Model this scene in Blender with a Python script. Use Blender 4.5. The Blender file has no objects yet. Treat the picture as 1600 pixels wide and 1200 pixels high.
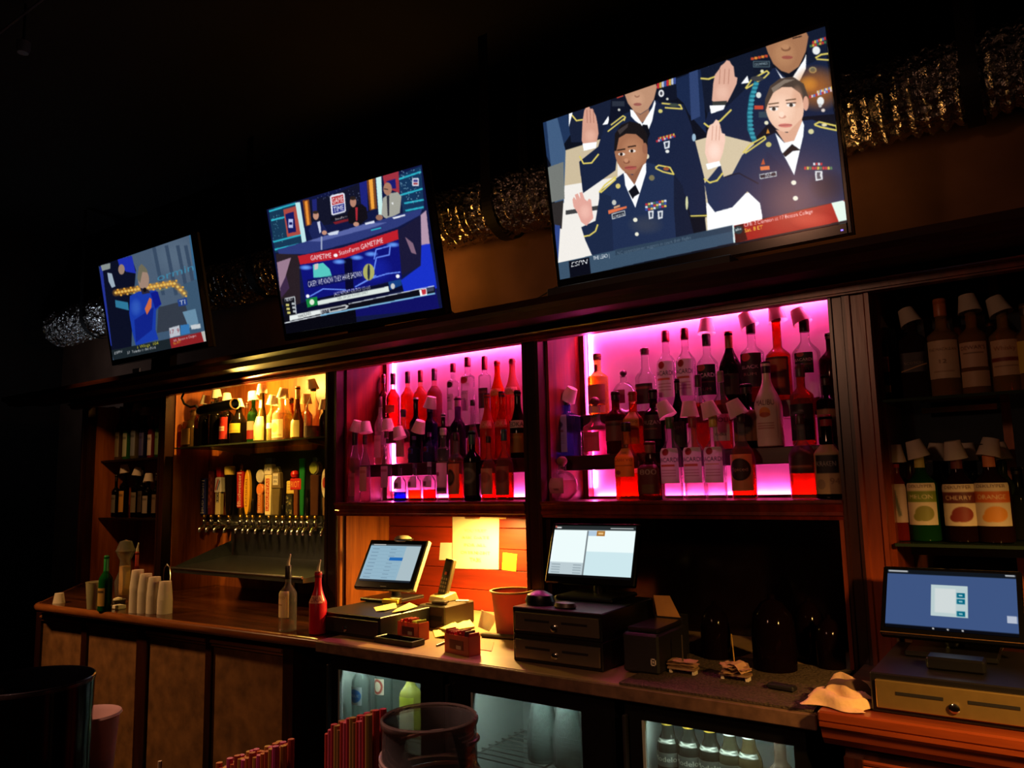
import bpy, math, random
import numpy as np
from mathutils import Vector, Matrix

SC = bpy.context.scene
COL = SC.collection
rnd = random.Random(7)
R = math.radians

# ------------------------------------------------------------------ camera
F = 1200.0
YAW, PIT, ROL = R(35.05), R(7.28), R(-1.33)
CAM = np.array([0.0, 0.0, 1.5])
def _rot():
    cy, sy = math.cos(YAW), math.sin(YAW)
    f = np.array([-sy*math.cos(PIT), cy*math.cos(PIT), math.sin(PIT)])
    r = np.array([cy, sy, 0.0]); u = np.cross(r, f)
    c, s = math.cos(ROL), math.sin(ROL)
    return np.array([r*c+u*s, u*c-r*s, f])
RM = _rot()
cd = bpy.data.cameras.new('camera'); cam = bpy.data.objects.new('camera', cd); COL.objects.link(cam)
cd.sensor_width = 36.0; cd.lens = 36.0*F/1600.0; cd.clip_start = 0.02; cd.clip_end = 60
mw = Matrix.Identity(4)
for i in range(3):
    mw[i][0] = RM[0][i]; mw[i][1] = RM[1][i]; mw[i][2] = -RM[2][i]; mw[i][3] = CAM[i]
cam.matrix_world = mw
SC.camera = cam
def ray(x, y): return RM.T @ np.array([(x-800)/F, -(y-600)/F, 1.0])
def AY(x, y, Y):
    d = ray(x, y); return CAM + d*(Y-CAM[1])/d[1]
def AZ(x, y, Z):
    d = ray(x, y); return CAM + d*(Z-CAM[2])/d[2]
def PX(P):
    q = RM @ (np.array(P)-CAM); return 800+F*q[0]/q[2], 600-F*q[1]/q[2]

# ------------------------------------------------------------------ world, light, exposure
w = bpy.data.worlds.new('room_glow'); SC.world = w; w.use_nodes = True
bgn = w.node_tree.nodes['Background']
bgn.inputs['Color'].default_value = (0.9, 0.55, 0.42, 1); bgn.inputs['Strength'].default_value = 0.007
SC.view_settings.view_transform = 'Standard'; SC.view_settings.look = 'None'
SC.view_settings.gamma = 1.0; SC.view_settings.exposure = 0.0; SC.view_settings.use_curve_mapping = False
cy = SC.cycles
cy.transparent_max_bounces = 40; cy.max_bounces = 8; cy.diffuse_bounces = 3; cy.glossy_bounces = 3
cy.caustics_reflective = False; cy.caustics_refractive = False
cy.use_denoising = True; cy.sample_clamp_indirect = 3.0; cy.blur_glossy = 0.5

def lamp(kind, name, loc, energy, color, size=0.05, target=None, angle=None, sy=None, blend=.6):
    d = bpy.data.lights.new(name, kind); d.energy = energy; d.color = color
    if kind in ('POINT', 'SPOT'): d.shadow_soft_size = size
    if kind == 'SPOT': d.spot_size = R(angle); d.spot_blend = blend
    if kind == 'AREA':
        d.size = size
        if sy: d.shape = 'RECTANGLE'; d.size_y = sy
    o = bpy.data.objects.new(name, d); COL.objects.link(o); o.location = loc
    if target is not None:
        o.rotation_euler = (Vector(target)-Vector(loc)).to_track_quat('-Z', 'Y').to_euler()
    return o
WARM = (1.0, 0.50, 0.13)
lamp('SPOT', 'pendant_over_bar_end', (-4.5, .7, 2.75), 170.0, (1, .52, .2), .10, (-3.75, 2.0, .75), 62, blend=1.0)
lamp('SPOT', 'pendant_over_right_end', (0.62, 1.25, 1.75), 150.0, (1, .50, .13), .06, (.02, 2.05, .97), 64, blend=1.0)
lamp('SPOT', 'front_bar_fill', (-1.25, .15, 2.7), 60.0, (1, .50, .40), .05, (-.95, .52, 1.06), 80, blend=1.0)  # added fill without a real lamp, brightens the cup, straws and jar
lamp('SPOT', 'counter_downlight_taps', (-3.2, 1.5, 2.36), 120.0, (1, .56, .12), .05, (-3.5, 2.72, 1.36), 46, blend=.9)
lamp('SPOT', 'far_bay_fill', (-4.25, 1.55, 2.55), 34.0, (1, .46, .16), .05, (-4.8, 2.75, 1.42), 44, blend=.9)  # added fill that lifts the dark far bay, no lamp there
lamp('SPOT', 'bottle_front_fill', (-1.35, -.8, 2.5), 46.0, (1, .44, .25), .12, (-1.3, 2.5, 1.25), 75, blend=1.0)  # added frontal fill for the bottle fronts, stands for no lamp
lamp('POINT', 'uplight_behind_screen_two', (-2.64, 2.70, 2.61), 6.0, (1, .42, .07), .05)
lamp('POINT', 'uplight_behind_screen_three', (-0.62, 2.73, 2.60), 1.1, (1, .45, .12), .05)
lamp('POINT', 'left_duct_fill', (-5.75, 2.5, 2.45), 1.4, (.75, .85, 1), .05)  # added cool light imitating television spill on the duct's left end

# ------------------------------------------------------------------ materials
MATS = {}
def lin(c):
    c = np.asarray(c, float)/255.0
    return np.where(c <= .04045, c/12.92, ((c+.055)/1.055)**2.4)
def L4(c): return tuple(float(v) for v in lin(c)) + (1.0,)
def newmat(key):
    m = bpy.data.materials.new(key); m.use_nodes = True
    nt = m.node_tree; nt.nodes.clear()
    o = nt.nodes.new('ShaderNodeOutputMaterial')
    return m, nt, o
def nd(nt, t, **kw):
    n = nt.nodes.new('ShaderNode'+t)
    for k, v in kw.items():
        if k in n.inputs: n.inputs[k].default_value = v
        else: setattr(n, k, v)
    return n
def plain(c, rough=.5, metal=0.0, var=.12, scale=18, bump=0.0, spec=.5, trans=0.0):
    key = ('p', tuple(c), rough, metal, var, scale, bump, spec, trans)
    if key in MATS: return MATS[key]
    m, nt, o = newmat('paint_%d' % len(MATS))
    b = nd(nt, 'BsdfPrincipled', Roughness=rough, Metallic=metal)
    b.inputs['Specular IOR Level'].default_value = spec
    tc = nd(nt, 'TexCoord'); nz = nd(nt, 'TexNoise', Scale=scale, Detail=3.0)
    nt.links.new(tc.outputs['Object'], nz.inputs['Vector'])
    rp = nd(nt, 'ValToRGB'); a = lin(c)
    rp.color_ramp.elements[0].position = .3; rp.color_ramp.elements[1].position = .7
    rp.color_ramp.elements[0].color = tuple(np.clip(a*(1-var), 0, 1))+(1,)
    rp.color_ramp.elements[1].color = tuple(np.clip(a*(1+var), 0, 1))+(1,)
    nt.links.new(nz.outputs['Fac'], rp.inputs['Fac']); nt.links.new(rp.outputs['Color'], b.inputs['Base Color'])
    if bump:
        bp = nd(nt, 'Bump', Strength=bump, Distance=.01)
        nt.links.new(nz.outputs['Fac'], bp.inputs['Height']); nt.links.new(bp.outputs['Normal'], b.inputs['Normal'])
    out = b
    if trans:
        t = nd(nt, 'BsdfTranslucent'); t.inputs['Color'].default_value = L4(c)
        mx = nd(nt, 'MixShader'); mx.inputs[0].default_value = trans
        nt.links.new(b.outputs[0], mx.inputs[1]); nt.links.new(t.outputs[0], mx.inputs[2]); out = mx
    nt.links.new(out.outputs[0], o.inputs[0]); MATS[key] = m; return m
def wood(c1, c2, rough=.35, scale=6.0, axis='Z', spec=.5):
    key = ('w', tuple(c1), tuple(c2), rough, scale, axis)
    if key in MATS: return MATS[key]
    m, nt, o = newmat('wood_%d' % len(MATS))
    b = nd(nt, 'BsdfPrincipled', Roughness=rough); b.inputs['Specular IOR Level'].default_value = spec
    tc = nd(nt, 'TexCoord'); mp = nd(nt, 'Mapping')
    s = {'X': (.12, 1.5, 1), 'Y': (1, .12, 1.5), 'Z': (1, 1.5, .12)}[axis]
    mp.inputs['Scale'].default_value = s
    nt.links.new(tc.outputs['Object'], mp.inputs['Vector'])
    nz = nd(nt, 'TexNoise', Scale=scale*2.2, Detail=4.0, Distortion=.6)
    nz2 = nd(nt, 'TexNoise', Scale=scale*14, Detail=2.0)
    nt.links.new(mp.outputs[0], nz.inputs['Vector']); nt.links.new(mp.outputs[0], nz2.inputs['Vector'])
    mt = nd(nt, 'Math', operation='MULTIPLY_ADD'); mt.inputs[1].default_value = .35
    nt.links.new(nz2.outputs['Fac'], mt.inputs[0]); nt.links.new(nz.outputs['Fac'], mt.inputs[2])
    rp = nd(nt, 'ValToRGB'); rp.color_ramp.elements[0].position = .5; rp.color_ramp.elements[1].position = .85
    rp.color_ramp.elements[0].color = L4(c1); rp.color_ramp.elements[1].color = L4(c2)
    nt.links.new(mt.outputs[0], rp.inputs['Fac']); nt.links.new(rp.outputs['Color'], b.inputs['Base Color'])
    bp = nd(nt, 'Bump', Strength=.15, Distance=.004)
    nt.links.new(mt.outputs[0], bp.inputs['Height']); nt.links.new(bp.outputs['Normal'], b.inputs['Normal'])
    nt.links.new(b.outputs[0], o.inputs[0]); MATS[key] = m; return m
def glass(c, gloss=.55, body=.05, rough=.06, blend=.22):
    """clear or tinted glass and liquids: tinted see-through with a rim of reflection"""
    key = ('g', tuple(c), gloss, body, rough, blend)
    if key in MATS: return MATS[key]
    m, nt, o = newmat('glass_%d' % len(MATS))
    t = nd(nt, 'BsdfTransparent'); t.inputs['Color'].default_value = L4(c)
    d = nd(nt, 'BsdfDiffuse'); d.inputs['Color'].default_value = L4(c)
    g = nd(nt, 'BsdfGlossy', Roughness=rough)
    m1 = nd(nt, 'MixShader'); m1.inputs[0].default_value = body
    nt.links.new(t.outputs[0], m1.inputs[1]); nt.links.new(d.outputs[0], m1.inputs[2])
    fr = nd(nt, 'LayerWeight', Blend=blend)
    mu = nd(nt, 'Math', operation='MULTIPLY'); mu.inputs[1].default_value = gloss
    nt.links.new(fr.outputs['Fresnel'], mu.inputs[0])
    m2 = nd(nt, 'MixShader'); nt.links.new(mu.outputs[0], m2.inputs[0])
    nt.links.new(m1.outputs[0], m2.inputs[1]); nt.links.new(g.outputs[0], m2.inputs[2])
    nt.links.new(m2.outputs[0], o.inputs[0]); MATS[key] = m; return m
def emit(c, s):
    key = ('e', tuple(c), s)
    if key in MATS: return MATS[key]
    m, nt, o = newmat('glow_%d' % len(MATS))
    e = nd(nt, 'Emission', Strength=s); e.inputs['Color'].default_value = tuple(c)+(1,)
    nt.links.new(e.outputs[0], o.inputs[0]); MATS[key] = m; return m
def printed(emission=0.0, rough=.55):
    """flat print or a lit screen: the printed colours come from the mesh's colour layer"""
    key = ('print', emission, rough)
    if key in MATS: return MATS[key]
    m, nt, o = newmat('print_%d' % len(MATS))
    at = nd(nt, 'Attribute', attribute_name='ink')
    if emission:
        e = nd(nt, 'Emission', Strength=emission); nt.links.new(at.outputs['Color'], e.inputs['Color'])
        g = nd(nt, 'BsdfGlossy', Roughness=.2); g.inputs['Color'].default_value = (.02, .02, .02, 1)
        a = nd(nt, 'AddShader'); nt.links.new(e.outputs[0], a.inputs[0]); nt.links.new(g.outputs[0], a.inputs[1])
        nt.links.new(a.outputs[0], o.inputs[0])
    else:
        b = nd(nt, 'BsdfPrincipled', Roughness=rough); nt.links.new(at.outputs['Color'], b.inputs['Base Color'])
        t = nd(nt, 'BsdfTranslucent'); nt.links.new(at.outputs['Color'], t.inputs['Color'])
        mx = nd(nt, 'MixShader'); mx.inputs[0].default_value = .18
        nt.links.new(b.outputs[0], mx.inputs[1]); nt.links.new(t.outputs[0], mx.inputs[2])
        nt.links.new(mx.outputs[0], o.inputs[0])
    MATS[key] = m; return m
def foil():
    if 'foil' in MATS: return MATS['foil']
    m, nt, o = newmat('crinkled_foil')
    b = nd(nt, 'BsdfPrincipled', Roughness=.24, Metallic=1.0); b.inputs['Base Color'].default_value = (.72, .70, .67, 1)
    tc = nd(nt, 'TexCoord'); vo = nd(nt, 'TexVoronoi', Scale=38.0); nz = nd(nt, 'TexNoise', Scale=60.0, Detail=3.0)
    nt.links.new(tc.outputs['Object'], vo.inputs['Vector']); nt.links.new(tc.outputs['Object'], nz.inputs['Vector'])
    ad = nd(nt, 'Math', operation='ADD'); nt.links.new(vo.outputs['Distance'], ad.inputs[0]); nt.links.new(nz.outputs['Fac'], ad.inputs[1])
    bp = nd(nt, 'Bump', Strength=.9, Distance=.02)
    nt.links.new(ad.outputs[0], bp.inputs['Height']); nt.links.new(bp.outputs['Normal'], b.inputs['Normal'])
    nt.links.new(b.outputs[0], o.inputs[0]); MATS['foil'] = m; return m

OAK = wood((176, 98, 38), (120, 58, 18), .4, 5)
CHERRY = wood((118, 34, 14), (70, 17, 8), .32, 5)
DARKW = wood((54, 24, 14), (28, 11, 7), .3, 6)
DARKX = wood((54, 24, 14), (28, 11, 7), .5, 6, 'X', .12)
ORANGEW = wood((140, 62, 26), (92, 36, 14), .3, 5)
ORANGEX = wood((140, 62, 26), (92, 36, 14), .3, 5, 'X')
BLACK = plain((10, 10, 11), .35, 0, .2)
BLACKM = plain((14, 13, 13), .6, 0, .3, 40)
STEEL = plain((165, 165, 160), .28, 1.0, .06, 60)
CHROME = plain((205, 200, 190), .15, 1.0, .03)
BRASS = plain((190, 150, 70), .3, 1.0, .05)
PAPER = plain((235, 228, 205), .8, 0, .04, 30, 0, .3, .3)
CUPM = plain((236, 226, 205), .7, 0, .05, 30, 0, .3, .45)

# ------------------------------------------------------------------ mesh helpers
class MB:
    def __init__(s): s.v = []; s.f = []; s.M = None
    def add(s, vs, fs):
        o = len(s.v)
        if s.M is not None: vs = [tuple(s.M @ Vector(q)) for q in vs]
        s.v += [tuple(q) for q in vs]; s.f += [tuple(i+o for i in q) for q in fs]; return s
    def box(s, x0, x1, y0, y1, z0, z1):
        return s.add([(x0,y0,z0),(x1,y0,z0),(x1,y1,z0),(x0,y1,z0),(x0,y0,z1),(x1,y0,z1),(x1,y1,z1),(x0,y1,z1)],
                     [(0,3,2,1),(4,5,6,7),(0,1,5,4),(1,2,6,5),(2,3,7,6),(3,0,4,7)])
    def cbox(s, x, y, z, sx, sy, sz): return s.box(x-sx/2, x+sx/2, y-sy/2, y+sy/2, z-sz/2, z+sz/2)
    def lathe(s, prof, c=(0,0,0), n=20, ex=2.0, ax=None, sy=1.0, rot=0.0, caps=True):
        """prof: (r, z) from bottom to top; ex>2 squares the section"""
        vs, fs = [], []
        for r, z in prof:
            for k in range(n):
                a = 2*math.pi*k/n; q = sect(a, ex); ca, sa = math.cos(a)*q*r, math.sin(a)*q*r*sy
                vs.append((ca*math.cos(rot)-sa*math.sin(rot), ca*math.sin(rot)+sa*math.cos(rot), z))
        for j in range(len(prof)-1):
            for k in range(n):
                k2 = (k+1) % n; fs.append((j*n+k, j*n+k2, (j+1)*n+k2, (j+1)*n+k))
        if caps and prof[0][0] > 1e-5: fs.append(tuple(range(n-1, -1, -1)))
        if caps and prof[-1][0] > 1e-5: fs.append(tuple((len(prof)-1)*n+k for k in range(n)))
        if ax is not None:
            vs = [tuple(ax @ Vector(q)) for q in vs]
        return s.add([(q[0]+c[0], q[1]+c[1], q[2]+c[2]) for q in vs], fs)
    def tube(s, pts, r, n=8, close=False):
        pts = [Vector(p) for p in pts]; vs, fs = [], []
        rs = r if isinstance(r, (list, tuple)) else [r]*len(pts)
        up = None
        for i, p in enumerate(pts):
            t = (pts[min(i+1, len(pts)-1)]-pts[max(i-1, 0)]).normalized()
            if up is None:
                up = t.orthogonal().normalized()
            else:
                up = (up - t*up.dot(t)); up = up.normalized() if up.length > 1e-6 else t.orthogonal().normalized()
            b = t.cross(up)
            for k in range(n):
                a = 2*math.pi*k/n; vs.append(tuple(p+(up*math.cos(a)+b*math.sin(a))*rs[i]))
        for j in range(len(pts)-1):
            for k in range(n):
                k2 = (k+1) % n; fs.append((j*n+k, j*n+k2, (j+1)*n+k2, (j+1)*n+k))
        fs.append(tuple(range(n-1, -1, -1))); fs.append(tuple((len(pts)-1)*n+k for k in range(n)))
        return s.add(vs, fs)
    def prism(s, poly, y0, y1, axis='Y'):
        """poly of (a, b) extruded along axis; Y: a=x b=z; X: a=y b=z; Z: a=x b=y"""
        n = len(poly)
        def P(a, b, t): return {'Y': (a, t, b), 'X': (t, a, b), 'Z': (a, b, t)}[axis]
        vs = [P(a, b, y0) for a, b in poly]+[P(a, b, y1) for a, b in poly]
        fs = [tuple(range(n)), tuple(range(2*n-1, n-1, -1))]+[(k, n+k, n+(k+1) % n, (k+1) % n) for k in range(n)]
        return s.add(vs, fs)
    def build(s, name, mat, parent=None, smooth=False, bevel=0.0, props=None):
        me = bpy.data.meshes.new(name); v = s.v
        off = ORG.get(parent.name) if parent is not None else None
        if off is not None: v = [(q[0]-off[0], q[1]-off[1], q[2]-off[2]) for q in v]
        me.from_pydata(v, [], s.f); me.validate()
        return link(name, me, mat, parent, smooth, bevel, props)
def sect(a, ex):
    if ex == 2.0: return 1.0
    return (abs(math.cos(a))**ex+abs(math.sin(a))**ex)**(-1.0/ex)
ORG = {}
def link(name, me, mat, parent=None, smooth=False, bevel=0.0, props=None):
    import bmesh
    bm = bmesh.new(); bm.from_mesh(me); bmesh.ops.recalc_face_normals(bm, faces=bm.faces); bm.to_mesh(me); bm.free()
    if mat is not None: me.materials.append(mat)
    o = bpy.data.objects.new(name, me); COL.objects.link(o)
    if parent is not None: o.parent = parent
    if parent is not None and parent.name in ORG: ORG[o.name] = ORG[parent.name]
    if smooth:
        me.polygons.foreach_set('use_smooth', [True]*len(me.polygons))
        try: me.set_sharp_from_angle(angle=R(38))
        except Exception: pass
    if bevel:
        b = o.modifiers.new('edge', 'BEVEL'); b.width = bevel; b.segments = 1; b.limit_method = 'ANGLE'; b.angle_limit = R(40)
    for k, q in (props or {}).items(): o[k] = q
    return o
def tag(o, label=None, cat=None, group=None, kind=None):
    if label: o['label'] = label
    if cat: o['category'] = cat
    if group: o['group'] = group
    if kind: o['kind'] = kind
    return o
def thing(name, label, cat, loc=(0,0,0), rz=0.0, group=None, world=False, kind=None):
    """an Empty at the thing's base; world=True: its parts are given in world coordinates"""
    o = bpy.data.objects.new(name, None); COL.objects.link(o); o.empty_display_size = .05
    o.location = tuple(float(q) for q in loc); o.rotation_euler = (0, 0, rz)
    if world: ORG[o.name] = tuple(float(q) for q in loc)
    return tag(o, label, cat, group, kind)
def single(mb, name, mat, label, cat, loc=(0,0,0), group=None, smooth=False, bevel=0.0, kind=None, rot=(0,0,0)):
    o = mb.build(name, mat, None, smooth, bevel); o.location = tuple(float(q) for q in loc); o.rotation_euler = rot
    return tag(o, label, cat, group, kind)
def struct(name, mb, mat, bevel=0.0, smooth=False):
    o = mb.build(name, mat, None, smooth, bevel); o['kind'] = 'structure'; return o

# ------------------------------------------------------------------ flat print: a small painter
GLY = {}
def glyphs(txt):
    if txt in GLY: return GLY[txt]
    cu = bpy.data.curves.new('lettering', 'FONT'); cu.body = txt; cu.resolution_u = 3; cu.size = 1.0
    ob = bpy.data.objects.new('lettering', cu); COL.objects.link(ob)
    dg = bpy.context.evaluated_depsgraph_get(); dg.update()
    me = bpy.data.meshes.new_from_object(ob.evaluated_get(dg))
    me.calc_loop_triangles()
    v = np.array([q.co[:2] for q in me.vertices]).reshape(-1, 2); t = np.array([q.vertices[:] for q in me.loop_triangles], int).reshape(-1, 3)
    bpy.data.objects.remove(ob); bpy.data.curves.remove(cu); bpy.data.meshes.remove(me)
    if len(v): v = v - v.min(0)*np.array([1, 0])
    GLY[txt] = (v, t); return GLY[txt]
class Ras:
    def __init__(s, w, h, bg=(0,0,0), S=2):
        s.w, s.h, s.S = w, h, S; s.a = np.zeros((h*S, w*S, 3)); s.a[:] = np.array(bg, float)
        s.m = lambda p: p*np.array([w*S, h*S])
    def fill(s, P, col, al=1.0):
        x0, y0 = np.floor(P.min(0)).astype(int); x1, y1 = np.ceil(P.max(0)).astype(int)+1
        x0, y0 = max(x0, 0), max(y0, 0); x1, y1 = min(x1, s.w*s.S), min(y1, s.h*s.S)
        if x1 <= x0 or y1 <= y0: return
        X, Y = np.meshgrid(np.arange(x0, x1)+.5, np.arange(y0, y1)+.5)
        k = np.zeros(X.shape, bool)
        for i in range(len(P)):
            (ax, ay), (bx, by) = P[i], P[(i+1) % len(P)]
            if ay == by: continue
            k ^= ((Y < ay) != (Y < by)) & (X < (bx-ax)*(Y-ay)/(by-ay)+ax)
        sub = s.a[y0:y1, x0:x1]; sub[k] = sub[k]*(1-al)+np.array(col, float)*al
    def poly(s, pts, col, al=1.0): s.fill(s.m(np.array(pts, float)), col, al); return s
    def rect(s, x0, y0, x1, y1, col, al=1.0): return s.poly([(x0,y0),(x1,y0),(x1,y1),(x0,y1)], col, al)
    def ell(s, cx, cy, rx, ry, col, al=1.0, rot=0.0):
        c, q = math.cos(R(rot)), math.sin(R(rot))
        return s.poly([(cx+rx*math.cos(t)*c-ry*math.sin(t)*q, cy+rx*math.cos(t)*q+ry*math.sin(t)*c) for t in np.linspace(0, 2*math.pi, 29)[:-1]], col, al)
    def line(s, pts, wd, col, al=1.0):
        pts = np.array(pts, float)
        for a, b in zip(pts[:-1], pts[1:]):
            d = b-a; n = np.array([-d[1], d[0]])/(np.hypot(*d)+1e-9)*wd/2; e = d/(np.hypot(*d)+1e-9)*wd*.2
            s.poly([a+n-e, b+n+e, b-n+e, a-n-e], col, al)
        return s
    def blob(s, cx, cy, rx, ry, col, al=.5):
        P = s.m(np.array([(cx-rx, cy-ry), (cx+rx, cy-ry), (cx+rx, cy+ry), (cx-rx, cy+ry)], float))
        c = P.mean(0); ex = (P[1]-P[0])/2; ey = (P[3]-P[0])/2
        x0, y0 = np.maximum(np.floor(P.min(0)).astype(int), 0); x1, y1 = np.minimum(np.ceil(P.max(0)).astype(int)+1, [s.w*s.S, s.h*s.S])
        if x1 <= x0 or y1 <= y0: return s
        X, Y = np.meshgrid(np.arange(x0, x1)+.5-c[0], np.arange(y0, y1)+.5-c[1])
        D = ex[0]*ey[1]-ex[1]*ey[0]+1e-9
        u = (X*ey[1]-Y*ey[0])/D; v = (ex[0]*Y-ex[1]*X)/D
        k = (np.clip(1-(u*u+v*v), 0, 1)*al)[..., None]
        s.a[y0:y1, x0:x1] = s.a[y0:y1, x0:x1]*(1-k)+np.array(col, float)*k
        return s
    def text(s, t, x, y, h, col, wd=None, mid=False, slant=0.0, bold=0.0):
        """baseline start (or middle) at x, y; h = capital height; wd squeezes it to that width"""
        v, tr = glyphs(t)
        if not len(v): return s
        W = v[:, 0].max(); k = h/.69; kx = (wd/W) if wd else k
        if mid: x = x-W*kx/2
        for ox in ((0,) if not bold else (-bold, 0, bold)):
            Q = np.stack([x+ox+v[:, 0]*kx+v[:, 1]*k*slant, y-v[:, 1]*k], 1); Q = s.m(Q)
            for a in tr: s.fill(Q[a], col)
        return s
    def out(s, grain=0.0):
        a = s.a.reshape(s.h, s.S, s.w, s.S, 3).mean((1, 3))
        if grain:   # broadcast pictures are a little soft
            b = np.pad(a, ((1, 1), (1, 1), (0, 0)), 'edge'); a = (4*a+b[:-2, 1:-1]+b[2:, 1:-1]+b[1:-1, :-2]+b[1:-1, 2:])/8
        if grain: a = a+np.random.RandomState(3).normal(0, grain, a.shape[:2])[..., None]
        return lin(np.clip(a, 0, 255))
def ink_grid(P, col, name):
    """grid mesh (h, w, 3) with the colour layer 'ink'; row 0 is the top"""
    h, w = P.shape[:2]; me = bpy.data.meshes.new(name)
    me.vertices.add(h*w); me.vertices.foreach_set('co', P.astype(np.float32).ravel())
    i = np.arange((h-1)*(w-1)); j, k = i//(w-1), i % (w-1); a = j*w+k
    q = np.stack([a, a+w, a+w+1, a+1], 1).astype(np.int32)
    me.loops.add(len(q)*4); me.loops.foreach_set('vertex_index', q.ravel())
    me.polygons.add(len(q)); me.polygons.foreach_set('loop_start', (np.arange(len(q))*4).astype(np.int32))
    me.update(calc_edges=True)
    at = me.color_attributes.new('ink', 'FLOAT_COLOR', 'POINT')
    at.data.foreach_set('color', np.concatenate([col, np.ones((h, w, 1))], 2).astype(np.float32).ravel())
    me.validate(); return me
def flat_print(name, ras, frame, parent, mat, grain=0.0):
    """frame = (top-left, right vector, down vector) in the parent's coordinates"""
    a, r, d = [np.array(q, float) for q in frame]; c = ras.out(grain)
    U, V = np.meshgrid(np.linspace(0, 1, ras.w), np.linspace(0, 1, ras.h))
    P = a+U[..., None]*r+V[..., None]*d
    off = ORG.get(parent.name) if parent is not None else None
    if off is not None: P = P-np.array(off)
    me = ink_grid(P, c, name); me.materials.append(mat)
    o = bpy.data.objects.new(name, me); COL.objects.link(o)
    if parent is not None:
        o.parent = parent
        if parent.name in ORG: ORG[o.name] = ORG[parent.name]
    return o
def lab(bg, *cmds):
    """a printed label: bg colour, then r(ect) e(llipse) t(ext) commands in 0..1"""
    return (bg, cmds)
def paint(spec, w, h):
    r = Ras(w, h, spec[0], 3)
    for c in spec[1]:
        if c[0] == 'r': r.rect(*c[1:6])
        elif c[0] == 'e': r.ell(*c[1:6])
        elif c[0] == 'l': r.line(c[1], c[2], c[3])
        elif c[0] == 't': r.text(c[1], c[2], c[3], c[4], c[5], c[6] if len(c) > 6 else None, True)
    return r

# ================================================================== THE ROOM
PLASTER = plain((112, 80, 64), .85, 0, .18, 5, .2, .2)
BLACKWALL = plain((20, 15, 14), .9, 0, .3, 6)
struct('floor', MB().box(-7.0, 2.4, -1.5, 3.2, -.06, 0), plain((26, 22, 20), .5, 0, .3, 9))
struct('ceiling', MB().box(-7.0, 2.4, -1.5, 3.2, 3.62, 3.7), plain((14, 13, 14), .9, 0, .3, 5))
struct('wall_back', MB().box(-7.0, 2.4, 3.05, 3.2, 0, 2.86), PLASTER)
struct('wall_back_upper', MB().box(-7.0, 2.4, 3.05, 3.2, 2.86, 3.62), plain((7, 6, 6), .95, 0, .3, 6, 0, .1))
struct('wall_left', MB().box(-7.0, -6.75, -1.5, 3.05, 0, 3.62), BLACKWALL)
# ceiling conduit and a small fixture that catch a little light
single(MB().tube([(-6.7, 1.25, 3.50), (-4.6, 1.28, 3.49), (-3.2, 1.3, 3.50)], .006, 6), 'cable', plain((120, 110, 110), .5),
       'thin grey cable stretched under the black ceiling, left side', 'cable', smooth=True)
single(MB().tube([(-1.2, 2.45, 3.46), (-.6, 2.44, 3.47), (.6, 2.43, 3.48)], .005, 6), 'cable', plain((90, 70, 60), .5),
       'thin dark cable under the ceiling above the largest television', 'cable', smooth=True)
p = AY(36, 76, 1.35)
t = thing('ceiling_fixture', 'small dim grey ceiling fixture in the top left corner', 'fixture', p)
MB().lathe([(0, -.02), (.022, -.02), (.028, .0), (.028, .03)], n=14).build('housing', plain((120, 120, 125), .5), t, True)
MB().tube([(0, 0, .03), (0, 0, 3.62-p[2])], .006, 6).build('stem', BLACK, t)
p = AY(38, 597, 2.9)
t = thing('triangle_sign', 'faint yellow triangular sign on the dark wall at far left', 'sign', p)
MB().prism([(-.07, -.05), (.07, -.05), (0, .06)], 0, .006).build('plate', plain((52, 38, 14), .6), t)
MB().prism([(-.022, -.032), (.022, -.032), (0, .006)], -.003, 0).build('symbol', plain((14, 10, 6), .6), t)

# ================================================================== DUCT
def duct():
    yc, zc, r0 = 2.875, 2.80, .135
    xs = np.arange(-6.4, 2.0, .0135); n = 40; g = np.random.RandomState(5); V = []
    ph = g.rand(8)*6.28
    for i, x in enumerate(xs):
        sag = .012*math.sin(x*2.1+.4)
        for k in range(n):
            a = 2*math.pi*k/n
            rid = .010*math.cos(2*math.pi*(x+.012*a/6.28*2)/.045)
            cr = .006*math.sin(9*a+ph[0]+x*3)*math.sin(17*x+ph[1])+g.normal(0, .0026)
            rr = r0+rid+cr
            V.append((x, yc+rr*math.cos(a), zc+sag+rr*math.sin(a)))
    Fc = [(i*n+k, i*n+(k+1) % n, (i+1)*n+(k+1) % n, (i+1)*n+k) for i in range(len(xs)-1) for k in range(n)]
    t = thing('foil_duct', 'long crinkled silver foil duct running behind the televisions', 'duct', (-2.2, yc, zc-r0), world=True)
    m = MB(); m.add(V, Fc).build('foil_sleeve', foil(), t, False)
    for px, wd in ((765, .055), (1512, .05), (395, .06), (133, .05)):
        x = AY(px, PX((0, 2.73, 2.8))[1] if False else 300, 2.75)[0]
        if px == 1512: x = AY(1512, 90, 2.75)[0]
        if px == 133: x = AY(133, 490, 2.75)[0]
        if px == 395: x = AY(395, 395, 2.75)[0]
        b = MB(); r2 = r0+.022; pr = []
        for k in range(0, 25):
            a = -math.pi*1.0+math.pi*1.0*k/24
            pr.append((yc+r2*math.cos(a), zc+r2*math.sin(a)))
        vs = []; fs = []
        pr = [(pr[0][0], 3.6)]+pr+[(pr[-1][0], 3.6)]
        for y, z in pr: vs += [(x-wd/2, y, z), (x+wd/2, y, z)]
        for k in range(len(pr)-1): fs.append((2*k, 2*k+1, 2*k+3, 2*k+2))
        b.add(vs, fs).build('strap', plain((8, 7, 7), .6), t)
duct()

# ================================================================== BACK BAR
FY = 2.5            # face plane of the bays
BY = 2.82           # their back panels
ZT, ZS, ZC = 2.05, 1.424, 0.93
XP = dict(l0=-5.17, l1=-5.09, t0=-4.262, t1=-4.195, p0=-2.829, p1=-2.752, c0=-1.687, c1=-1.611, r0=-.535, r1=-.418, e=.95)

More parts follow.
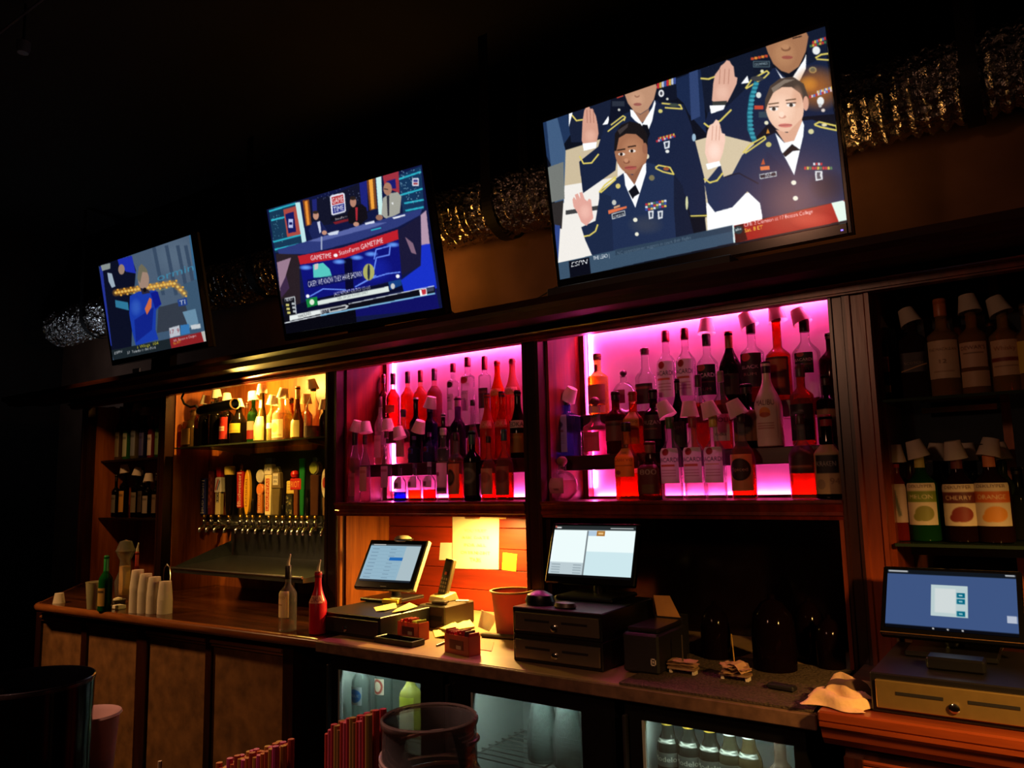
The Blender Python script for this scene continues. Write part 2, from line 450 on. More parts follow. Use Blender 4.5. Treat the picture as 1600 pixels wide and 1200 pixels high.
t = thing('top_ledge', 'dark wooden cornice ledge that carries the televisions over the bays', 'ledge', (-2.3, 2.5, ZT), world=True)
MB().prism([(2.22, 2.142), (2.22, 2.118), (2.245, 2.106), (2.27, 2.086), (2.33, 2.082), (2.36, 2.10), (2.50, 2.10), (2.50, 2.142)], -5.75, 1.6, 'X').build('crown_molding', DARKX, t)
MB().box(-5.75, 1.6, 2.50, 3.045, 2.18, 2.192).build('top_board', DARKX, t)
MB().box(-5.75, 1.6, 2.488, 2.50, 2.142, 2.18).build('back_lip', DARKX, t)
MB().box(-5.3, 1.2, 2.455, 2.50, ZT, 2.10).build('frieze', CHERRY, t)
MB().prism([(2.455, 2.066), (2.443, 2.069), (2.438, 2.075), (2.443, 2.081), (2.455, 2.084)], -5.3, 1.2, 'X').build('bead_molding', wood((110, 40, 22), (72, 24, 14), .22, 5, 'X'), t, True)
MB().box(-5.3, 1.2, 2.462, 2.50, ZT-.006, ZT).build('lower_lip', CHERRY, t)

def post(parent, x0, x1, z0, z1, mat=DARKW, y0=2.475, y1=2.53, flute=True):
    m = MB(); w = x1-x0
    if flute:
        m.prism([(x0, y1), (x0, y0), (x0+w*.18, y0), (x0+w*.24, y0+.006), (x1-w*.24, y0+.006), (x1-w*.18, y0), (x1, y0), (x1, y1)], z0, z1, 'Z')
    else: m.box(x0, x1, y0, y1, z0, z1)
    return m.build('post', mat, parent)
def sill(parent, x0, x1, mat=CHERRY):
    MB().prism([(2.462, ZS), (2.462, ZS-.008), (2.47, ZS-.014), (2.474, ZS-.030), (2.468, ZS-.036), (2.468, ZS-.046), (2.476, ZS-.050), (2.478, ZS-.060), (BY, ZS-.060), (BY, ZS)], x0, x1, 'X').build('sill', mat, parent)

# ---- far-left bay
u = thing('shelf_unit', 'narrow dim wooden shelf bay at the far end of the bar', 'shelf unit', (-4.7, 2.6, ZC), world=True)
post(u, XP['l0'], XP['l1'], ZC, ZT)
MB().box(XP['l1'], XP['l1']+.012, 2.53, BY, ZC, ZT).build('side_panel', OAK, u)
MB().box(XP['t0']-.012, XP['t0'], 2.53, BY, ZC, ZT).build('side_panel', OAK, u)
MB().box(XP['l1'], XP['t0'], BY, BY+.015, ZC, ZT).build('back_panel', OAK, u)
for z in (1.70, 1.335):
    MB().box(XP['l1']+.012, XP['t0']-.012, 2.56, BY, z-.012, z).build('shelf', plain((24, 20, 16), .15), u, bevel=.002)
# ---- tap bay
u = thing('tap_bay', 'oak lined bay with a glass shelf over the row of beer taps', 'shelf unit', (-3.5, 2.6, ZC), world=True)
post(u, XP['t0'], XP['t1'], ZC, ZT)
post(u, XP['p0'], XP['p1'], ZC, ZT)
MB().box(XP['t1'], XP['t1']+.012, 2.53, BY, ZC, 2.12).build('side_panel', OAK, u)
MB().box(XP['p0']-.012, XP['p0'], 2.53, BY, ZC, 2.12).build('side_panel', OAK, u)
MB().box(XP['t1'], XP['p0'], BY, BY+.015, ZC, 2.12).build('back_panel', OAK, u)
MB().box(XP['t1'], XP['p0'], 2.53, BY, 2.12, 2.13).build('top_panel', OAK, u)
MB().box(-4.12, XP['p0']-.014, 2.49, BY-.005, 1.732, 1.74).build('glass_shelf', glass((150, 165, 120), .7, .12), u)
for x in (-3.86, -3.05):
    MB().prism([(2.55, 1.731), (BY, 1.731), (BY, 1.68), (2.80, 1.69), (2.56, 1.722)], x-.008, x+.008, 'X').build('shelf_bracket', plain((150, 130, 80), .4), u)
# stainless splash back and drip trough
u = thing('drip_trough', 'stainless steel drip trough and splash back under the beer taps', 'trough', (-3.4, 2.6, 1.05), world=True)
sp = plain((120, 124, 128), .34, 1.0, .08, 30)
MB().box(-4.02, XP['p0']-.016, BY-.014, BY-.004, 1.06, 1.70).build('splash_back', sp, u)
x0, x1 = -3.90, XP['p0']-.02
m = MB(); m.add([(x0, 2.37, 1.085), (x1, 2.37, 1.085), (x1, BY-.02, 1.115), (x0-.1, BY-.02, 1.115), (x0, 2.37, 1.065), (x1, 2.37, 1.065), (x1, BY-.02, 1.06), (x0-.1, BY-.02, 1.06)],
      [(0, 1, 2, 3), (4, 7, 6, 5), (0, 4, 5, 1), (1, 5, 6, 2), (2, 6, 7, 3), (3, 7, 4, 0)]); m.build('trough', sp, u)
MB().tube([(x0-.004, 2.366, 1.09), (x1, 2.366, 1.09)], .006, 8).build('rolled_edge', STEEL, u, True)
MB().add([(x0-.0, 2.37, 1.08), (x0-.1, BY-.02, 1.11), (x0-.1, BY-.02, 1.20), (x0-.07, 2.74, 1.19), (x0-.004, 2.37, 1.09)], [(0, 1, 2, 3, 4)]).build('end_plate', sp, u)
for x in (-3.2,):
    MB().box(x-.012, x+.012, 2.6, 2.62, ZC, 1.07).build('leg', STEEL, u)

# ---- the two pink bays
PINKBACK = plain((225, 205, 215), .55, 0, .03, 8)
LED = emit((1.0, .075, .37), 120.0)
LEDT = emit((1.0, .085, .37), 330.0)
def pink(name, label, X0, X1, pl, pr, plank):
    u = thing(name, label, 'shelf unit', ((X0+X1)/2, 2.6, ZC), world=True)
    if pl: post(u, pl[0], pl[1], ZC, ZT)
    if pr: post(u, pr[0], pr[1], ZC, ZT)
    MB().box(X0, X0+.012, 2.53, BY, ZS, 2.17).build('side_panel', CHERRY, u)
    MB().box(X1-.012, X1, 2.53, BY, ZS, 2.17).build('side_panel', CHERRY, u)
    MB().box(X0+.0, X0+.035, 2.775, BY, ZS, 2.17).build('corner_batten', CHERRY, u)
    MB().box(X0, X1, BY, BY+.012, ZS, 2.17).build('back_panel', PINKBACK, u)
    MB().box(X0, X1, 2.50, BY, 2.165, 2.175).build('top_panel', CHERRY, u)
    sill(u, X0-.0, X1+.0)
    MB().box(X0+.014, X1-.014, 2.615, 2.70, 1.540, 1.597).build('riser_shelf', wood((70, 22, 18), (40, 12, 10), .35, 5, 'X'), u, bevel=.003)
    MB().box(X0+.014, X1-.014, 2.712, 2.792, 1.700, 1.763).build('riser_shelf', wood((70, 22, 18), (40, 12, 10), .35, 5, 'X'), u, bevel=.003)
    MB().box(X0+.05, X1-.05, 2.800, 2.808, 2.150, 2.160).build('light_strip', LEDT, u)
    MB().box(X0+.040, X0+.046, 2.808, 2.814, 1.47, 2.12).build('light_strip', LED, u)
    MB().box(X0+.05, X1-.05, 2.803, 2.811, ZS+.002, ZS+.010).build('light_strip', LED, u)
    MB().box(X0+.02, X1-.014, 2.752, 2.760, 2.112, 2.165).build('light_baffle', CHERRY, u)  # added lip, keeps the top strip's pink off the counter
    MB().box(X0+.02, X1-.014, 2.786, 2.792, ZS, ZS+.011).build('light_baffle', CHERRY, u)  # added lip holding back the bottom strip's forward spill
    # niche under the sill
    if plank:
        MB().box(X0, X0+.012, 2.53, BY, ZC, ZS-.06).build('side_panel', OAK, u)
        MB().box(X0+.015, X0+.030, 2.475, 2.49, ZC, ZS-.06).build('edge_strip', wood((200, 120, 50), (150, 80, 30), .4), u)
        MB().box(X0, X1, BY+.006, BY+.014, ZC, ZS-.06).build('backing', plain((40, 12, 6), .7), u)
        for k in range(5):
            z0 = ZC+.001+k*.092; z1 = min(z0+.0895, ZS-.061)
            MB().box(X0+.012, X1, BY-.008, BY+.006, z0, z1).build('plank', wood((150, 44, 14), (104, 28, 9), .42, 4, 'X'), u, bevel=.0015)
    else:
        MB().box(X0, X1, BY-.006, BY+.006, ZC, ZS-.06).build('dark_back_panel', plain((16, 8, 7), .12, 0, .3, 6), u)
        MB().box(X0, X0+.02, 2.50, BY, ZC, ZS-.06).build('side_panel', DARKW, u)
    return u
u1 = pink('bottle_display', 'pink lit bottle bay over the niche with red planks', XP['p1'], XP['c0'], None, (XP['c0'], XP['c1']), True)
u2 = pink('bottle_display', 'widest pink lit bottle bay, under the largest television', XP['c1'], XP['r0'], None, None, False)
post(u2, XP['r0'], XP['r0']+.05, ZC, 2.10, DARKW)
post(u2, XP['r0']+.05, XP['r1'], ZC, 2.10, ORANGEW)
MB().box(XP['r0']-.012, XP['r0']-.001, 2.468, 2.48, ZC, ZS-.06).build('edge_strip', ORANGEW, u2)
MB().lathe([(.0, 0), (.03, 0), (.034, .006), (.03, .012), (0, .012)], n=16).build('puck_lamp', plain((230, 225, 210), .4), None)
o = bpy.data.objects['puck_lamp']; o.parent = u1; q = AY(738, 806, 2.60); o.location = (q[0]-ORG[u1.name][0], 2.60-2.6, ZS-.074-ZC)
lamp('AREA', 'niche_puck_light', (q[0], 2.60, ZS-.078), 19.0, (1, .60, .14), .05, (q[0]-.02, 2.60, 1.0))

# ---- right-hand mirror bay
u = thing('mirror_bay', 'dim mirror backed bay with glass shelves at the right end', 'shelf unit', (.2, 2.6, ZC), world=True)
MB().box(XP['r1'], XP['r1']+.012, 2.53, BY, ZC, 2.12).build('side_panel', ORANGEW, u)
MIR = plain((150, 145, 138), .07, 1.0, .05, 4)
MB().box(XP['r1'], -.115, BY, BY+.008, ZC, 2.12).build('mirror_pane', MIR, u)
MB().box(-.110, XP['e'], BY, BY+.008, ZC, 2.12).build('mirror_pane', MIR, u)
MB().box(-.125, -.10, BY-.012, BY, ZC, 2.12).build('mirror_batten', OAK, u)
MB().box(XP['r1'], XP['e'], 2.53, BY, 2.12, 2.13).build('top_panel', DARKX, u)
for z in (1.718, 1.298):
    MB().box(XP['r1']+.012, XP['e'], 2.50, BY-.004, z-.009, z).build('glass_shelf', glass((120, 150, 120), .8, .12), u)
MB().box(-.33, -.13, 2.70, 2.72, 1.684, 1.700).build('shelf_lip', plain((190, 165, 110), .5), u)
MB().box(XP['r1']+.012, XP['e'], BY-.03, BY-.002, 1.24, 1.288).build('lower_rail', BLACKM, u)
u2b = MB().box(.95, 1.02, 2.475, BY, ZC, ZT).build('post', ORANGEW, u)

# ================================================================== COUNTERS
t = thing('wood_counter', 'long polished wooden counter with rounded edge in front of the taps', 'counter', (-3.4, 2.2, .88), world=True)
TOPW = wood((84, 44, 22), (46, 22, 11), .18, 4, 'X')
fl, bl = AZ(52, 943, ZC), (-5.12, 2.52)
fr = AZ(500, 999, ZC)
poly = [(fl[0], fl[1]+.02), (fr[0], fr[1]+.02), (fr[0], BY), (-5.12, BY), bl]
MB().prism(poly, ZC-.035, ZC, 'Z').build('top', TOPW, t, bevel=.004)
fl2 = (fl[0]+.005, fl[1]+.02)
pts = [(bl[0]+.01, bl[1]-.02, ZC-.02), (fl[0]-.05, fl[1]+.07, ZC-.02), (fl[0]-.01, fl[1]+.03, ZC-.02), (fl[0]+.03, fl[1]+.018, ZC-.02)]
for k in range(1, 9):
    f = k/8; pts.append((fl[0]+.03+(fr[0]-fl[0]-.03)*f, fl[1]+.018+(fr[1]-fl[1])*f, ZC-.02))
MB().tube(pts, .021, 12).build('rounded_edge', wood((150, 88, 42), (104, 56, 26), .22, 4, 'X'), t, True)
MB().prism([(fl[0]+.05, fl[1]+.07), (fr[0]-.12, fr[1]+.06), (fr[0]-.12, BY), (-5.0, BY), (-5.0, 2.56)], ZC-.06, ZC-.035, 'Z').build('under_molding', DARKX, t)

t = thing('counter_base', 'counter base with four tall mottled brown panels between dark stiles', 'cabinet', (-3.3, 2.1, 0), world=True)
PANEL = plain((120, 82, 48), .8, 0, .35, 14, .25, .2)
def onb(px, y=1010):   # a point on the base front, which follows the counter edge
    f = (px-52)/(500-52); Yb = fl[1]+.075+(fr[1]-fl[1])*f
    return AY(px, y, Yb)
xs = [60, 130, 138, 217, 233, 325, 334, 446]
for a, b in ((66, 130), (138, 217), (233, 325), (334, 446)):
    A, B = onb(a), onb(b)
    m = MB(); th = .012
    m.add([(A[0], A[1], .12), (B[0], B[1], .12), (B[0], B[1], .845), (A[0], A[1], .845), (A[0], A[1]+th, .12), (B[0], B[1]+th, .12), (B[0], B[1]+th, .845), (A[0], A[1]+th, .845)],
          [(0, 1, 2, 3), (7, 6, 5, 4), (0, 4, 5, 1), (1, 5, 6, 2), (2, 6, 7, 3), (3, 7, 4, 0)])
    m.build('panel', PANEL, t)
    MB().tube([(A[0], A[1]-.014, .850), (B[0], B[1]-.014, .850)], .008, 8).build('panel_molding', wood((150, 92, 50), (110, 62, 30), .25, 4, 'X'), t, True)
    MB().tube([(A[0], A[1]-.008, .834), (B[0], B[1]-.008, .834)], .005, 8).build('panel_molding', wood((150, 92, 50), (110, 62, 30), .25, 4, 'X'), t, True)
for a, b in ((58, 66), (130, 138), (217, 233), (325, 334), (446, 462)):
    A, B = onb(a), onb(b)
    m = MB().add([(A[0], A[1]-.012, .1), (B[0], B[1]-.012, .1), (B[0], B[1]-.012, .87), (A[0], A[1]-.012, .87), (A[0], A[1]+.03, .1), (B[0], B[1]+.03, .1), (B[0], B[1]+.03, .87), (A[0], A[1]+.03, .87)],
          [(0, 1, 2, 3), (7, 6, 5, 4), (0, 4, 5, 1), (1, 5, 6, 2), (2, 6, 7, 3), (3, 7, 4, 0)])
    m.build('stile', DARKW, t)
A, B = onb(58), onb(462)
MB().add([(A[0], A[1]+.03, 0), (B[0], B[1]+.03, 0), (B[0], 2.8, 0), (-5.0, 2.8, 0), (A[0], A[1]+.03, .87), (B[0], B[1]+.03, .87), (B[0], 2.8, .87), (-5.0, 2.8, .87)],
         [(0, 3, 2, 1), (4, 5, 6, 7), (0, 1, 5, 4), (1, 2, 6, 5), (2, 3, 7, 6), (3, 0, 4, 7)]).build('carcass', BLACKM, t)

t = thing('metal_counter', 'long worn laminate counter carrying the registers in the niches', 'counter', (-1.4, 2.3, .88), world=True)
CTOP = plain((150, 122, 88), .42, 0, .14, 9)
MB().box(fr[0]+.002, -.528, 2.0, BY, ZC-.035, ZC).build('top', CTOP, t, bevel=.004)
MB().box(fr[0]+.002, -.528, 1.992, 2.002, ZC-.040, ZC-.002).build('front_edge', plain((112, 84, 62), .5, 0, .3, 30), t, bevel=.003)
MB().box(-1.06, -.535, 2.0, 2.46, ZC, ZC+.006).build('bar_mat', plain((86, 74, 60), .9, 0, .35, 120, .8, .1), t)
MB().box(fr[0]+.01, -.54, 2.06, 2.78, 0, .03).build('plinth', BLACKM, t)

t = thing('cabinet', 'reddish wooden cabinet with molded top under the silver cash drawer', 'cabinet', (.2, 2.2, 0), world=True)
q0, q1 = AZ(1284, 1112, .95), AZ(1600, 1150, .95)
yf = 1.955
MB().box(-.515, XP['e'], yf, BY, .925, .95).build('top', ORANGEX, t, bevel=.004)
MB().prism([(yf, .925), (yf, .915), (yf+.012, .905), (yf+.02, .885), (yf+.035, .868), (yf+.06, .862), (yf+.06, .925)], -.512, XP['e'], 'X').build('crown_molding', ORANGEX, t)
MB().box(-.47, XP['e'], yf+.05, BY, .02, .865).build('carcass', DARKW, t)
for a, b in ((-.43, -.125), (-.075, .30)):
    MB().box(a, b, yf+.038, yf+.052, .2, .80).build('door_panel', CHERRY, t, bevel=.003)
    for z in (.835, .822): MB().tube([(a-.02, yf+.046, z), (b+.02, yf+.046, z)], .006, 6).build('door_molding', ORANGEX, t, True)
MB().box(-.125, -.075, yf+.03, yf+.055, .1, .845).build('stile', DARKW, t)
MB().box(-.47, -.43, yf+.03, yf+.055, .1, .845).build('stile', DARKW, t)

# ================================================================== COOLERS
def cooler(label, gl, y0, y1, top, frame_l=.05, frame_r=.05, zb=.3):
    """gl: glass left/right pixel; top: pixel y of its top edge at both ends"""
    Yf = 2.025
    a, b = AY(gl[0], top[0], Yf), AY(gl[1], top[1], Yf); x0, x1 = a[0], b[0]; zt = (a[2]+b[2])/2
    t = thing('bottle_cooler', label, 'cooler', ((x0+x1)/2, 2.25, .03), world=True)
    X0, X1 = x0-frame_l, x1+frame_r; Z0, Z1 = .03, ZC-.042
    MB().box(X0, X0+.03, Yf+.02, 2.6, Z0, Z1).build('side', BLACK, t)
    MB().box(X1-.03, X1, Yf+.02, 2.6, Z0, Z1).build('side', BLACK, t)
    MB().box(X0, X1, Yf+.02, 2.6, Z1-.012, Z1).build('top', BLACK, t)
    MB().box(X0, X1, Yf+.02, 2.6, Z0, Z0+.05).build('bottom', BLACK, t)
    LIN = plain((176, 186, 182), .5, 0, .05)
    MB().box(X0+.03, X1-.03, 2.40, 2.41, Z0, Z1-.012).build('liner', LIN, t)
    MB().box(X0+.031, X0+.034, Yf+.03, 2.40, Z0, Z1-.012).build('liner_side', LIN, t)
    MB().box(X1-.034, X1-.031, Yf+.03, 2.40, Z0, Z1-.012).build('liner_side', LIN, t)
    d = MB().box(X0, x0, Yf, Yf+.02, Z0, Z1-.005).box(x1, X1, Yf, Yf+.02, Z0, Z1-.005).box(x0, x1, Yf, Yf+.02, zt, Z1-.005).box(x0, x1, Yf, Yf+.02, Z0, Z0+.1).build('door_frame', BLACK, t)
    MB().box(x0, x1, Yf+.008, Yf+.012, Z0+.1, zt).build('door_glass', glass((214, 224, 222), .5, .05), t)
    g = MB(); g.box(x0, x0+.008, Yf+.002, Yf+.02, Z0+.1, zt)
    g.build('gasket', plain((150, 158, 156), .4), d)
    MB().box(X0-.0, X0+.012, Yf-.022, Yf-.004, .35, Z1-.04).build('handle', plain((60, 60, 62), .3, .6), t, bevel=.003)
    MB().box(x0+.03, x1-.03, Yf+.024, Yf+.036, Z1-.024, Z1-.014).build('light_tube', emit((.95, 1.0, .90), 75.0), t)
    zr = .615
    for k in range(9):
        yy = Yf+.05+k*.038; MB().tube([(X0+.036, yy, zr), (X1-.036, yy, zr)], .0025, 5).build('rack_wire', STEEL, t)
    for xx in (X0+.05, (X0+X1)/2, X1-.05): MB().tube([(xx, Yf+.045, zr-.004), (xx, 2.39, zr-.004)], .003, 5).build('rack_wire', STEEL, t)
    return t, x0, x1, zt, zr+.003, Yf
CO1 = cooler('black glass door cooler holding the yellow bottle, beside the mottled panels', (528, 657), 0, 0, (1048, 1066), .04, .10)
CO2 = cooler('black glass door cooler with glass carafes, frosted pane, middle of three', (735, 908), 0, 0, (1083, 1110), .09, .11)
CO3 = cooler('black glass door cooler full of foil capped beer bottles', (1002, 1240), 0, 0, (1127, 1163), .05, .03)

# ================================================================== SCREENS
def vface(X, Y, Z, yaw, tilt):
    yaw, tilt = R(yaw), R(tilt)
    r = np.array([math.cos(yaw), math.sin(yaw), 0]); n = np.array([math.sin(yaw), -math.cos(yaw), 0])
    u = np.array([0, 0, 1.0])*math.cos(tilt)+n*math.sin(tilt); nn = np.cross(r, u); nn = nn if nn[1] < 0 else -nn
    return np.array([X, Y, Z], float), r, u, nn
class Face:
    """a flat screen in the room and the picture shown on it, drawn in coordinates measured on the photograph"""
    def __init__(s, X, Y, Z, yaw, tilt, w, h):
        s.c, s.r, s.u, s.n = vface(X, Y, Z, yaw, tilt); s.w, s.h = w, h
    def uv(s, px, py):
        d = ray(px, py); k = np.dot(s.c-CAM, s.n)/np.dot(d, s.n); q = CAM+d*k-s.c
        return (np.dot(q, s.r)/s.w+.5, .5-np.dot(q, s.u)/s.h)
    def raster(s, nx, ny, ox, oy, sc, bg):
        ra = Ras(nx, ny, bg, 2)
        ra.uvm = ra.m
        ra.m = lambda P: np.array([s.uv(ox+a/sc, oy+b/sc) for a, b in P])*np.array([nx*2, ny*2])
        return ra
    def P(s, a, b, d=0.0): return tuple(s.c+s.r*(a-.5)*s.w+s.u*(.5-b)*s.h+s.n*d)   # a right, b down, d towards the room
    def slab(s, mb, a0, a1, b0, b1, d0, d1):
        v = [s.P(a, b, d) for d in (d0, d1) for a, b in ((a0, b0), (a1, b0), (a1, b1), (a0, b1))]
        return mb.add(v, [(0, 1, 2, 3), (7, 6, 5, 4), (0, 4, 5, 1), (1, 5, 6, 2), (2, 6, 7, 3), (3, 7, 4, 0)])
def ltext(ra, t, p0, p1, h, col, up=(-.11, -1.0)):
    v, tr = glyphs(t)
    if not len(v): return
    p0, p1 = np.array(p0, float), np.array(p1, float); W = v[:, 0].max(); up = np.array(up)*h/.69
    Q = ra.m(p0+(p1-p0)*(v[:, :1]/W)+v[:, 1:2]*up)
    for a in tr: ra.fill(Q[a], col)
BEZ = plain((9, 9, 10), .18, 0, .1)
def television(label, fc, ra, stand, glow, grain=0.0, ledge=2.19):
    base = (fc.c[0], fc.c[1]+.04, 2.142 if stand else fc.P(.5, 1)[2]-.03)
    t = thing('television', label, 'television', base, group='televisions over the bar', world=True)
    bz = .012/fc.w; bh = .014/fc.h; bb = .034/fc.h
    fc.slab(fc.slab(fc.slab(fc.slab(MB(), -bz, 0, -bh, 1+bb, -.03, .006), 1, 1+bz, -bh, 1+bb, -.03, .006), 0, 1, -bh, 0, -.03, .006), 0, 1, 1, 1+bb, -.03, .006).build('bezel', BEZ, t, bevel=.002)
    fc.slab(MB(), -bz, 1+bz, -bh, 1+bb, -.045, -.03).build('back_cover', BLACKM, t)
    fc.slab(MB(), .15, .85, .25, .95, -.085, -.045).build('rear_housing', BLACKM, t)
    flat_print('screen', ra, (fc.P(0, 0), fc.r*fc.w, -fc.u*fc.h), t, printed(glow), grain)
    if stand:
        q = fc.P(.5, 1+bb, -.03)
        MB().box(q[0]-.10, q[0]+.10, q[1]-.012, q[1]+.03, 2.142, q[2]+.02).build('stand_neck', BEZ, t)
        MB().prism([(q[0]-.24, 2.30), (q[0]+.24, 2.30), (q[0]+.20, 2.486), (q[0]-.20, 2.486)], 2.1425, 2.152, 'Z').build('stand_base', BEZ, t, bevel=.003)
    else:
        MB().box(fc.c[0]-.08, fc.c[0]+.08, fc.c[1]+.07, 3.046, fc.c[2]-.08, fc.c[2]+.08).build('wall_arm', BLACKM, t)
    return t

# ---- the largest television: a row of uniformed soldiers with raised hands
fc = Face(-.951, 2.36, 2.541, -.2, 8.4, 1.010, .593)
ra = fc.raster(560, 330, 820, 20, 2.963, (12, 16, 28))
NAVY, NAVY2, GOLD, WHITE = (23, 33, 60), (30, 44, 76), (214, 196, 96), (244, 246, 248)
P = ra.poly
P([(160, 700), (420, 600), (560, 560), (560, 1120), (150, 1170)], (232, 228, 222))
P([(180, 640), (430, 560), (430, 760), (185, 800)], (196, 180, 150))
P([(190, 915), (420, 880), (420, 900), (190, 935)], (60, 60, 62))
P([(70, 500), (200, 460), (215, 560), (120, 700), (90, 640)], (30, 50, 84))
P([(100, 500), (150, 480), (190, 640), (182, 880), (140, 880)], (62, 88, 122))
P([(95, 720), (180, 690), (185, 860), (118, 880)], (112, 116, 112))
P([(115, 885), (180, 868), (172, 1000), (140, 990)], (44, 40, 40)); P([(140, 980), (165, 985), (155, 1150), (140, 1130)], (46, 66, 128))
P([(200, 470), (270, 430), (400, 400), (400, 560), (300, 600), (215, 600)], (22, 30, 52))
ra.line([(215, 470), (240, 500), (275, 495)], 7, GOLD); P([(360, 520), (388, 478), (392, 515)], WHITE); P([(205, 465), (222, 462), (205, 530)], WHITE)
# right half background
P([(760, 600), (1060, 520), (1060, 860), (1100, 960), (840, 1010), (830, 900)], (206, 190, 160))
P([(840, 880), (1090, 820), (1100, 965), (846, 1008)], (246, 246, 246))
P([(770, 935), (842, 930), (842, 945), (770, 948)], (40, 40, 30))
P([(640, 330), (870, 240), (870, 300), (830, 400), (840, 560), (760, 470), (735, 420)], (24, 38, 70))
P([(760, 270), (800, 255), (812, 480), (770, 500)], (46, 64, 106))
P([(810, 240), (935, 200), (1000, 180), (1080, 170), (1110, 330), (960, 420), (850, 500), (830, 420)], (17, 24, 42))
ra.line([(815, 305), (850, 308), (885, 295)], 8, GOLD); P([(1000, 330), (1030, 292), (1038, 325)], WHITE); P([(845, 240), (885, 222), (880, 232), (850, 248)], WHITE)
# back soldier, left
P([(365, 540), (395, 500), (490, 455), (600, 405), (735, 425), (770, 520), (830, 760), (842, 930), (768, 940), (740, 840), (690, 740), (560, 690), (430, 640), (420, 730), (270, 835), (252, 690), (340, 620)], NAVY)
P([(400, 390), (470, 372), (490, 450), (385, 520), (395, 470)], (14, 18, 34)); P([(600, 340), (700, 300), (705, 400), (620, 420)], (15, 20, 36))
ra.rect(405, 410, 462, 434, (40, 46, 60)); P([(425, 392), (455, 380), (458, 388), (428, 398)], (170, 60, 50))
for k in range(8): ra.rect(612+k*11, 322-k*3, 622+k*11, 352-k*3, [(190, 40, 50), (200, 160, 60), (180, 190, 210), (60, 80, 150)][k % 4])
ra.ell(632, 374, 13, 17, (225, 225, 225)); ra.ell(632, 374, 6, 9, (60, 60, 70)); ra.ell(660, 400, 6, 6, (200, 200, 190)); ra.ell(437, 450, 6, 6, (200, 200, 190))
P([(460, 372), (605, 325), (612, 345), (598, 402), (572, 446), (535, 470), (505, 455), (478, 420)], (182, 138, 110))
ra.blob(520, 400, 40, 40, (206, 160, 130), .6); ra.ell(522, 425, 19, 7, (150, 88, 78)); ra.ell(520, 385, 12, 9, (150, 106, 84)); ra.ell(520, 380, 10, 7, (190, 146, 116))
P([(500, 450), (535, 472), (575, 446), (578, 490), (540, 510), (505, 490)], (156, 112, 88))
P([(488, 448), (502, 452), (545, 515), (590, 440), (602, 404), (606, 420), (590, 500), (572, 545), (510, 500), (492, 480)], WHITE)
P([(545, 518), (568, 520), (580, 560), (565, 600), (548, 560)], (12, 14, 22))
for a, b in (((385, 550), (462, 490)), ((400, 520), (455, 478))): ra.line([a, b], 6, GOLD)
ra.line([(455, 478), (466, 484), (460, 500)], 6, GOLD); ra.line([(635, 420), (720, 428), (728, 446), (650, 440)], 7, GOLD); ra.ell(690, 428, 22, 8, (60, 70, 60))
ra.ell(628, 456, 10, 9, (200, 190, 110)); ra.ell(783, 578, 9, 18, (150, 180, 200)); ra.line([(768, 940), (842, 938)], 6, GOLD)
for k in range(10): ra.rect(608+k*9, 590-k*2.6, 616+k*9, 600-k*2.6, [(190, 40, 50), (220, 180, 190), (70, 90, 170)][k % 3]); ra.rect(618+k*7.6, 577-k*2, 624+k*7.6, 588-k*2, [(200, 50, 50), (220, 190, 80)][k % 2])
P([(642, 598), (672, 592), (670, 625), (648, 632)], (220, 225, 230)); P([(650, 602), (665, 600), (662, 620), (652, 624)], (50, 60, 80)); ra.ell(660, 642, 9, 8, (225, 225, 220)); ra.ell(566, 665, 10, 12, (220, 215, 190))
P([(264, 592), (268, 505), (276, 452), (288, 434), (298, 432), (304, 446), (314, 444), (322, 462), (330, 478), (338, 520), (342, 560), (332, 606), (272, 612)], (205, 152, 132))
for x in (288, 303, 318): ra.line([(x, 450), (x+2, 510)], 3, (160, 108, 92))
ra.blob(305, 570, 30, 34, (226, 176, 156), .7)
P([(268, 606), (334, 598), (330, 626), (274, 640)], WHITE); ra.line([(255, 665), (272, 698), (310, 695), (342, 655)], 7, GOLD)
# back soldier, right
P([(1015, 360), (1060, 300), (1130, 262), (1160, 255), (1240, 330), (1300, 240), (1310, 185), (1395, 190), (1430, 470), (1300, 480), (1120, 520), (1050, 600), (930, 570), (830, 520), (850, 460), (930, 440)], NAVY)
P([(1050, 180), (1118, 150), (1150, 230), (1140, 270), (1060, 300)], (16, 22, 38)); P([(1300, 90), (1390, 66), (1400, 200), (1310, 240)], (18, 26, 46))
for k in range(5): ra.rect(1046+k*16, 208-k*3, 1060+k*16, 220-k*3, [(190, 70, 40), (220, 130, 50)][k % 2])
ra.rect(1056, 224, 1134, 254, (70, 90, 100)); ra.rect(1060, 228, 1130, 250, (30, 40, 50)); ltext(ra, 'DRUMMALD', (1066, 247), (1124, 240), 11, (150, 170, 180)); ra.ell(1098, 272, 8, 8, (220, 215, 170))
P([(1113, 152), (1190, 120), (1300, 88), (1312, 112), (1300, 180), (1268, 250), (1222, 282), (1186, 270), (1150, 238), (1126, 190)], (160, 112, 80))
ra.blob(1200, 190, 60, 70, (190, 140, 100), .6); ra.ell(1214, 208, 26, 8, (150, 80, 68)); ra.ell(1208, 166, 22, 14, (124, 82, 58)); ra.ell(1206, 160, 18, 12, (180, 130, 94)); ra.line([(1140, 140), (1172, 132)], 6, (50, 34, 28)); ra.line([(1240, 120), (1280, 110)], 6, (50, 34, 28))
P([(1158, 255), (1192, 300), (1235, 306), (1292, 218), (1302, 190), (1300, 260), (1272, 316), (1190, 312)], WHITE)
ra.ell(1332, 266, 18, 15, (150, 150, 110)); ra.ell(1332, 266, 12, 10, (70, 90, 90))
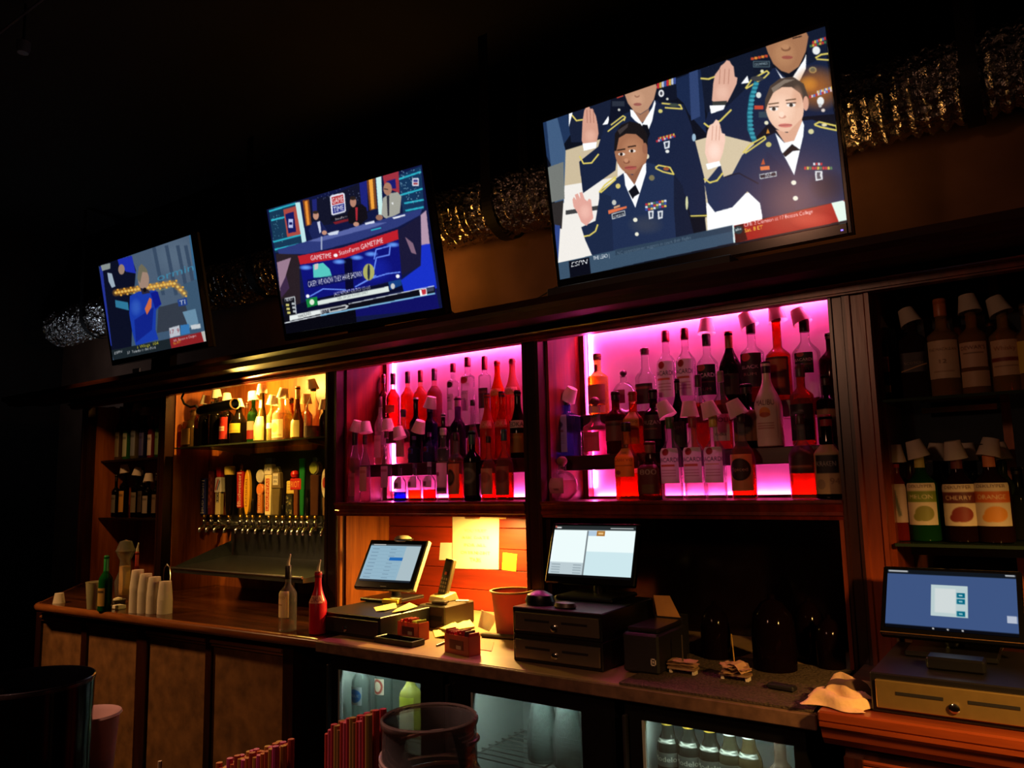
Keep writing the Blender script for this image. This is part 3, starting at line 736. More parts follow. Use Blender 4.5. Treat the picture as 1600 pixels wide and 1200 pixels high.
for k in range(7): ra.rect(1318+k*11, 150-k*3, 1328+k*11, 162-k*3, [(60, 110, 70), (200, 160, 60), (190, 50, 50)][k % 3]); ra.rect(1330+k*9, 132-k*3, 1338+k*9, 146-k*3, [(200, 50, 50), (220, 200, 80), (90, 110, 170)][k % 3])
ra.ell(1348, 176, 18, 19, (225, 228, 228)); ra.line([(1345, 210), (1370, 195), (1405, 190)], 8, GOLD); ra.line([(1350, 216), (1405, 220)], 7, GOLD)
ra.line([(1022, 350), (1050, 310), (1120, 270), (1130, 280), (1110, 300), (1024, 352)], 7, GOLD); ra.ell(1075, 306, 30, 12, (60, 60, 62))
ra.line([(1072, 325), (1050, 390), (1040, 470), (1042, 540), (1062, 590)], 24, (30, 104, 124))
for k in range(14): ra.ell(1070-30*math.sin(k/13*2.6)*.9, 330+k*19, 13, 6, (58, 150, 168))
ra.ell(1082, 382, 12, 14, (214, 216, 210)); ra.rect(1062, 430, 1104, 448, (190, 70, 50)); ra.rect(1082, 458, 1130, 486, (50, 66, 80)); ra.ell(1118, 510, 10, 9, (224, 220, 190))
ra.blob(1350, 350, 130, 110, (196, 110, 40), .75); ra.blob(1310, 330, 50, 40, (230, 150, 50), .6)  # orange lamp glare on the screen, painted into the picture
for k in range(11): ra.rect(1316+k*9.6, 384-k*3, 1324+k*9.6, 396-k*3, [(190, 50, 60), (220, 200, 200), (90, 120, 200)][k % 3]); ra.rect(1352+k*6.5, 362-k*2, 1357+k*6.5, 374-k*2, [(230, 230, 230), (220, 180, 70), (90, 130, 220)][k % 3])
ra.ell(1368, 410, 16, 20, (228, 230, 228)); ra.ell(1380, 452, 9, 8, (214, 200, 190)); ra.ell(1366, 430, 8, 9, (190, 190, 190))
P([(866, 408), (872, 330), (880, 288), (900, 262), (908, 246), (922, 236), (934, 221), (948, 224), (956, 240), (966, 250), (972, 296), (984, 302), (980, 330), (960, 372), (938, 414), (890, 422)], (214, 166, 146))
for x in (908, 930, 950): ra.line([(x-4, 262), (x-8, 330)], 3, (168, 116, 98))
ra.blob(915, 370, 36, 44, (232, 188, 168), .7); P([(866, 412), (936, 408), (930, 428), (870, 430)], (52, 54, 52))
P([(855, 430), (928, 428), (920, 448), (862, 468)], WHITE); ra.line([(830, 512), (850, 528), (905, 500), (955, 450)], 8, GOLD)
# woman in front, left
P([(345, 830), (425, 765), (468, 735), (560, 690), (620, 708), (690, 745), (725, 800), (750, 900), (782, 1022), (600, 1068), (412, 1112), (405, 1050), (345, 950)], NAVY2)
P([(690, 745), (730, 800), (752, 900), (782, 1022), (700, 1044), (690, 900)], (20, 28, 50)); ra.blob(560, 980, 90, 50, (70, 72, 80), .5)
P([(262, 992), (328, 962), (350, 830), (400, 850), (412, 1112), (312, 1122), (280, 1050)], (26, 38, 66))
ra.ell(492, 640, 76, 108, (158, 106, 78), 1, -6); ra.blob(500, 650, 60, 80, (188, 134, 100), .7)
P([(414, 640), (418, 560), (446, 520), (486, 503), (536, 515), (566, 560), (570, 620), (556, 640), (548, 590), (515, 562), (470, 560), (436, 580), (424, 640)], (24, 20, 22))
P([(430, 545), (480, 512), (476, 530), (440, 565)], (60, 52, 52)); ra.ell(556, 628, 12, 26, (150, 98, 74))
for x, y in ((449, 655), (498, 640)): ra.ell(x, y, 16, 7, (235, 225, 215)); ra.ell(x-2, y, 7, 7, (30, 18, 16)); ra.line([(x-20, y-18), (x+16, y-24)], 6, (40, 26, 22))
ra.ell(472, 690, 15, 9, (130, 80, 60)); ra.ell(470, 684, 10, 10, (190, 136, 104)); ra.ell(490, 718, 28, 9, (170, 84, 76)); ra.line([(464, 718), (516, 712)], 3, (110, 50, 46))
P([(462, 735), (500, 752), (545, 700), (552, 720), (515, 800), (480, 780)], (140, 92, 68))
P([(458, 738), (470, 744), (508, 796), (548, 705), (562, 694), (562, 740), (512, 902), (488, 850), (466, 800)], WHITE)
P([(480, 826), (512, 795), (532, 836), (508, 850), (500, 862)], (14, 16, 24))
for x, y, q in ((512, 958, 10), (519, 1024, 9)): ra.ell(x, y, q, q, (228, 226, 205))
for k in range(8):
    for j in range(3): ra.rect(558+k*12.4, 882+j*12-k*2.4, 569+k*12.4, 892+j*12-k*2.4, [(190, 50, 60), (220, 190, 90), (210, 215, 225), (70, 110, 80), (60, 80, 160)][(k+j*2) % 5])
for x in (585, 628): P([(x-14, 918), (x+12, 914), (x+10, 950), (x-10, 956)], (214, 218, 222)); P([(x-6, 924), (x+5, 922), (x+4, 944), (x-4, 946)], (60, 70, 90))
P([(402, 930), (464, 914), (467, 938), (405, 956)], (200, 205, 205)); P([(406, 933), (461, 918), (463, 936), (409, 952)], (24, 30, 44)); ltext(ra, 'JOHNSON', (411, 950), (460, 936), 11, WHITE)
P([(386, 914), (472, 894), (472, 904), (388, 932)], (216, 110, 70)); P([(412, 898), (440, 888), (442, 896), (414, 906)], (210, 160, 120)); ra.ell(414, 878, 10, 12, (190, 190, 180)); ra.ell(432, 802, 11, 12, (206, 190, 110)); ra.ell(588, 764, 13, 13, (120, 112, 80))
ra.line([(346, 830), (372, 796), (420, 760), (420, 772), (352, 832)], 7, GOLD); ra.line([(605, 716), (620, 706), (672, 716), (690, 748), (640, 736), (606, 720)], 7, GOLD); ra.ell(655, 722, 14, 8, (150, 80, 50)); ra.ell(750, 880, 6, 32, (206, 206, 160))
P([(222, 864), (228, 852), (240, 868), (232, 842), (246, 836), (258, 862), (254, 832), (266, 829), (278, 862), (290, 872), (298, 860), (308, 866), (312, 910), (318, 950), (286, 986), (262, 968), (244, 924), (226, 896)], (218, 160, 148))
ra.blob(280, 920, 30, 40, (236, 186, 172), .7); ra.line([(275, 1034), (300, 1030), (328, 1010), (338, 980)], 7, GOLD)
# woman in front, right
P([(1005, 660), (1060, 610), (1110, 578), (1160, 555), (1200, 600), (1285, 500), (1330, 495), (1450, 545), (1470, 700), (1482, 866), (1100, 948), (1088, 880), (1030, 826), (960, 900), (880, 922), (848, 880), (832, 790), (905, 700), (920, 760), (960, 745)], NAVY2)
P([(1120, 640), (1240, 760), (1255, 930), (1100, 950), (1095, 800)], (27, 40, 72)); ra.blob(1400, 800, 90, 80, (16, 24, 44), .8); ra.line([(925, 760), (990, 742), (1080, 790)], 5, (16, 22, 40))
ra.ell(1202, 435, 88, 118, (230, 186, 160), 1, -8); ra.blob(1185, 450, 70, 80, (246, 210, 186), .8)
P([(1110, 470), (1112, 400), (1135, 340), (1180, 305), (1240, 297), (1290, 330), (1312, 390), (1300, 440), (1282, 380), (1235, 345), (1190, 345), (1150, 370), (1125, 420)], (74, 60, 52))
P([(1140, 350), (1200, 310), (1250, 310), (1200, 330), (1150, 372)], (126, 112, 100)); ra.ell(1300, 420, 13, 34, (214, 160, 136)); ra.blob(1260, 390, 30, 60, (206, 150, 120), .5)
for x, y in ((1152, 446), (1232, 428)): ra.ell(x, y, 20, 8, (240, 235, 230)); ra.ell(x, y, 9, 8, (60, 50, 44)); ra.line([(x-24, y-22), (x+22, y-28)], 6, (110, 82, 62)); ra.line([(x-22, y-8), (x+22, y-11)], 4, (60, 44, 40))
ra.ell(1192, 482, 17, 8, (206, 150, 128)); ra.ell(1188, 472, 12, 14, (250, 214, 192)); ra.ell(1205, 522, 32, 9, (206, 120, 110)); ra.line([(1174, 523), (1236, 518)], 3, (150, 80, 74))
P([(1160, 540), (1215, 556), (1280, 490), (1290, 520), (1245, 600), (1200, 600)], (214, 164, 138))
P([(1158, 556), (1200, 602), (1246, 592), (1284, 500), (1292, 520), (1288, 570), (1246, 752), (1214, 690), (1186, 640)], WHITE)
P([(1192, 652), (1236, 608), (1276, 636), (1240, 640), (1205, 668)], (14, 16, 24))
for x, y in ((1244, 786), (1252, 858)): ra.ell(x, y, 12, 11, (224, 226, 210))
P([(1085, 748), (1164, 734), (1166, 756), (1088, 770)], (206, 212, 212)); P([(1089, 751), (1160, 738), (1162, 753), (1091, 766)], (22, 28, 44)); ltext(ra, 'DIAZ', (1112, 760), (1142, 754), 12, WHITE)
P([(1088, 712), (1132, 708), (1134, 726), (1090, 730)], (222, 120, 70)); P([(1092, 704), (1104, 672), (1112, 702)], (180, 80, 50)); P([(1116, 560), (1124, 536), (1134, 558)], (200, 130, 50)); ra.ell(1128, 610, 13, 12, (190, 180, 110)); ra.ell(1324, 550, 13, 12, (206, 200, 150))
for k in range(11): ra.rect(1292+k*12, 712, 1302+k*12, 726, [(190, 50, 60), (210, 180, 80), (80, 120, 90), (200, 60, 60)][k % 4])
for k in range(4): ra.rect(1334+k*11, 694, 1343+k*11, 706, [(220, 220, 225), (190, 50, 60)][k % 2])
P([(1342, 732), (1376, 732), (1378, 772), (1345, 778)], (214, 218, 222)); P([(1350, 738), (1368, 738), (1364, 752), (1372, 768), (1352, 770)], (70, 76, 90))
ra.line([(1010, 648), (1040, 612), (1110, 572), (1114, 584), (1020, 650)], 7, GOLD); ra.line([(1340, 518), (1362, 506), (1440, 524), (1446, 545), (1370, 530), (1342, 520)], 8, GOLD); ra.ell(1385, 520, 12, 7, (220, 210, 170))
P([(834, 648), (838, 590), (846, 548), (858, 520), (872, 512), (884, 494), (896, 500), (904, 520), (912, 556), (926, 562), (928, 592), (916, 650), (900, 694), (852, 704)], (238, 198, 180))
for x in (870, 888, 903): ra.line([(x, 524), (x-4, 590)], 3, (198, 146, 126))
ra.blob(878, 640, 34, 44, (250, 220, 206), .7)
P([(838, 700), (900, 686), (908, 708), (846, 726)], WHITE); ra.line([(830, 768), (856, 786), (890, 776), (916, 742)], 8, GOLD)
# captions
P([(150, 1158), (420, 1098), (962, 982), (966, 1064), (560, 1150), (160, 1240)], (56, 78, 100)); P([(418, 1095), (740, 1030), (960, 985), (964, 1010), (420, 1122)], (44, 62, 82))
P([(204, 1150), (298, 1130), (308, 1215), (212, 1240)], (10, 12, 24)); ltext(ra, 'ESPN', (216, 1176), (288, 1160), 22, WHITE, (.15, -1.0)); ra.line([(214, 1166), (288, 1150)], 3, (10, 12, 24))
ltext(ra, 'THE LEAD |', (318, 1144), (392, 1130), 17, WHITE); ltext(ra, 'NC commissioner suggests in court their Eagles', (430, 1120), (770, 1046), 15, (84, 104, 122))
P([(960, 984), (968, 982), (974, 1062), (966, 1064)], (210, 230, 230)); P([(968, 985), (1420, 880), (1456, 966), (975, 1064)], (158, 30, 26)); P([(970, 986), (1010, 976), (1030, 1050), (975, 1064)], (60, 16, 16))
ra.blob(1330, 960, 110, 40, (214, 90, 70), .5); P([(1418, 880), (1472, 868), (1490, 880), (1500, 956), (1452, 967)], (218, 238, 226)); P([(1472, 868), (1492, 864), (1494, 880)], (190, 60, 60))
ra.ell(988, 1004, 20, 19, (30, 50, 56)); ltext(ra, 'abc', (974, 1010), (1004, 1003), 12, WHITE); ltext(ra, 'CFB: 2 Clemson at 17 Boston College', (1016, 990), (1332, 926), 17, (250, 240, 240)); ltext(ra, 'Sat. 8 ET', (1018, 1016), (1102, 998), 17, (246, 220, 70))
tv3 = television('largest television, showing soldiers in dark uniforms raising their hands', fc, ra, False, 1.12, 1.5)
o = MB().lathe([(0, -.003), (.003, -.002), (.003, .002), (0, .003)], n=8); q = fc.P(.985, 1.035, .008)
o.M = None; oo = MB().cbox(q[0], q[1], q[2], .006, .002, .004).build('power_light', emit((.15, .1, 1.0), 4.0), tv3)

# ---- middle television: studio talk show
fc = Face(-2.566, 2.38, 2.549, 4.0, 12.9, .955, .611)
ra = fc.raster(360, 230, 380, 230, 4.0, (16, 22, 62)); P = ra.poly
TEAL = (44, 176, 196)
P([(160, 390), (330, 340), (400, 640), (200, 660)], (22, 54, 82)); P([(960, 180), (1110, 120), (1130, 390), (1000, 420)], (20, 50, 86))
for a, b in (((165, 402), (330, 352)), ((178, 458), (335, 420)), ((190, 592), (372, 546)), ((200, 640), (380, 600)), ((955, 208), (1108, 156)), ((980, 302), (1118, 262)), ((1008, 352), (1125, 330)), ((1015, 398), (1124, 376))): ra.line([a, b], 11, TEAL)
for k in range(60):
    x, y = rnd.uniform(980, 1105), rnd.uniform(130, 350); ra.rect(x, y, x+4, y+5, (150, 200, 220))
for k in range(30):
    x, y = rnd.uniform(185, 255), rnd.uniform(420, 590); ra.rect(x, y, x+4, y+4, (90, 150, 170))
P([(252, 392), (330, 370), (362, 545), (276, 562)], (168, 72, 64)); P([(264, 420), (316, 404), (332, 528), (284, 540)], (20, 24, 92)); ra.rect(284, 450, 312, 505, (180, 190, 230)); ra.rect(288, 470, 308, 486, (20, 24, 92))
P([(385, 340), (560, 300), (760, 210), (800, 400), (640, 470), (420, 500)], (18, 20, 40))
P([(372, 334), (412, 328), (428, 486), (392, 494)], (120, 62, 30)); P([(384, 340), (402, 336), (416, 484), (400, 488)], (226, 140, 50))
P([(770, 208), (824, 190), (836, 384), (790, 396)], (110, 60, 30)); P([(784, 204), (808, 197), (820, 386), (800, 390)], (236, 160, 60)); P([(430, 330), (460, 322), (462, 420), (436, 430)], (30, 36, 110)); P([(725, 225), (772, 210), (780, 400), (740, 395)], (28, 34, 120))
P([(326, 350), (356, 343), (402, 632), (376, 638)], (188, 226, 228)); P([(828, 182), (862, 174), (872, 425), (846, 425)], (196, 232, 230))
P([(868, 168), (970, 146), (976, 290), (884, 250)], (156, 48, 62)); P([(895, 215), (950, 200), (955, 260), (900, 262)], (24, 26, 110))
for k in range(40):
    x, y = rnd.uniform(465, 730), rnd.uniform(260, 330); ra.rect(x, y, x+4, y+4, (100, 110, 150))
P([(542, 312), (552, 302), (622, 286), (634, 292), (642, 398), (634, 408), (562, 428), (552, 422)], (222, 224, 236)); P([(552, 314), (624, 297), (630, 346), (556, 364)], (178, 52, 56)); P([(558, 370), (632, 352), (634, 398), (562, 418)], (38, 44, 128))
ltext(ra, 'GAME', (558, 356), (626, 340), 34, WHITE); ltext(ra, 'TIME', (566, 410), (630, 394), 34, WHITE)
P([(545, 440), (655, 420), (655, 440), (550, 462)], (14, 14, 26)); ltext(ra, 'StateFarm', (575, 458), (650, 438), 13, (230, 220, 220)); P([(560, 470), (660, 446), (660, 462), (575, 484)], (120, 30, 40))
ra.rect(1056, 196, 1096, 244, (226, 226, 236)); ra.rect(1062, 204, 1090, 220, (60, 60, 130)); ra.rect(1062, 224, 1090, 236, (150, 60, 70))
P([(408, 520), (436, 466), (486, 462), (524, 520), (512, 572), (440, 590)], (26, 34, 84)); ra.ell(455, 428, 18, 27, (190, 140, 118)); ra.ell(452, 408, 17, 10, (50, 36, 30)); P([(462, 470), (480, 462), (488, 530), (478, 540)], (200, 206, 226)); ra.ell(508, 535, 16, 14, (190, 140, 118))
P([(652, 410), (676, 372), (740, 356), (770, 380), (778, 448), (735, 482), (660, 478)], (18, 15, 22)); ra.ell(687, 344, 20, 32, (176, 126, 106)); ra.ell(686, 320, 19, 12, (40, 30, 28)); P([(700, 378), (716, 376), (714, 460), (704, 462)], (168, 40, 52)); ra.ell(706, 482, 18, 14, (190, 140, 118))
P([(864, 420), (872, 320), (915, 290), (965, 282), (988, 310), (978, 412), (905, 452), (880, 440)], (160, 160, 150)); ra.ell(902, 262, 27, 40, (166, 120, 98)); ra.line([(880, 262), (904, 266)], 5, (40, 30, 40)); P([(896, 305), (912, 303), (912, 430), (902, 432)], (40, 40, 54)); P([(925, 350), (938, 346), (936, 362)], WHITE); ra.ell(850, 440, 22, 18, (150, 106, 88))
P([(215, 640), (400, 588), (700, 505), (960, 425), (1118, 385), (1105, 425), (965, 500), (700, 590), (400, 668), (225, 668)], (44, 56, 118)); P([(400, 588), (760, 480), (900, 470), (820, 500), (480, 590)], (86, 98, 160))
P([(525, 540), (560, 528), (600, 520), (590, 545), (540, 552)], (206, 214, 230)); P([(760, 475), (818, 460), (822, 474), (764, 486)], (216, 222, 236)); P([(930, 440), (1010, 420), (1012, 430), (940, 450)], (226, 230, 240)); ra.line([(800, 520), (860, 505)], 7, TEAL); ra.line([(490, 560), (490, 640)], 10, (150, 160, 190))
P([(205, 665), (350, 672), (360, 1000), (300, 1010), (235, 980)], (40, 30, 36)); P([(212, 720), (300, 690), (250, 860), (232, 900)], (150, 120, 140)); P([(232, 880), (270, 800), (290, 880), (240, 940)], (60, 40, 70))
P([(342, 680), (620, 628), (968, 515), (972, 575), (640, 690), (356, 734)], (186, 30, 42))
ltext(ra, 'GAMETIME', (424, 708), (552, 690), 30, WHITE); ltext(ra, 'StateFarm', (600, 676), (726, 642), 26, WHITE); ltext(ra, 'GAMETIME', (736, 640), (874, 596), 30, WHITE); ra.ell(578, 676, 13, 11, WHITE)
P([(356, 735), (640, 690), (972, 578), (990, 820), (640, 905), (392, 960)], (14, 18, 116)); P([(630, 700), (680, 690), (690, 880), (640, 890)], (8, 8, 40))
for x, y in ((710, 690), (600, 716), (936, 610), (392, 752), (800, 668)): ra.blob(x, y, 46, 18, (110, 170, 255), .9)
ra.blob(820, 760, 120, 90, (24, 40, 180), .6)
P([(436, 735), (500, 722), (540, 760), (556, 810), (440, 815)], (84, 196, 188)); P([(445, 730), (470, 726), (468, 760), (446, 768)], (206, 190, 190))
for q in ([(818, 700), (830, 640), (918, 616), (912, 672), (832, 690), (812, 790)], [(700, 872), (800, 820), (900, 790), (980, 780)], [(420, 930), (500, 885), (640, 890)], [(720, 860), (830, 800)]): ra.line(q, 7, (110, 150, 250))
ra.ell(784, 780, 36, 52, (170, 170, 96)); ra.ell(784, 780, 8, 50, (30, 40, 60)); ra.ell(965, 806, 12, 12, WHITE); ra.ell(404, 930, 11, 11, WHITE)
P([(400, 826), (740, 770), (742, 820), (404, 882)], (10, 14, 60), .55); ltext(ra, 'CASEY: WE KNOW THEY HAVE SHOWN', (408, 874), (742, 806), 34, WHITE)
P([(235, 1000), (330, 985), (400, 960), (640, 905), (985, 830), (1000, 890), (480, 1030), (250, 1085)], (10, 12, 40))
ltext(ra, 'JAZZ REPORT CELTICS 123-115', (568, 928), (794, 884), 20, (236, 238, 240)); P([(464, 960), (906, 868), (912, 900), (468, 986)], (216, 226, 220)); ltext(ra, 'NBA TIP OFF PLAYERS ONLY', (590, 955), (780, 912), 16, (120, 130, 130))
P([(392, 948), (462, 932), (467, 984), (402, 1002)], (20, 128, 58)); ra.ell(430, 967, 15, 18, (220, 230, 210)); P([(905, 842), (986, 822), (990, 862), (916, 892)], (20, 62, 128)); ra.ell(934, 868, 13, 18, (200, 200, 200))
P([(1108, 425), (1142, 395), (1164, 605), (1112, 612)], (176, 146, 168)); P([(965, 520), (1105, 430), (1112, 740), (990, 800)], (26, 24, 54)); P([(1010, 560), (1060, 600), (1082, 670), (1050, 660)], (130, 100, 120))
P([(1112, 612), (1166, 602), (1210, 880), (1010, 930), (985, 830), (1108, 740)], (24, 48, 196)); P([(640, 1000), (1200, 880), (1226, 1010), (560, 1070)], (16, 16, 96))  # last patch paints the blue reflection of the glossy lower bezel
P([(200, 1115), (620, 1020), (700, 1005), (720, 1200), (200, 1260)], (7, 7, 16)); P([(240, 1060), (480, 1010), (1195, 870), (1196, 916), (480, 1056), (260, 1095)], (12, 12, 22))
P([(290, 1052), (480, 1012), (484, 1040), (292, 1084)], (226, 232, 230)); ltext(ra, 'HEADLINES', (345, 1066), (425, 1044), 18, (90, 90, 90)); P([(478, 1014), (640, 982), (660, 990), (644, 1012), (484, 1044)], (190, 194, 194)); P([(486, 1020), (536, 1010), (538, 1032), (490, 1040)], (30, 30, 40)); ltext(ra, 'BUCKS', (488, 1036), (536, 1024), 18, WHITE); P([(542, 1008), (640, 990), (640, 1002), (544, 1024)], (20, 20, 30))
ra.line([(660, 978), (1190, 866)], 5, (220, 230, 236)); ra.line([(484, 1050), (1196, 912)], 9, (130, 190, 226)); ra.line([(258, 1098), (484, 1050)], 6, (220, 226, 230))
P([(1098, 890), (1144, 880), (1148, 922), (1106, 930)], WHITE); P([(1112, 890), (1140, 884), (1142, 916), (1118, 922)], (190, 50, 60)); P([(1146, 882), (1190, 874), (1190, 896), (1148, 904)], (60, 66, 90))
P([(245, 948), (325, 932), (332, 1040), (262, 1056)], (16, 16, 24)); ra.line([(262, 946), (322, 934), (332, 1040)], 6, (180, 186, 190)); ltext(ra, '1 BEAST', (262, 966), (312, 954), 18, WHITE)
for k in range(3): ra.rect(268+k*4, 978+k*24, 288+k*4, 992+k*24, (206, 196, 110)); ra.rect(304+k*4, 970+k*24, 322+k*4, 984+k*24, (180, 186, 190))
tv2 = television('middle television with a panel of three men at a studio desk', fc, ra, True, 1.05, 1.5)
# ---- left television: interview in a blue coat
fc = Face(-4.277, 2.40, 2.605, .6, 11.2, .98, .592)
ra = fc.raster(260, 190, 0, 340, 4.0, (70, 96, 124)); P = ra.poly
P([(820, 240), (1200, 100), (1250, 500), (1000, 560), (860, 420)], (84, 104, 128)); ra.blob(1100, 240, 160, 130, (104, 126, 148), .6)
for x in (960, 1040, 1110, 1160): ra.line([(x, 180), (x+60, 480)], 22, (62, 82, 108))
P([(1180, 110), (1205, 105), (1260, 500), (1225, 480)], (60, 110, 150)); P([(1140, 420), (1240, 380), (1300, 770), (1180, 780)], (66, 96, 124))
P([(990, 560), (1150, 520), (1200, 680), (980, 720)], (58, 66, 80)); P([(1140, 590), (1220, 570), (1240, 660), (1180, 690)], (116, 156, 184))
ltext(ra, 'ormin', (985, 400), (1210, 330), 44, (70, 146, 182))
P([(620, 300), (740, 260), (820, 240), (850, 330), (830, 560), (820, 860), (700, 850), (650, 560)], (14, 18, 40)); P([(735, 262), (825, 240), (850, 350), (790, 340), (745, 300)], (34, 52, 190)); P([(622, 310), (640, 300), (660, 480), (700, 800), (680, 800)], (40, 56, 160)); P([(630, 300), (690, 285), (690, 320), (640, 335)], (150, 160, 156))
ra.ell(760, 325, 20, 32, (170, 140, 120)); P([(672, 345), (700, 350), (722, 430), (700, 440), (680, 400)], (170, 190, 206)); P([(720, 515), (800, 530), (806, 580), (724, 560)], (52, 130, 168))
for k in range(22):
    f = k/21; x = 725+f*(1150-725); y = 470-f*70 if f < .85 else 410+(f-.85)*420
    ra.blob(x, y, 26, 26, (250, 160, 40), .55); ra.ell(x, y, 9, 8, (255, 214, 110)); ra.ell(x+12, y+18 if k % 2 else y-18, 7, 6, (250, 186, 70))
P([(790, 470), (900, 470), (1100, 430), (1000, 460), (880, 500)], (150, 160, 110), .5)
P([(812, 490), (868, 462), (975, 455), (1010, 540), (975, 580), (972, 700), (990, 760), (850, 800), (828, 720), (808, 600)], (28, 64, 184)); P([(940, 470), (985, 460), (1008, 540), (970, 570)], (18, 30, 150)); P([(840, 640), (960, 560), (950, 700), (850, 780)], (20, 40, 150)); ra.blob(850, 560, 40, 60, (70, 120, 220), .6)
P([(905, 570), (935, 500), (948, 510), (946, 560), (918, 608)], (226, 116, 70)); ra.ell(898, 390, 34, 60, (176, 146, 128)); P([(858, 380), (868, 310), (885, 290), (915, 320), (925, 345), (890, 340), (876, 410)], (120, 116, 96)); P([(876, 440), (925, 450), (940, 470), (890, 480)], (50, 44, 60)); ra.ell(905, 452, 11, 14, (20, 16, 20))
P([(1108, 515), (1165, 498), (1172, 545), (1116, 556)], (40, 70, 150)); ltext(ra, 'TI', (1122, 548), (1158, 538), 28, (210, 220, 230))
P([(1056, 690), (1120, 672), (1126, 735), (1062, 750)], (206, 212, 222)); P([(1126, 672), (1180, 664), (1186, 722), (1130, 734)], (60, 130, 196)); ltext(ra, '17  9', (1064, 728), (1120, 716), 26, (150, 60, 70)); P([(1190, 672), (1250, 662), (1254, 690), (1196, 698)], (220, 226, 230))
P([(690, 830), (1060, 755), (1072, 830), (720, 910)], (30, 40, 46)); P([(1060, 755), (1275, 710), (1296, 775), (1070, 818)], (154, 36, 40)); P([(1255, 712), (1282, 706), (1298, 772), (1274, 780)], (206, 206, 200)); ltext(ra, 'NFL: Broncos at Chargers', (1085, 776), (1225, 742), 15, WHITE); ltext(ra, 'Thu. 8 ET', (1082, 796), (1130, 778), 15, (246, 210, 60))
ltext(ra, 'ESPN', (716, 854), (762, 842), 16, WHITE, (.1, -1)); ltext(ra, '1 Wings  104', (860, 818), (990, 790), 18, (236, 220, 60)); ltext(ra, '37  Toledo in the third', (796, 852), (972, 816), 16, WHITE)
tv1 = television('smallest looking television with a person in a blue coat', fc, ra, True, .78, 1.5)

# cables and boxes on the ledge
single(MB().box(-1.47, -.78, 2.33, 2.47, 2.1425, 2.20), 'cable_box', BLACKM, 'flat black box on the ledge under the largest television', 'box', bevel=.004)
for pts, lb in (([(665, 478), (668, 492), (672, 510)], 'short thin cable hanging below the middle television'),
                ([(688, 506), (694, 494), (702, 484), (712, 492), (724, 500)], 'black cable looping up from the ledge right of the middle television'),
                ([(870, 448), (840, 466), (800, 486), (770, 500)], 'long thin cable drooping on the wall towards the largest television')):
    q = [AY(a, b, 2.52 if len(pts) < 6 and pts[0][0] < 800 else 3.03) for a, b in pts]
    o = single(MB().tube([tuple(v-q[-1]) for v in q], .0035, 6), 'cable', BLACKM, lb, 'cable', q[-1], smooth=True)
q = AY(190+50, 574, 2.4)
t = thing('card_holder', 'small white lit card standing on the ledge below the left television', 'card', (q[0], 2.30, 2.1425))
MB().box(-.035, .035, -.004, .004, 0, .045).build('card', plain((190, 205, 225), .5), t)
MB().box(-.06, .04, .0, .03, 0, .008).build('foot', BLACK, t)

# ================================================================== REGISTER SCREENS
def register(label, X, Y, Z, yaw, tilt, w, h, m, ui, base_z, top_extra=None, glow=.9):
    fo = Face(X, Y, Z, yaw, tilt, w, h)
    t = thing('register_screen', label, 'register', (X, Y+.08, base_z), world=True)
    k = [m[0]/w, m[1]/h, m[2]/w, m[3]/h]
    fo.slab(MB(), 0, 1, 0, 1, -.022, 0).build('housing', BEZ, t, bevel=.004)
    ra = Ras(150, 95, (0, 0, 0), 2); ui(ra)
    a0, b0, a1, b1 = k[0], k[1], 1-k[2], 1-k[3]
    flat_print('screen', ra, (fo.P(a0, b0, .002), fo.r*w*(a1-a0), -fo.u*h*(b1-b0)), t, printed(glow))
    fo.slab(MB(), .3, .7, .35, .85, -.05, -.022).build('rear_housing', BLACKM, t)
    q = fo.P(.5, .75, -.04)
    MB().tube([q, (q[0], q[1]+.03, base_z+.06), (q[0], q[1]+.03, base_z+.012)], .022, 10).build('stand_neck', BLACK, t, True)
    MB().box(X-w*.32, X+w*.32, q[1]-.09, q[1]+.10, base_z, base_z+.014).build('stand_foot', BLACK, t, bevel=.004)
    return t, fo
def ui1(r):
    r.a[:] = (150, 186, 206); r.rect(0, 0, 1, .05, (70, 74, 76)); r.rect(.72, .06, 1, .96, (176, 196, 204)); r.rect(0, .95, 1, 1, (30, 40, 50))
    for k in range(9): r.rect(.04, .1+k*.095, .68, .105+k*.095, (130, 164, 186)); r.rect(.06, .13+k*.095, .2, .145+k*.095, (110, 140, 164)); r.rect(.42, .13+k*.095, .54, .145+k*.095, (120, 150, 172))
    r.rect(.46, .36, .72, .44, (34, 110, 190)); r.rect(.05, .012, .3, .03, (190, 190, 190))
def ui2(r):
    r.a[:] = (236, 250, 250); r.rect(0, 0, 1, .09, (38, 44, 46)); r.rect(.42, .1, .44, 1, (120, 130, 134)); r.rect(.0, .72, .42, .95, (186, 202, 208)); r.rect(.44, .5, 1, .95, (204, 230, 236))
    r.rect(.44, .1, .54, .2, (176, 200, 220)); r.rect(.54, .1, .64, .2, (170, 112, 40)); r.rect(.56, .13, .62, .17, (230, 190, 130)); r.rect(.0, .95, 1, 1, (10, 10, 12))
    for k in range(4): r.rect(.03, .76+k*.05, .14, .775+k*.05, (140, 156, 164)); r.rect(.3, .76+k*.05, .4, .775+k*.05, (140, 156, 164))
    r.rect(.03, .03, .09, .06, (220, 220, 220)); r.rect(.7, .04, .97, .06, (200, 204, 206)); r.rect(.01, .01, .03, .05, (200, 90, 70))
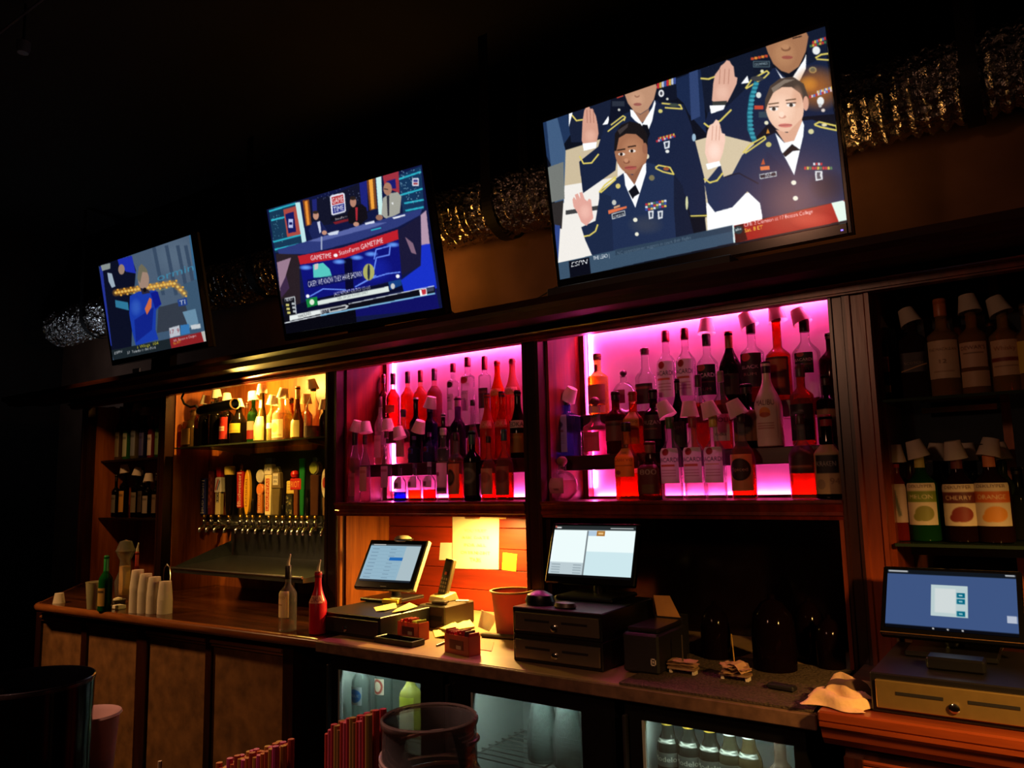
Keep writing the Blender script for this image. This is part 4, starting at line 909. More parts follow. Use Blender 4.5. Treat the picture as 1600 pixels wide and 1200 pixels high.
def ui3(r):
    r.a[:] = (72, 98, 150); r.rect(0, 0, 1, .08, (20, 26, 34)); r.rect(0, .94, 1, 1, (10, 12, 20)); r.rect(.36, .24, .64, .76, (214, 236, 238)); r.rect(.39, .3, .55, .7, (240, 250, 250)); r.rect(.92, .68, .99, .79, (206, 216, 236))
    for y in (.36, .46, .66): r.rect(.555, y, .62, y+.08, (0, 120, 150)); r.rect(.575, y+.03, .6, y+.05, (180, 230, 236))
    r.rect(.01, .02, .17, .05, (206, 210, 214)); r.rect(.92, .02, .99, .05, (190, 194, 200))
    for x in (.38, .49, .6): r.ell(x, .965, .008, .014, (230, 230, 230))

# ================================================================== BOTTLES
KIND = dict(std=(.56, .74, .33, 2.0), rum=(.57, .73, .36, 2.0), svk=(.50, .80, .38, 2.0), slp=(.50, .72, .30, 2.0), mal=(.47, .80, .31, 2.0), sqv=(.70, .755, .42, 2.0),
            wsk=(.60, .72, .36, 2.0), sq=(.66, .77, .34, 5.0), flask=(.52, .68, .40, 3.0), slim=(.50, .78, .40, 2.0), long=(.52, .64, .36, 2.0), beer=(.56, .76, .52, 2.0), bell=(.30, .72, .34, 2.0), dim=(.60, .76, .34, 2.6))
def profile(kind, H, Rm):
    if kind == 'globe':
        pr = []
        for k in range(0, 12):
            a = -1.25+2.45*k/11; pr.append((Rm*max(.3, math.cos(a)), H*.36+H*.36*math.sin(a)/math.sin(1.25)))
        pr += [(Rm*.28, H*.73), (Rm*.26, H*.84), (Rm*.3, H*.85), (Rm*.3, H*.87)]
        return pr
    sb, ss, rn, ex = KIND[kind]
    pr = [(Rm*.90, 0), (Rm*.985, .010*H), (Rm, .03*H), (Rm, sb*H*.5), (Rm, sb*H)]
    for k in range(1, 8):
        f = k/7; s = f*f*(3-2*f) if kind not in ('bell', 'svk') else f**1.15*(1.9-.9*f)
        pr.append((Rm*(1-(1-rn)*min(1, s)), H*(sb+(ss-sb)*f)))
    pr += [(Rm*rn*.97, H*.94), (Rm*rn*1.16, H*.945), (Rm*rn*1.16, H*.972), (Rm*rn*1.0, H*.975)]
    return pr
CLEAR = (243, 243, 245)
ROW = {}
NB = [0]
def row(Y, zb, group): ROW.update(Y=Y, zb=zb, group=group)
def short(d):
    return ' '.join(d.split()[:11])
def cup_on(X, Y, z, tilt, d, az=None, size=1.0):
    h, r1, r2 = .052*size, .021*size, .031*size
    m = MB().lathe([(r2*1.04, -.001), (r2, .002), (r1, h), (0, h)], n=20)
    # open below: drop the bottom cap that the lathe adds
    m.f = [f for f in m.f if not (len(f) == 20 and max(f) < 20)]
    o = m.build('paper_cup', CUPM, None, True)
    o.location = (X, Y, z-.036*size); a = rnd.uniform(-.5, .5) if az is None else az
    o.rotation_euler = (a*.3, R(tilt), 0)
    return tag(o, 'paper cup upturned over the '+short(d), 'cup', 'paper cups over bottle necks')
def B(x, yt, w, kind, d, glc=CLEAR, liq=None, fill=.72, cap=((30, 20, 20), .86), lb=None, cup=None, rot=0.0, opaque=False, Y=None, zb=None, name='bottle', body=.05, pour=False, H=None):
    Y = ROW['Y'] if Y is None else Y; zb = ROW['zb'] if zb is None else zb
    top = AY(x, yt, Y); X = top[0]; H = (top[2]-zb) if H is None else H
    mid = AY(x, (yt+PX((X, Y, zb))[1])/2, Y); X = mid[0]
    dep = float(RM[2] @ (mid-CAM)); Rm = w*dep/F/2
    NB[0] += 1
    t = thing(name, d, 'bottle', (X, Y, zb+.0006), R(rot), ROW['group'])
    pr = profile(kind, H, Rm); ex = KIND.get(kind, (0, 0, 0, 2.0))[3]; n = 24 if ex == 2.0 else 32
    m = plain(glc, .3, 0, .04, 20, 0, .5) if opaque else glass(glc, .6, body)
    MB().lathe(pr, n=n, ex=ex).build('glass', m, t, True)
    zz = [q[1] for q in pr]; rr = [q[0] for q in pr]
    if liq is not None:
        zf = fill*H; ip = [(q[0]*.94, max(q[1], .006*H)) for q in pr if q[1] < zf]; ip.append((float(np.interp(zf, zz, rr))*.94, zf))
        MB().lathe(ip, n=n, ex=ex).build('liquid', glass(liq, .15, .10), t, True)
    if cap:
        zc = cap[1]*H; rn = float(np.interp(.93*H, zz, rr))*1.14
        if len(cap) > 2 and cap[2] == 'ball':
            zb0 = pr[-1][1]; rb = Rm*cap[3]
            MB().lathe([(rb*.5, zb0-.004)]+[(rb*math.cos(a), zb0+rb*.8+rb*.9*math.sin(a)) for a in np.linspace(-1.1, 1.5, 9)]+[(0, zb0+rb*1.72)], n=18).build('stopper', plain(cap[0], .5), t, True)
        else:
            MB().lathe([(rn*.98, zc), (rn, zc+.002), (rn, H*.992), (rn*.9, H), (0, H)], n=18).build('cap', plain(cap[0], .4, 0, .1, 60), t, True)
    if pour:
        MB().tube([(0, 0, H*.97), (0, 0, H+.012), (.006, 0, H+.03), (.012, 0, H+.045)], [.007, .006, .004, .003], 8).build('pourer', plain((200, 190, 160), .3), t, True)
    labs = lb if isinstance(lb, list) else ([lb] if lb else [])
    for (z0, z1, ha, spec) in labs:
        big = any(c[0] == 't' for c in spec[1])
        nx = 44 if big else 18; asp = (z1-z0)*H/(2*R(ha)*Rm); ny = int(min(70, max(10, nx*asp)))
        c = paint(spec, nx, ny).out()
        A = np.linspace(-R(ha), R(ha), nx)-math.pi/2; Z = np.linspace(z1*H, z0*H, ny); rz = np.interp(Z, zz, rr)+.0009
        sq = np.array([sect(a, ex) for a in A])
        Pg = np.stack([np.outer(rz, np.cos(A)*sq), np.outer(rz, np.sin(A)*sq), np.repeat(Z[:, None], nx, 1)], 2)
        me = ink_grid(Pg, c, 'label'); me.materials.append(printed(0)); me.polygons.foreach_set('use_smooth', [True]*len(me.polygons))
        o = bpy.data.objects.new('label', me); COL.objects.link(o); o.parent = t
    if cup is not None:
        cup_on(X, Y, zb+H, cup, d)
    return t
W_, CR, TAN, BK, RD, GN, YL, OR_ = (232, 228, 222), (226, 210, 178), (206, 176, 120), (22, 20, 22), (170, 28, 34), (40, 96, 48), (226, 196, 70), (226, 120, 40)
def T(s, y, h, c=(40, 30, 30), wd=.8, x=.5): return ('t', s, x, y, h, c, wd)
def stripes(c, *ys): return [('r', .15, y, .85, y+.025, c) for y in ys]
BAC = lab(W_, ('e', .42, .12, .16, .10, (150, 36, 40)), T('BACARDI', .40, .12, (40, 30, 40), .94), ('r', .12, .47, .8, .53, (190, 96, 60)), *stripes((190, 160, 150), .62, .7, .78))
BAC2 = lab(W_, ('e', .42, .12, .16, .10, (150, 36, 40)), T('BACARDI', .40, .12, (40, 30, 40), .94), ('r', .12, .47, .8, .50, (206, 170, 110)), *stripes((190, 160, 150), .62, .7, .78))
BACB = lab((26, 22, 26), ('e', .35, .10, .2, .12, (160, 70, 60)), T('BACARDI', .42, .13, (226, 220, 214), .92), ('r', .1, .55, .9, .6, (90, 70, 50)), T('RUM', .85, .1, (150, 130, 100), .5))
DOT = lambda c: [(.78, .90, 26, lab((226, 214, 220), ('e', .5, .5, .34, .42, c)))]
def plainlab(bg, *cols): return lab(bg, *[('r', .12, .16+.2*i, .88, .27+.2*i, c) for i, c in enumerate(cols)])

# ---- pink bay on the left: top tier
PB = (XP['p1'], XP['c0'])
row(2.752, 1.7635, 'bottles on the top tier of the left pink bay')
G = 'left pink bay'
B(599, 585, 17, 'std', 'dark red bottle tucked in the corner of the left pink bay', (220, 110, 100), (190, 30, 30), .7, ((70, 20, 26), .84))
B(614, 583.5, 22, 'std', 'deep red vodka bottle with dark cap under the pink glow', (240, 200, 200), (196, 22, 34), .72, ((40, 20, 30), .80), (.30, .44, 60, plainlab((190, 120, 110), (150, 60, 60))))
B(637, 581, 22, 'std', 'orange vodka bottle, first of the two orange ones', (250, 214, 190), (246, 96, 24), .72, ((44, 22, 30), .80))
B(657, 579, 22, 'std', 'orange vodka bottle with brown cap, second of two orange ones', (250, 214, 190), (250, 120, 30), .72, ((110, 44, 30), .80))
B(679, 576, 24, 'std', 'crimson vodka bottle with grey cap, tallest of the red row', (240, 200, 200), (206, 24, 50), .70, ((76, 60, 74), .80), (.16, .40, 55, plainlab((120, 40, 50))))
B(708, 568, 19, 'sqv', 'slim clear bottle with a dark round seal, shorter of two', CLEAR, None, 0, ((120, 36, 44), .86), [(.60, .70, 40, lab((206, 176, 196), ('e', .5, .5, .4, .46, (60, 20, 36)))), (.25, .5, 40, lab((214, 180, 202), ('r', .1, .2, .6, .26, (150, 110, 130)), ('r', .1, .4, .7, .44, (150, 110, 130))))])
B(731, 558.5, 22, 'sqv', 'slim clear bottle with a red round seal, taller of two', CLEAR, None, 0, ((110, 30, 40), .86), [(.60, .70, 40, lab((214, 180, 200), ('e', .5, .5, .4, .46, (170, 30, 50)))), (.20, .5, 40, lab((214, 180, 202), T('CIROC', .2, .14, (160, 110, 140), .8), ('r', .1, .4, .7, .44, (150, 110, 130))))])
B(757.6, 557, 20, 'sqv', 'clear bottle with long maroon neck seal and dark label', CLEAR, None, 0, ((130, 34, 44), .80), (.22, .52, 60, plainlab((60, 24, 34), (110, 50, 60))))
SV = lambda c, tc: lab(c, T('SVEDKA', .80, .55, tc, .95))
B(777.5, 564, 23, 'svk', 'bright orange frosted vodka bottle on the top tier', (244, 90, 30), None, 0, ((150, 90, 80), .92), (.42, .54, 70, SV((236, 130, 70), (240, 190, 160))), opaque=False, body=.35)
B(801, 561, 25, 'svk', 'pale pink frosted vodka bottle on the top tier', (250, 150, 140), None, 0, ((150, 90, 80), .92), (.42, .54, 70, SV((240, 170, 160), (214, 110, 110))), body=.35)
row(2.658, 1.598, 'bottles on the middle tier of the left pink bay')
B(594, 620, 18, 'std', 'frosty pale bottle with dark collar near the red side panel', (244, 214, 214), None, 0, ((70, 24, 34), .84), (.1, .42, 50, plainlab((200, 150, 160), (180, 120, 130))), body=.2)
B(630, 640, 20, 'flask', 'small clear flask bottle left of the black capped ones', CLEAR, (240, 190, 170), .5, ((60, 30, 40), .86), (.12, .44, 50, plainlab((190, 140, 150))))
B(650, 621.5, 20, 'wsk', 'black bottle with a white cap in the pink bay', (40, 22, 40), None, 0, ((200, 190, 196), .95), None, body=.2, Y=2.675)
B(672, 625, 24, 'wsk', 'dark navy bottle behind the two blue ones', (40, 34, 90), None, 0, ((26, 30, 70), .80), None, 18, body=.2, Y=2.675)
B(693, 646, 18, 'std', 'small dark bottle with a white cap, behind the white label', (60, 26, 50), None, 0, ((206, 190, 200), .92), None, body=.2)
B(715.6, 620, 22, 'flask', 'squat violet bottle with a clear stopper', (150, 80, 160), (90, 40, 130), .6, ((190, 120, 160), .84), (.1, .4, 50, plainlab((110, 60, 70))))
B(739, 625, 20, 'bell', 'round bodied pink flask with a black pourer cap', CLEAR, (240, 60, 110), .55, ((40, 16, 26), .90))
B(761.6, 614.5, 24, 'svk', 'salmon frosted vodka bottle with black pourer, middle tier', (232, 84, 64), None, 0, ((34, 18, 22), .93), (.46, .58, 70, SV((214, 110, 90), (240, 190, 170))), body=.35)
B(785, 612, 25, 'svk', 'scarlet frosted vodka bottle with black pourer, middle tier', (236, 44, 24), None, 0, ((34, 18, 22), .92), (.46, .58, 70, SV((220, 80, 60), (240, 180, 160))), body=.3)
B(809.5, 610, 26, 'svk', 'dark vodka bottle with white band and golden fruit label', (46, 40, 16), (150, 96, 20), .4, ((22, 18, 18), .92), [(.44, .55, 75, SV((216, 196, 200), (40, 20, 30))), (.08, .36, 70, plainlab((150, 110, 30), (190, 140, 40)))], body=.25)
B(647, 682, 20, 'slp', 'small bright blue bottle with a dark seal, left of two', (200, 200, 250), (46, 50, 226), .72, ((120, 90, 150), .86), (.34, .52, 30, lab((60, 50, 200), ('e', .4, .5, .4, .46, (110, 20, 60)))), Y=2.648)
B(671, 676, 20, 'slp', 'small bright blue bottle with a dark seal, right of two', (200, 200, 250), (46, 50, 226), .72, ((190, 170, 190), .86), (.34, .52, 30, lab((60, 50, 200), ('e', .4, .5, .4, .46, (110, 20, 60)))), Y=2.648)
row(2.562, ZS+.0006, 'bottles on the sill of the left pink bay')
B(554.5, 674, 19, 'slim', 'clear bottle with dark neck nearest the red panel', CLEAR, (250, 190, 200), .62, ((40, 16, 26), .80), (.08, .4, 45, plainlab((190, 110, 130), (160, 80, 100))))
B(570.5, 680, 17, 'slim', 'slim clear bottle with a long cream label', CLEAR, (246, 180, 190), .5, ((80, 30, 44), .86), (.16, .52, 60, plainlab((196, 170, 150), (170, 130, 110))))
B(604, 674, 17, 'slim', 'slim clear bottle with a grey label by the bright slit', CLEAR, None, 0, ((90, 30, 44), .90), (.2, .5, 55, plainlab((170, 140, 136), (130, 80, 80))))
B(625, 726, 20, 'slp', 'short clear bottle with blue liquid low down', CLEAR, (40, 40, 210), .26, ((60, 40, 50), .88), (.34, .66, 55, lab((214, 190, 206), ('r', .3, .5, .7, .85, (120, 60, 90)), ('r', .1, .1, .9, .25, (190, 150, 170)))))
B(648, 724, 21, 'slp', 'short clear bottle with amber liquid low down', CLEAR, (246, 130, 30), .30, ((90, 60, 110), .88), (.36, .66, 55, lab((220, 190, 200), ('r', .2, .5, .55, .85, (130, 60, 90)))))
B(671, 722, 21, 'slp', 'short clear bottle with red liquid low down', CLEAR, (230, 40, 40), .30, ((190, 170, 190), .88), (.36, .66, 55, lab((220, 190, 200), ('r', .3, .5, .6, .85, (130, 60, 90)))))
B(693, 669, 22, 'sqv', 'clear bottle with a tall white label and white cap', CLEAR, None, 0, ((216, 190, 204), .90), (.10, .52, 65, lab((206, 176, 170), ('r', .1, .3, .5, .42, (120, 40, 60)), ('r', .1, .78, .9, .9, (60, 30, 40)))))
B(712.6, 676, 25, 'wsk', 'orange liqueur bottle with a black round medallion', CLEAR, (246, 84, 24), .62, ((50, 20, 26), .88), (.10, .54, 60, lab((190, 130, 100), ('e', .42, .45, .3, .26, (40, 44, 30)), ('e', .42, .45, .2, .16, (90, 80, 60)))))
B(738, 673, 27, 'wsk', 'black bottle with a green neck and round grey medallion', (26, 20, 24), None, 0, ((46, 96, 90), .80), (.08, .54, 62, lab((64, 54, 36), ('e', .5, .4, .44, .24, (130, 120, 110)), ('e', .5, .4, .3, .14, (90, 84, 80)))), body=.3)
B(764, 682, 25, 'slp', 'ruby bottle with a beige label, second from the post', (250, 220, 214), (236, 48, 40), .6, ((60, 30, 34), .90), (.10, .50, 60, lab((190, 150, 130), ('e', .5, .35, .36, .2, (150, 100, 90)))))
B(788.4, 671, 28, 'slp', 'ruby bottle with a black pourer nearest the post', (250, 220, 214), (230, 40, 36), .6, ((40, 90, 100), .84), (.08, .48, 62, lab((150, 96, 84), ('e', .55, .35, .36, .22, (110, 40, 44)))))
for x, y, tl, d in ((556, 664, 18, 'dark necked clear bottle by the red panel'), (572, 666, -8, 'slim bottle with the long cream label'), (607, 662, -10, 'slim bottle by the bright slit'), (625, 674, -16, 'small flask left of the blue bottles'), (653, 664, 24, 'small blue bottle, left of two')):
    q = AY(x, y, 2.562); cup_on(q[0], 2.562, q[2]+.006, tl, d)

# ---- the wide pink bay: top tier
row(2.752, 1.7635, 'bottles on the top tier of the wide pink bay')
B(934.5, 553, 32, 'wsk', 'yellow green gin bottle with a red wax seal', (236, 214, 120), (226, 196, 110), .62, ((110, 40, 36), .90), [(.68, .82, 34, lab((220, 196, 120), ('e', .5, .5, .34, .46, (120, 30, 36)))), (.16, .48, 66, lab((150, 100, 80), ('r', 0, .8, 1, .86, (110, 70, 40)))), (.02, .14, 66, plainlab((226, 206, 140)))], body=.25)
B(1009, 544, 30, 'flask', 'clear square shouldered bottle with dark label and stopper', CLEAR, None, 0, ((90, 24, 44), .90), (.1, .42, 60, plainlab((50, 24, 34), (120, 60, 60))))
B(1042, 517, 31, 'rum', 'clear rum bottle with red cap, first of two uncovered', CLEAR, None, 0, ((150, 30, 34), .86), (.14, .60, 60, BAC))
B(1072, 513, 31, 'rum', 'clear rum bottle with red cap, second of two uncovered', CLEAR, None, 0, ((156, 34, 34), .86), (.14, .60, 60, BAC))
B(1106, 522, 33, 'rum', 'clear rum bottle with black cap and black label', CLEAR, None, 0, ((34, 18, 24), .84), (.14, .56, 62, BACB))
B(1141, 518, 35, 'mal', 'dark green bottle with a gold foil neck', (44, 40, 30), None, 0, ((170, 96, 50), .76), (.12, .4, 60, plainlab((60, 50, 40), (40, 60, 40))), body=.3)
B(1176, 504, 36, 'wsk', 'clear bottle with a red medallion on a black label', CLEAR, (190, 40, 40), .3, ((40, 16, 26), .86), (.18, .60, 62, lab((34, 24, 28), ('e', .36, .12, .2, .12, (190, 60, 60)), T('BLACK', .46, .1, (200, 190, 180), .7), T('RUM', .66, .08, (160, 140, 120), .5))))
B(1216, 494, 38, 'long', 'tall amber bottle with a pictorial brown label', CLEAR, (240, 84, 20), .95, ((120, 44, 30), .94), (.05, .50, 62, lab((60, 36, 30), ('r', .12, .08, .88, .4, (160, 100, 60)), ('l', [(.1, .5), (.9, .36)], .05, (40, 20, 20)), ('r', .2, .55, .8, .8, (140, 90, 60)))))
B(1260, 499, 42, 'std', 'large clear bottle with black neck and small black label', CLEAR, None, 0, ((46, 18, 30), .84), (.30, .56, 40, BACB))
B(1299, 520, 36, 'std', 'dark plum bottle half hidden by the right post', (90, 26, 50), None, 0, ((80, 24, 40), .9), None, body=.2)
for x, y, tl, d in ((1103, 508, 0, 'black capped rum bottle on the top tier'), (1171, 497, -22, 'bottle with the red medallion'), (1215, 488, -12, 'tall amber bottle'), (1253, 491, -20, 'large clear bottle with the black neck')):
    q = AY(x, y, 2.752); cup_on(q[0], 2.752, q[2]+.006, tl, d, size=1.05)
row(2.658, 1.598, 'bottles on the middle tier of the wide pink bay')
B(885, 622, 37, 'sq', 'blue square gin bottle with a portrait label', (120, 150, 220), None, 0, ((50, 20, 30), .88), (.06, .70, 40, lab((170, 150, 160), ('e', .5, .28, .26, .10, (60, 40, 60)), ('r', .2, .42, .8, .47, (120, 40, 50)), *stripes((140, 120, 130), .56, .62, .68, .74))), rot=-8)
B(931, 640, 37, 'flask', 'clear flask with a round cork and pink label', CLEAR, (250, 170, 200), .72, ((110, 44, 50), .80, 'ball', .42), (.06, .44, 42, plainlab((190, 80, 110), (170, 60, 90))), H=.200)
B(963, 612, 34, 'wsk', 'dark red bottle with a bulbous black cap', (150, 30, 34), (120, 14, 20), .7, ((40, 20, 26), .86), (.2, .52, 60, plainlab((130, 70, 66), (60, 24, 30))), body=.15)
B(975, 579, 38, 'globe', 'big round clear tequila bottle with a dark stopper', CLEAR, None, 0, ((80, 30, 60), .8, 'ball', .30), (.2, .52, 30, plainlab((150, 70, 90))), Y=2.752, zb=1.7635)
B(990, 612, 30, 'flask', 'amber tequila bottle with a yellow label, middle tier', (250, 200, 150), (240, 84, 20), .8, ((160, 50, 34), .84), (.14, .66, 55, lab((206, 140, 50), T('Cuervo', .36, .12, (140, 40, 30), .8), ('r', .1, .5, .9, .56, (150, 60, 30)))))
B(1022, 608, 34, 'wsk', 'dark rum bottle with white lettering on maroon', (120, 30, 36), (110, 16, 20), .7, ((34, 16, 22), .84), (.2, .58, 62, lab((60, 20, 28), T('CRUZAN', .4, .16, (206, 190, 186), .9), ('r', .2, .55, .8, .6, (140, 80, 70)))))
B(1060, 592, 24, 'mal', 'tall black bottle with a green label', (36, 30, 24), None, 0, ((40, 26, 22), .84), (.05, .40, 64, lab((50, 66, 34), T('RUM', .3, .12, (110, 120, 80), .6))), body=.3)
B(1093, 586, 30, 'std', 'clear bottle of bright red liqueur, middle tier', CLEAR, (240, 40, 36), .62, ((60, 30, 34), .84))
B(1128, 580, 30, 'std', 'clear bottle of magenta liqueur with a white lettered label', CLEAR, (236, 60, 110), .62, ((150, 140, 120), .86), (.10, .44, 60, lab(W_, T('STOLI', .3, .16, (40, 20, 30), .86), ('e', .2, .1, .14, .1, (110, 30, 40)), T('Vodka', .8, .12, (40, 20, 30), .6))))
B(1168, 600, 40, 'flask', 'black bottle with a dark disc on a gold label', (36, 18, 22), None, 0, ((40, 24, 24), .84), (.1, .58, 58, lab((150, 100, 60), ('e', .42, .45, .4, .34, (30, 24, 26)), ('e', .42, .45, .3, .24, (50, 40, 40)))), body=.3)
B(1200, 565, 42, 'mal', 'white coconut rum bottle with a sunset emblem', (232, 206, 200), None, 0, ((44, 22, 30), .86), (.10, .56, 50, lab((232, 206, 200), T('MALIBU', .18, .13, (90, 40, 40), .82), ('e', .5, .36, .22, .13, (226, 140, 50)), ('e', .5, .42, .22, .06, (190, 80, 40)), *stripes((190, 130, 120), .62, .68, .74))), opaque=True)
B(1253.5, 569, 36, 'wsk', 'red spiced rum bottle with a black wraparound label', (250, 200, 200), (230, 26, 34), .9, ((74, 60, 60), .84), (.06, .50, 70, lab((34, 28, 34), ('l', [(.1, .3), (.6, .2)], .05, (120, 120, 140)), ('r', .2, .6, .8, .7, (80, 60, 60)))))
B(1293, 585, 32, 'wsk', 'dark bottle with a beige label beside the right post', (40, 20, 26), None, 0, ((30, 18, 20), .84), (.1, .5, 62, lab((70, 56, 50), ('r', 0, .05, 1, .3, (170, 130, 100)), ('e', .5, .65, .3, .2, (30, 24, 26)))), body=.3)
row(2.562, ZS+.0006, 'bottles on the sill of the wide pink bay')
B(879, 712, 47, 'globe', 'round clear tequila bottle with a wooden ball stopper', CLEAR, (250, 214, 214), .5, ((150, 96, 80), .8, 'ball', .36), (.18, .56, 34, lab((196, 130, 140), ('r', .4, .7, .7, .76, (60, 20, 30)), ('e', .5, .4, .4, .3, (206, 150, 156)))), H=.155)
B(980, 660, 35, 'flask', 'amber tequila bottle with a gold label on the sill', (250, 210, 160), (244, 96, 20), .34, ((36, 20, 22), .88), (.30, .66, 58, lab((216, 150, 40), T('Jose', .2, .1, (120, 40, 30), .4), T('Cuervo', .46, .14, (150, 60, 20), .84), ('e', .3, .85, .12, .08, (150, 60, 40)), ('r', .1, .6, .9, .63, (140, 90, 30)))))
B(1017, 690, 38, 'flask', 'brown trapezoid tequila bottle with white numerals', (170, 60, 50), (150, 30, 26), .7, ((150, 90, 80), .80), (.10, .60, 58, lab((110, 34, 32), T('1800', .34, .17, (206, 180, 170), .8), ('r', .3, .66, .8, .95, (120, 84, 50)))))
B(1049, 652, 33, 'rum', 'clear rum bottle on the sill, first of three alike', CLEAR, (250, 226, 230), .20, ((60, 90, 40), .86), (.20, .62, 62, BAC))
B(1084.5, 650, 33, 'rum', 'clear rum bottle on the sill, second of three alike', CLEAR, (250, 226, 230), .20, ((150, 40, 40), .86), (.20, .62, 62, BAC))
B(1117, 649, 33, 'rum', 'clear rum bottle on the sill, third of three alike', CLEAR, (250, 226, 230), .20, ((206, 180, 80), .86), (.20, .62, 62, BAC2))
B(1160.6, 646, 38, 'slp', 'amber bottle with a black disc on a cream label', CLEAR, (240, 76, 20), .62, ((60, 40, 40), .90), (.10, .52, 62, lab((206, 150, 100), ('e', .5, .42, .42, .30, (34, 24, 28)), ('e', .5, .42, .36, .25, (50, 36, 40)), T('Spiced', .46, .09, (190, 170, 160), .6))))
B(1254, 647, 42, 'slp', 'scarlet liqueur bottle with a brown scenic label', CLEAR, (246, 70, 20), .62, ((70, 44, 40), .88), (.30, .62, 60, lab((56, 34, 34), ('l', [(.5, .1), (.9, .3)], .06, (150, 110, 110)), ('r', .1, .7, .9, .78, (150, 110, 90)))))
B(1294.5, 648, 40, 'flask', 'dark rum jug with a squid label on cream', (60, 26, 32), (70, 10, 16), .8, ((150, 50, 60), .86), (.06, .64, 60, lab((206, 170, 126), ('r', .16, .22, .9, .58, (30, 28, 36)), T('KRAKEN', .44, .10, (206, 196, 190), .62), T('94', .8, .12, (150, 110, 80), .3, .75), ('e', .3, .8, .14, .1, (170, 140, 110)))))
for x, y, tl, d in ((886, 613, 32, 'blue square gin bottle'), (1043, 636, -24, 'first of the three rum bottles on the sill'), (1077, 637, 0, 'second of the three rum bottles on the sill'), (1112, 637, -16, 'third of the three rum bottles on the sill'), (1154, 634, -22, 'bottle with the black disc label')):
    YY = 2.658 if x < 900 else 2.562
    q = AY(x, y, YY); cup_on(q[0], YY, q[2]+.006, tl, d, size=1.05)

# ---- glass shelf over the taps
row(2.60, 1.7406, 'bottles on the shelf over the beer taps')
AMB = (196, 130, 60)
B(303, 641, 30, 'sq', 'square amber whiskey bottle under the gooseneck lamp', (214, 180, 120), (190, 120, 50), .5, ((90, 60, 30), .86), (.08, .5, 40, plainlab((200, 150, 80))), name='bottle')
B(320, 622, 20, 'std', 'slender black bottle second on the tap shelf', (20, 16, 12), None, 0, ((40, 34, 28), .86), None, 6, body=.4)
B(338, 613, 20, 'std', 'tall black bottle behind the lamp head', (20, 16, 12), None, 0, ((60, 52, 44), .80), None, -4, body=.4)
B(354, 619, 21, 'wsk', 'dark bottle with a red and white label, red cap', (26, 18, 12), None, 0, ((190, 40, 30), .90), (.12, .56, 62, lab((180, 40, 30), ('r', .1, .42, .8, .62, (226, 210, 190)), T('HERING', .58, .1, (150, 30, 30), .6))), -6, body=.4)
B(373, 628, 27, 'mal', 'black liqueur bottle with a yellow shield label', (26, 20, 14), None, 0, ((226, 214, 180), .93), (.26, .48, 64, lab((236, 200, 60), ('r', .1, .75, .9, .82, (190, 140, 40)))), -14, body=.4)
B(395.6, 616, 18, 'std', 'green bottle with a red cap and red label', (60, 120, 50), None, 0, ((200, 50, 30), .88), (.08, .44, 60, lab((216, 206, 170), ('r', 0, .5, 1, 1, (170, 40, 30)))), -10, body=.3)
B(409, 605, 23, 'bell', 'tall bottle with a bright yellow body label and neck tag', (110, 84, 40), None, 0, ((120, 90, 50), .92), [(.04, .46, 70, lab((246, 232, 150), ('r', .1, .8, .5, .95, (206, 190, 110)))), (.62, .76, 50, plainlab((244, 236, 190)))], -4, body=.35)
B(425, 622, 16, 'std', 'small pale bottle with a white strip label', (216, 206, 130), None, 0, ((60, 46, 30), .92), (.30, .42, 60, plainlab((240, 236, 214))), 12, body=.2)
B(441, 611, 27, 'flask', 'wide clear bottle with a lemon on its label', (244, 236, 200), (240, 220, 150), .55, ((206, 196, 170), .84), (.06, .42, 56, lab((240, 232, 170), ('e', .45, .45, .26, .26, (230, 196, 60)), ('r', .1, .8, .9, .88, (190, 170, 90)))), 14, body=.12)
B(465, 604, 20, 'bell', 'slender brown bottle with a yellow foil neck', (130, 80, 34), None, 0, ((240, 214, 110), .76), (.05, .36, 66, plainlab((244, 228, 140))), None, body=.3)
B(489, 597.6, 27, 'mal', 'clear bottle with ruby liquid in its base', (244, 238, 220), (150, 36, 20), .22, ((40, 34, 30), .84), None, -10, body=.08)
B(507, 629, 16, 'std', 'dark bottle at the post end of the tap shelf', (50, 26, 16), None, 0, ((60, 44, 30), .9), None, 4, body=.3)
row(2.70, 1.7406, 'bottles on the shelf over the beer taps')
B(331, 628, 20, 'std', 'dark bottle in the second row behind the lamp', (40, 24, 14), None, 0, ((30, 22, 18), .88), (.2, .5, 50, plainlab((150, 110, 60))), None, body=.3)
B(385, 630, 18, 'std', 'brown bottle in the second row behind the green one', (120, 60, 20), None, 0, ((60, 40, 30), .88), None, None, body=.3)
B(455, 622, 20, 'std', 'amber bottle in the second row by the yellow foil neck', (190, 110, 40), None, 0, ((60, 40, 30), .88), None, None, body=.2)
B(478, 620, 20, 'std', 'honey coloured bottle in the second row near the post', (206, 130, 50), None, 0, ((200, 180, 130), .88), (.1, .4, 50, plainlab((226, 206, 130))), 8, body=.2)

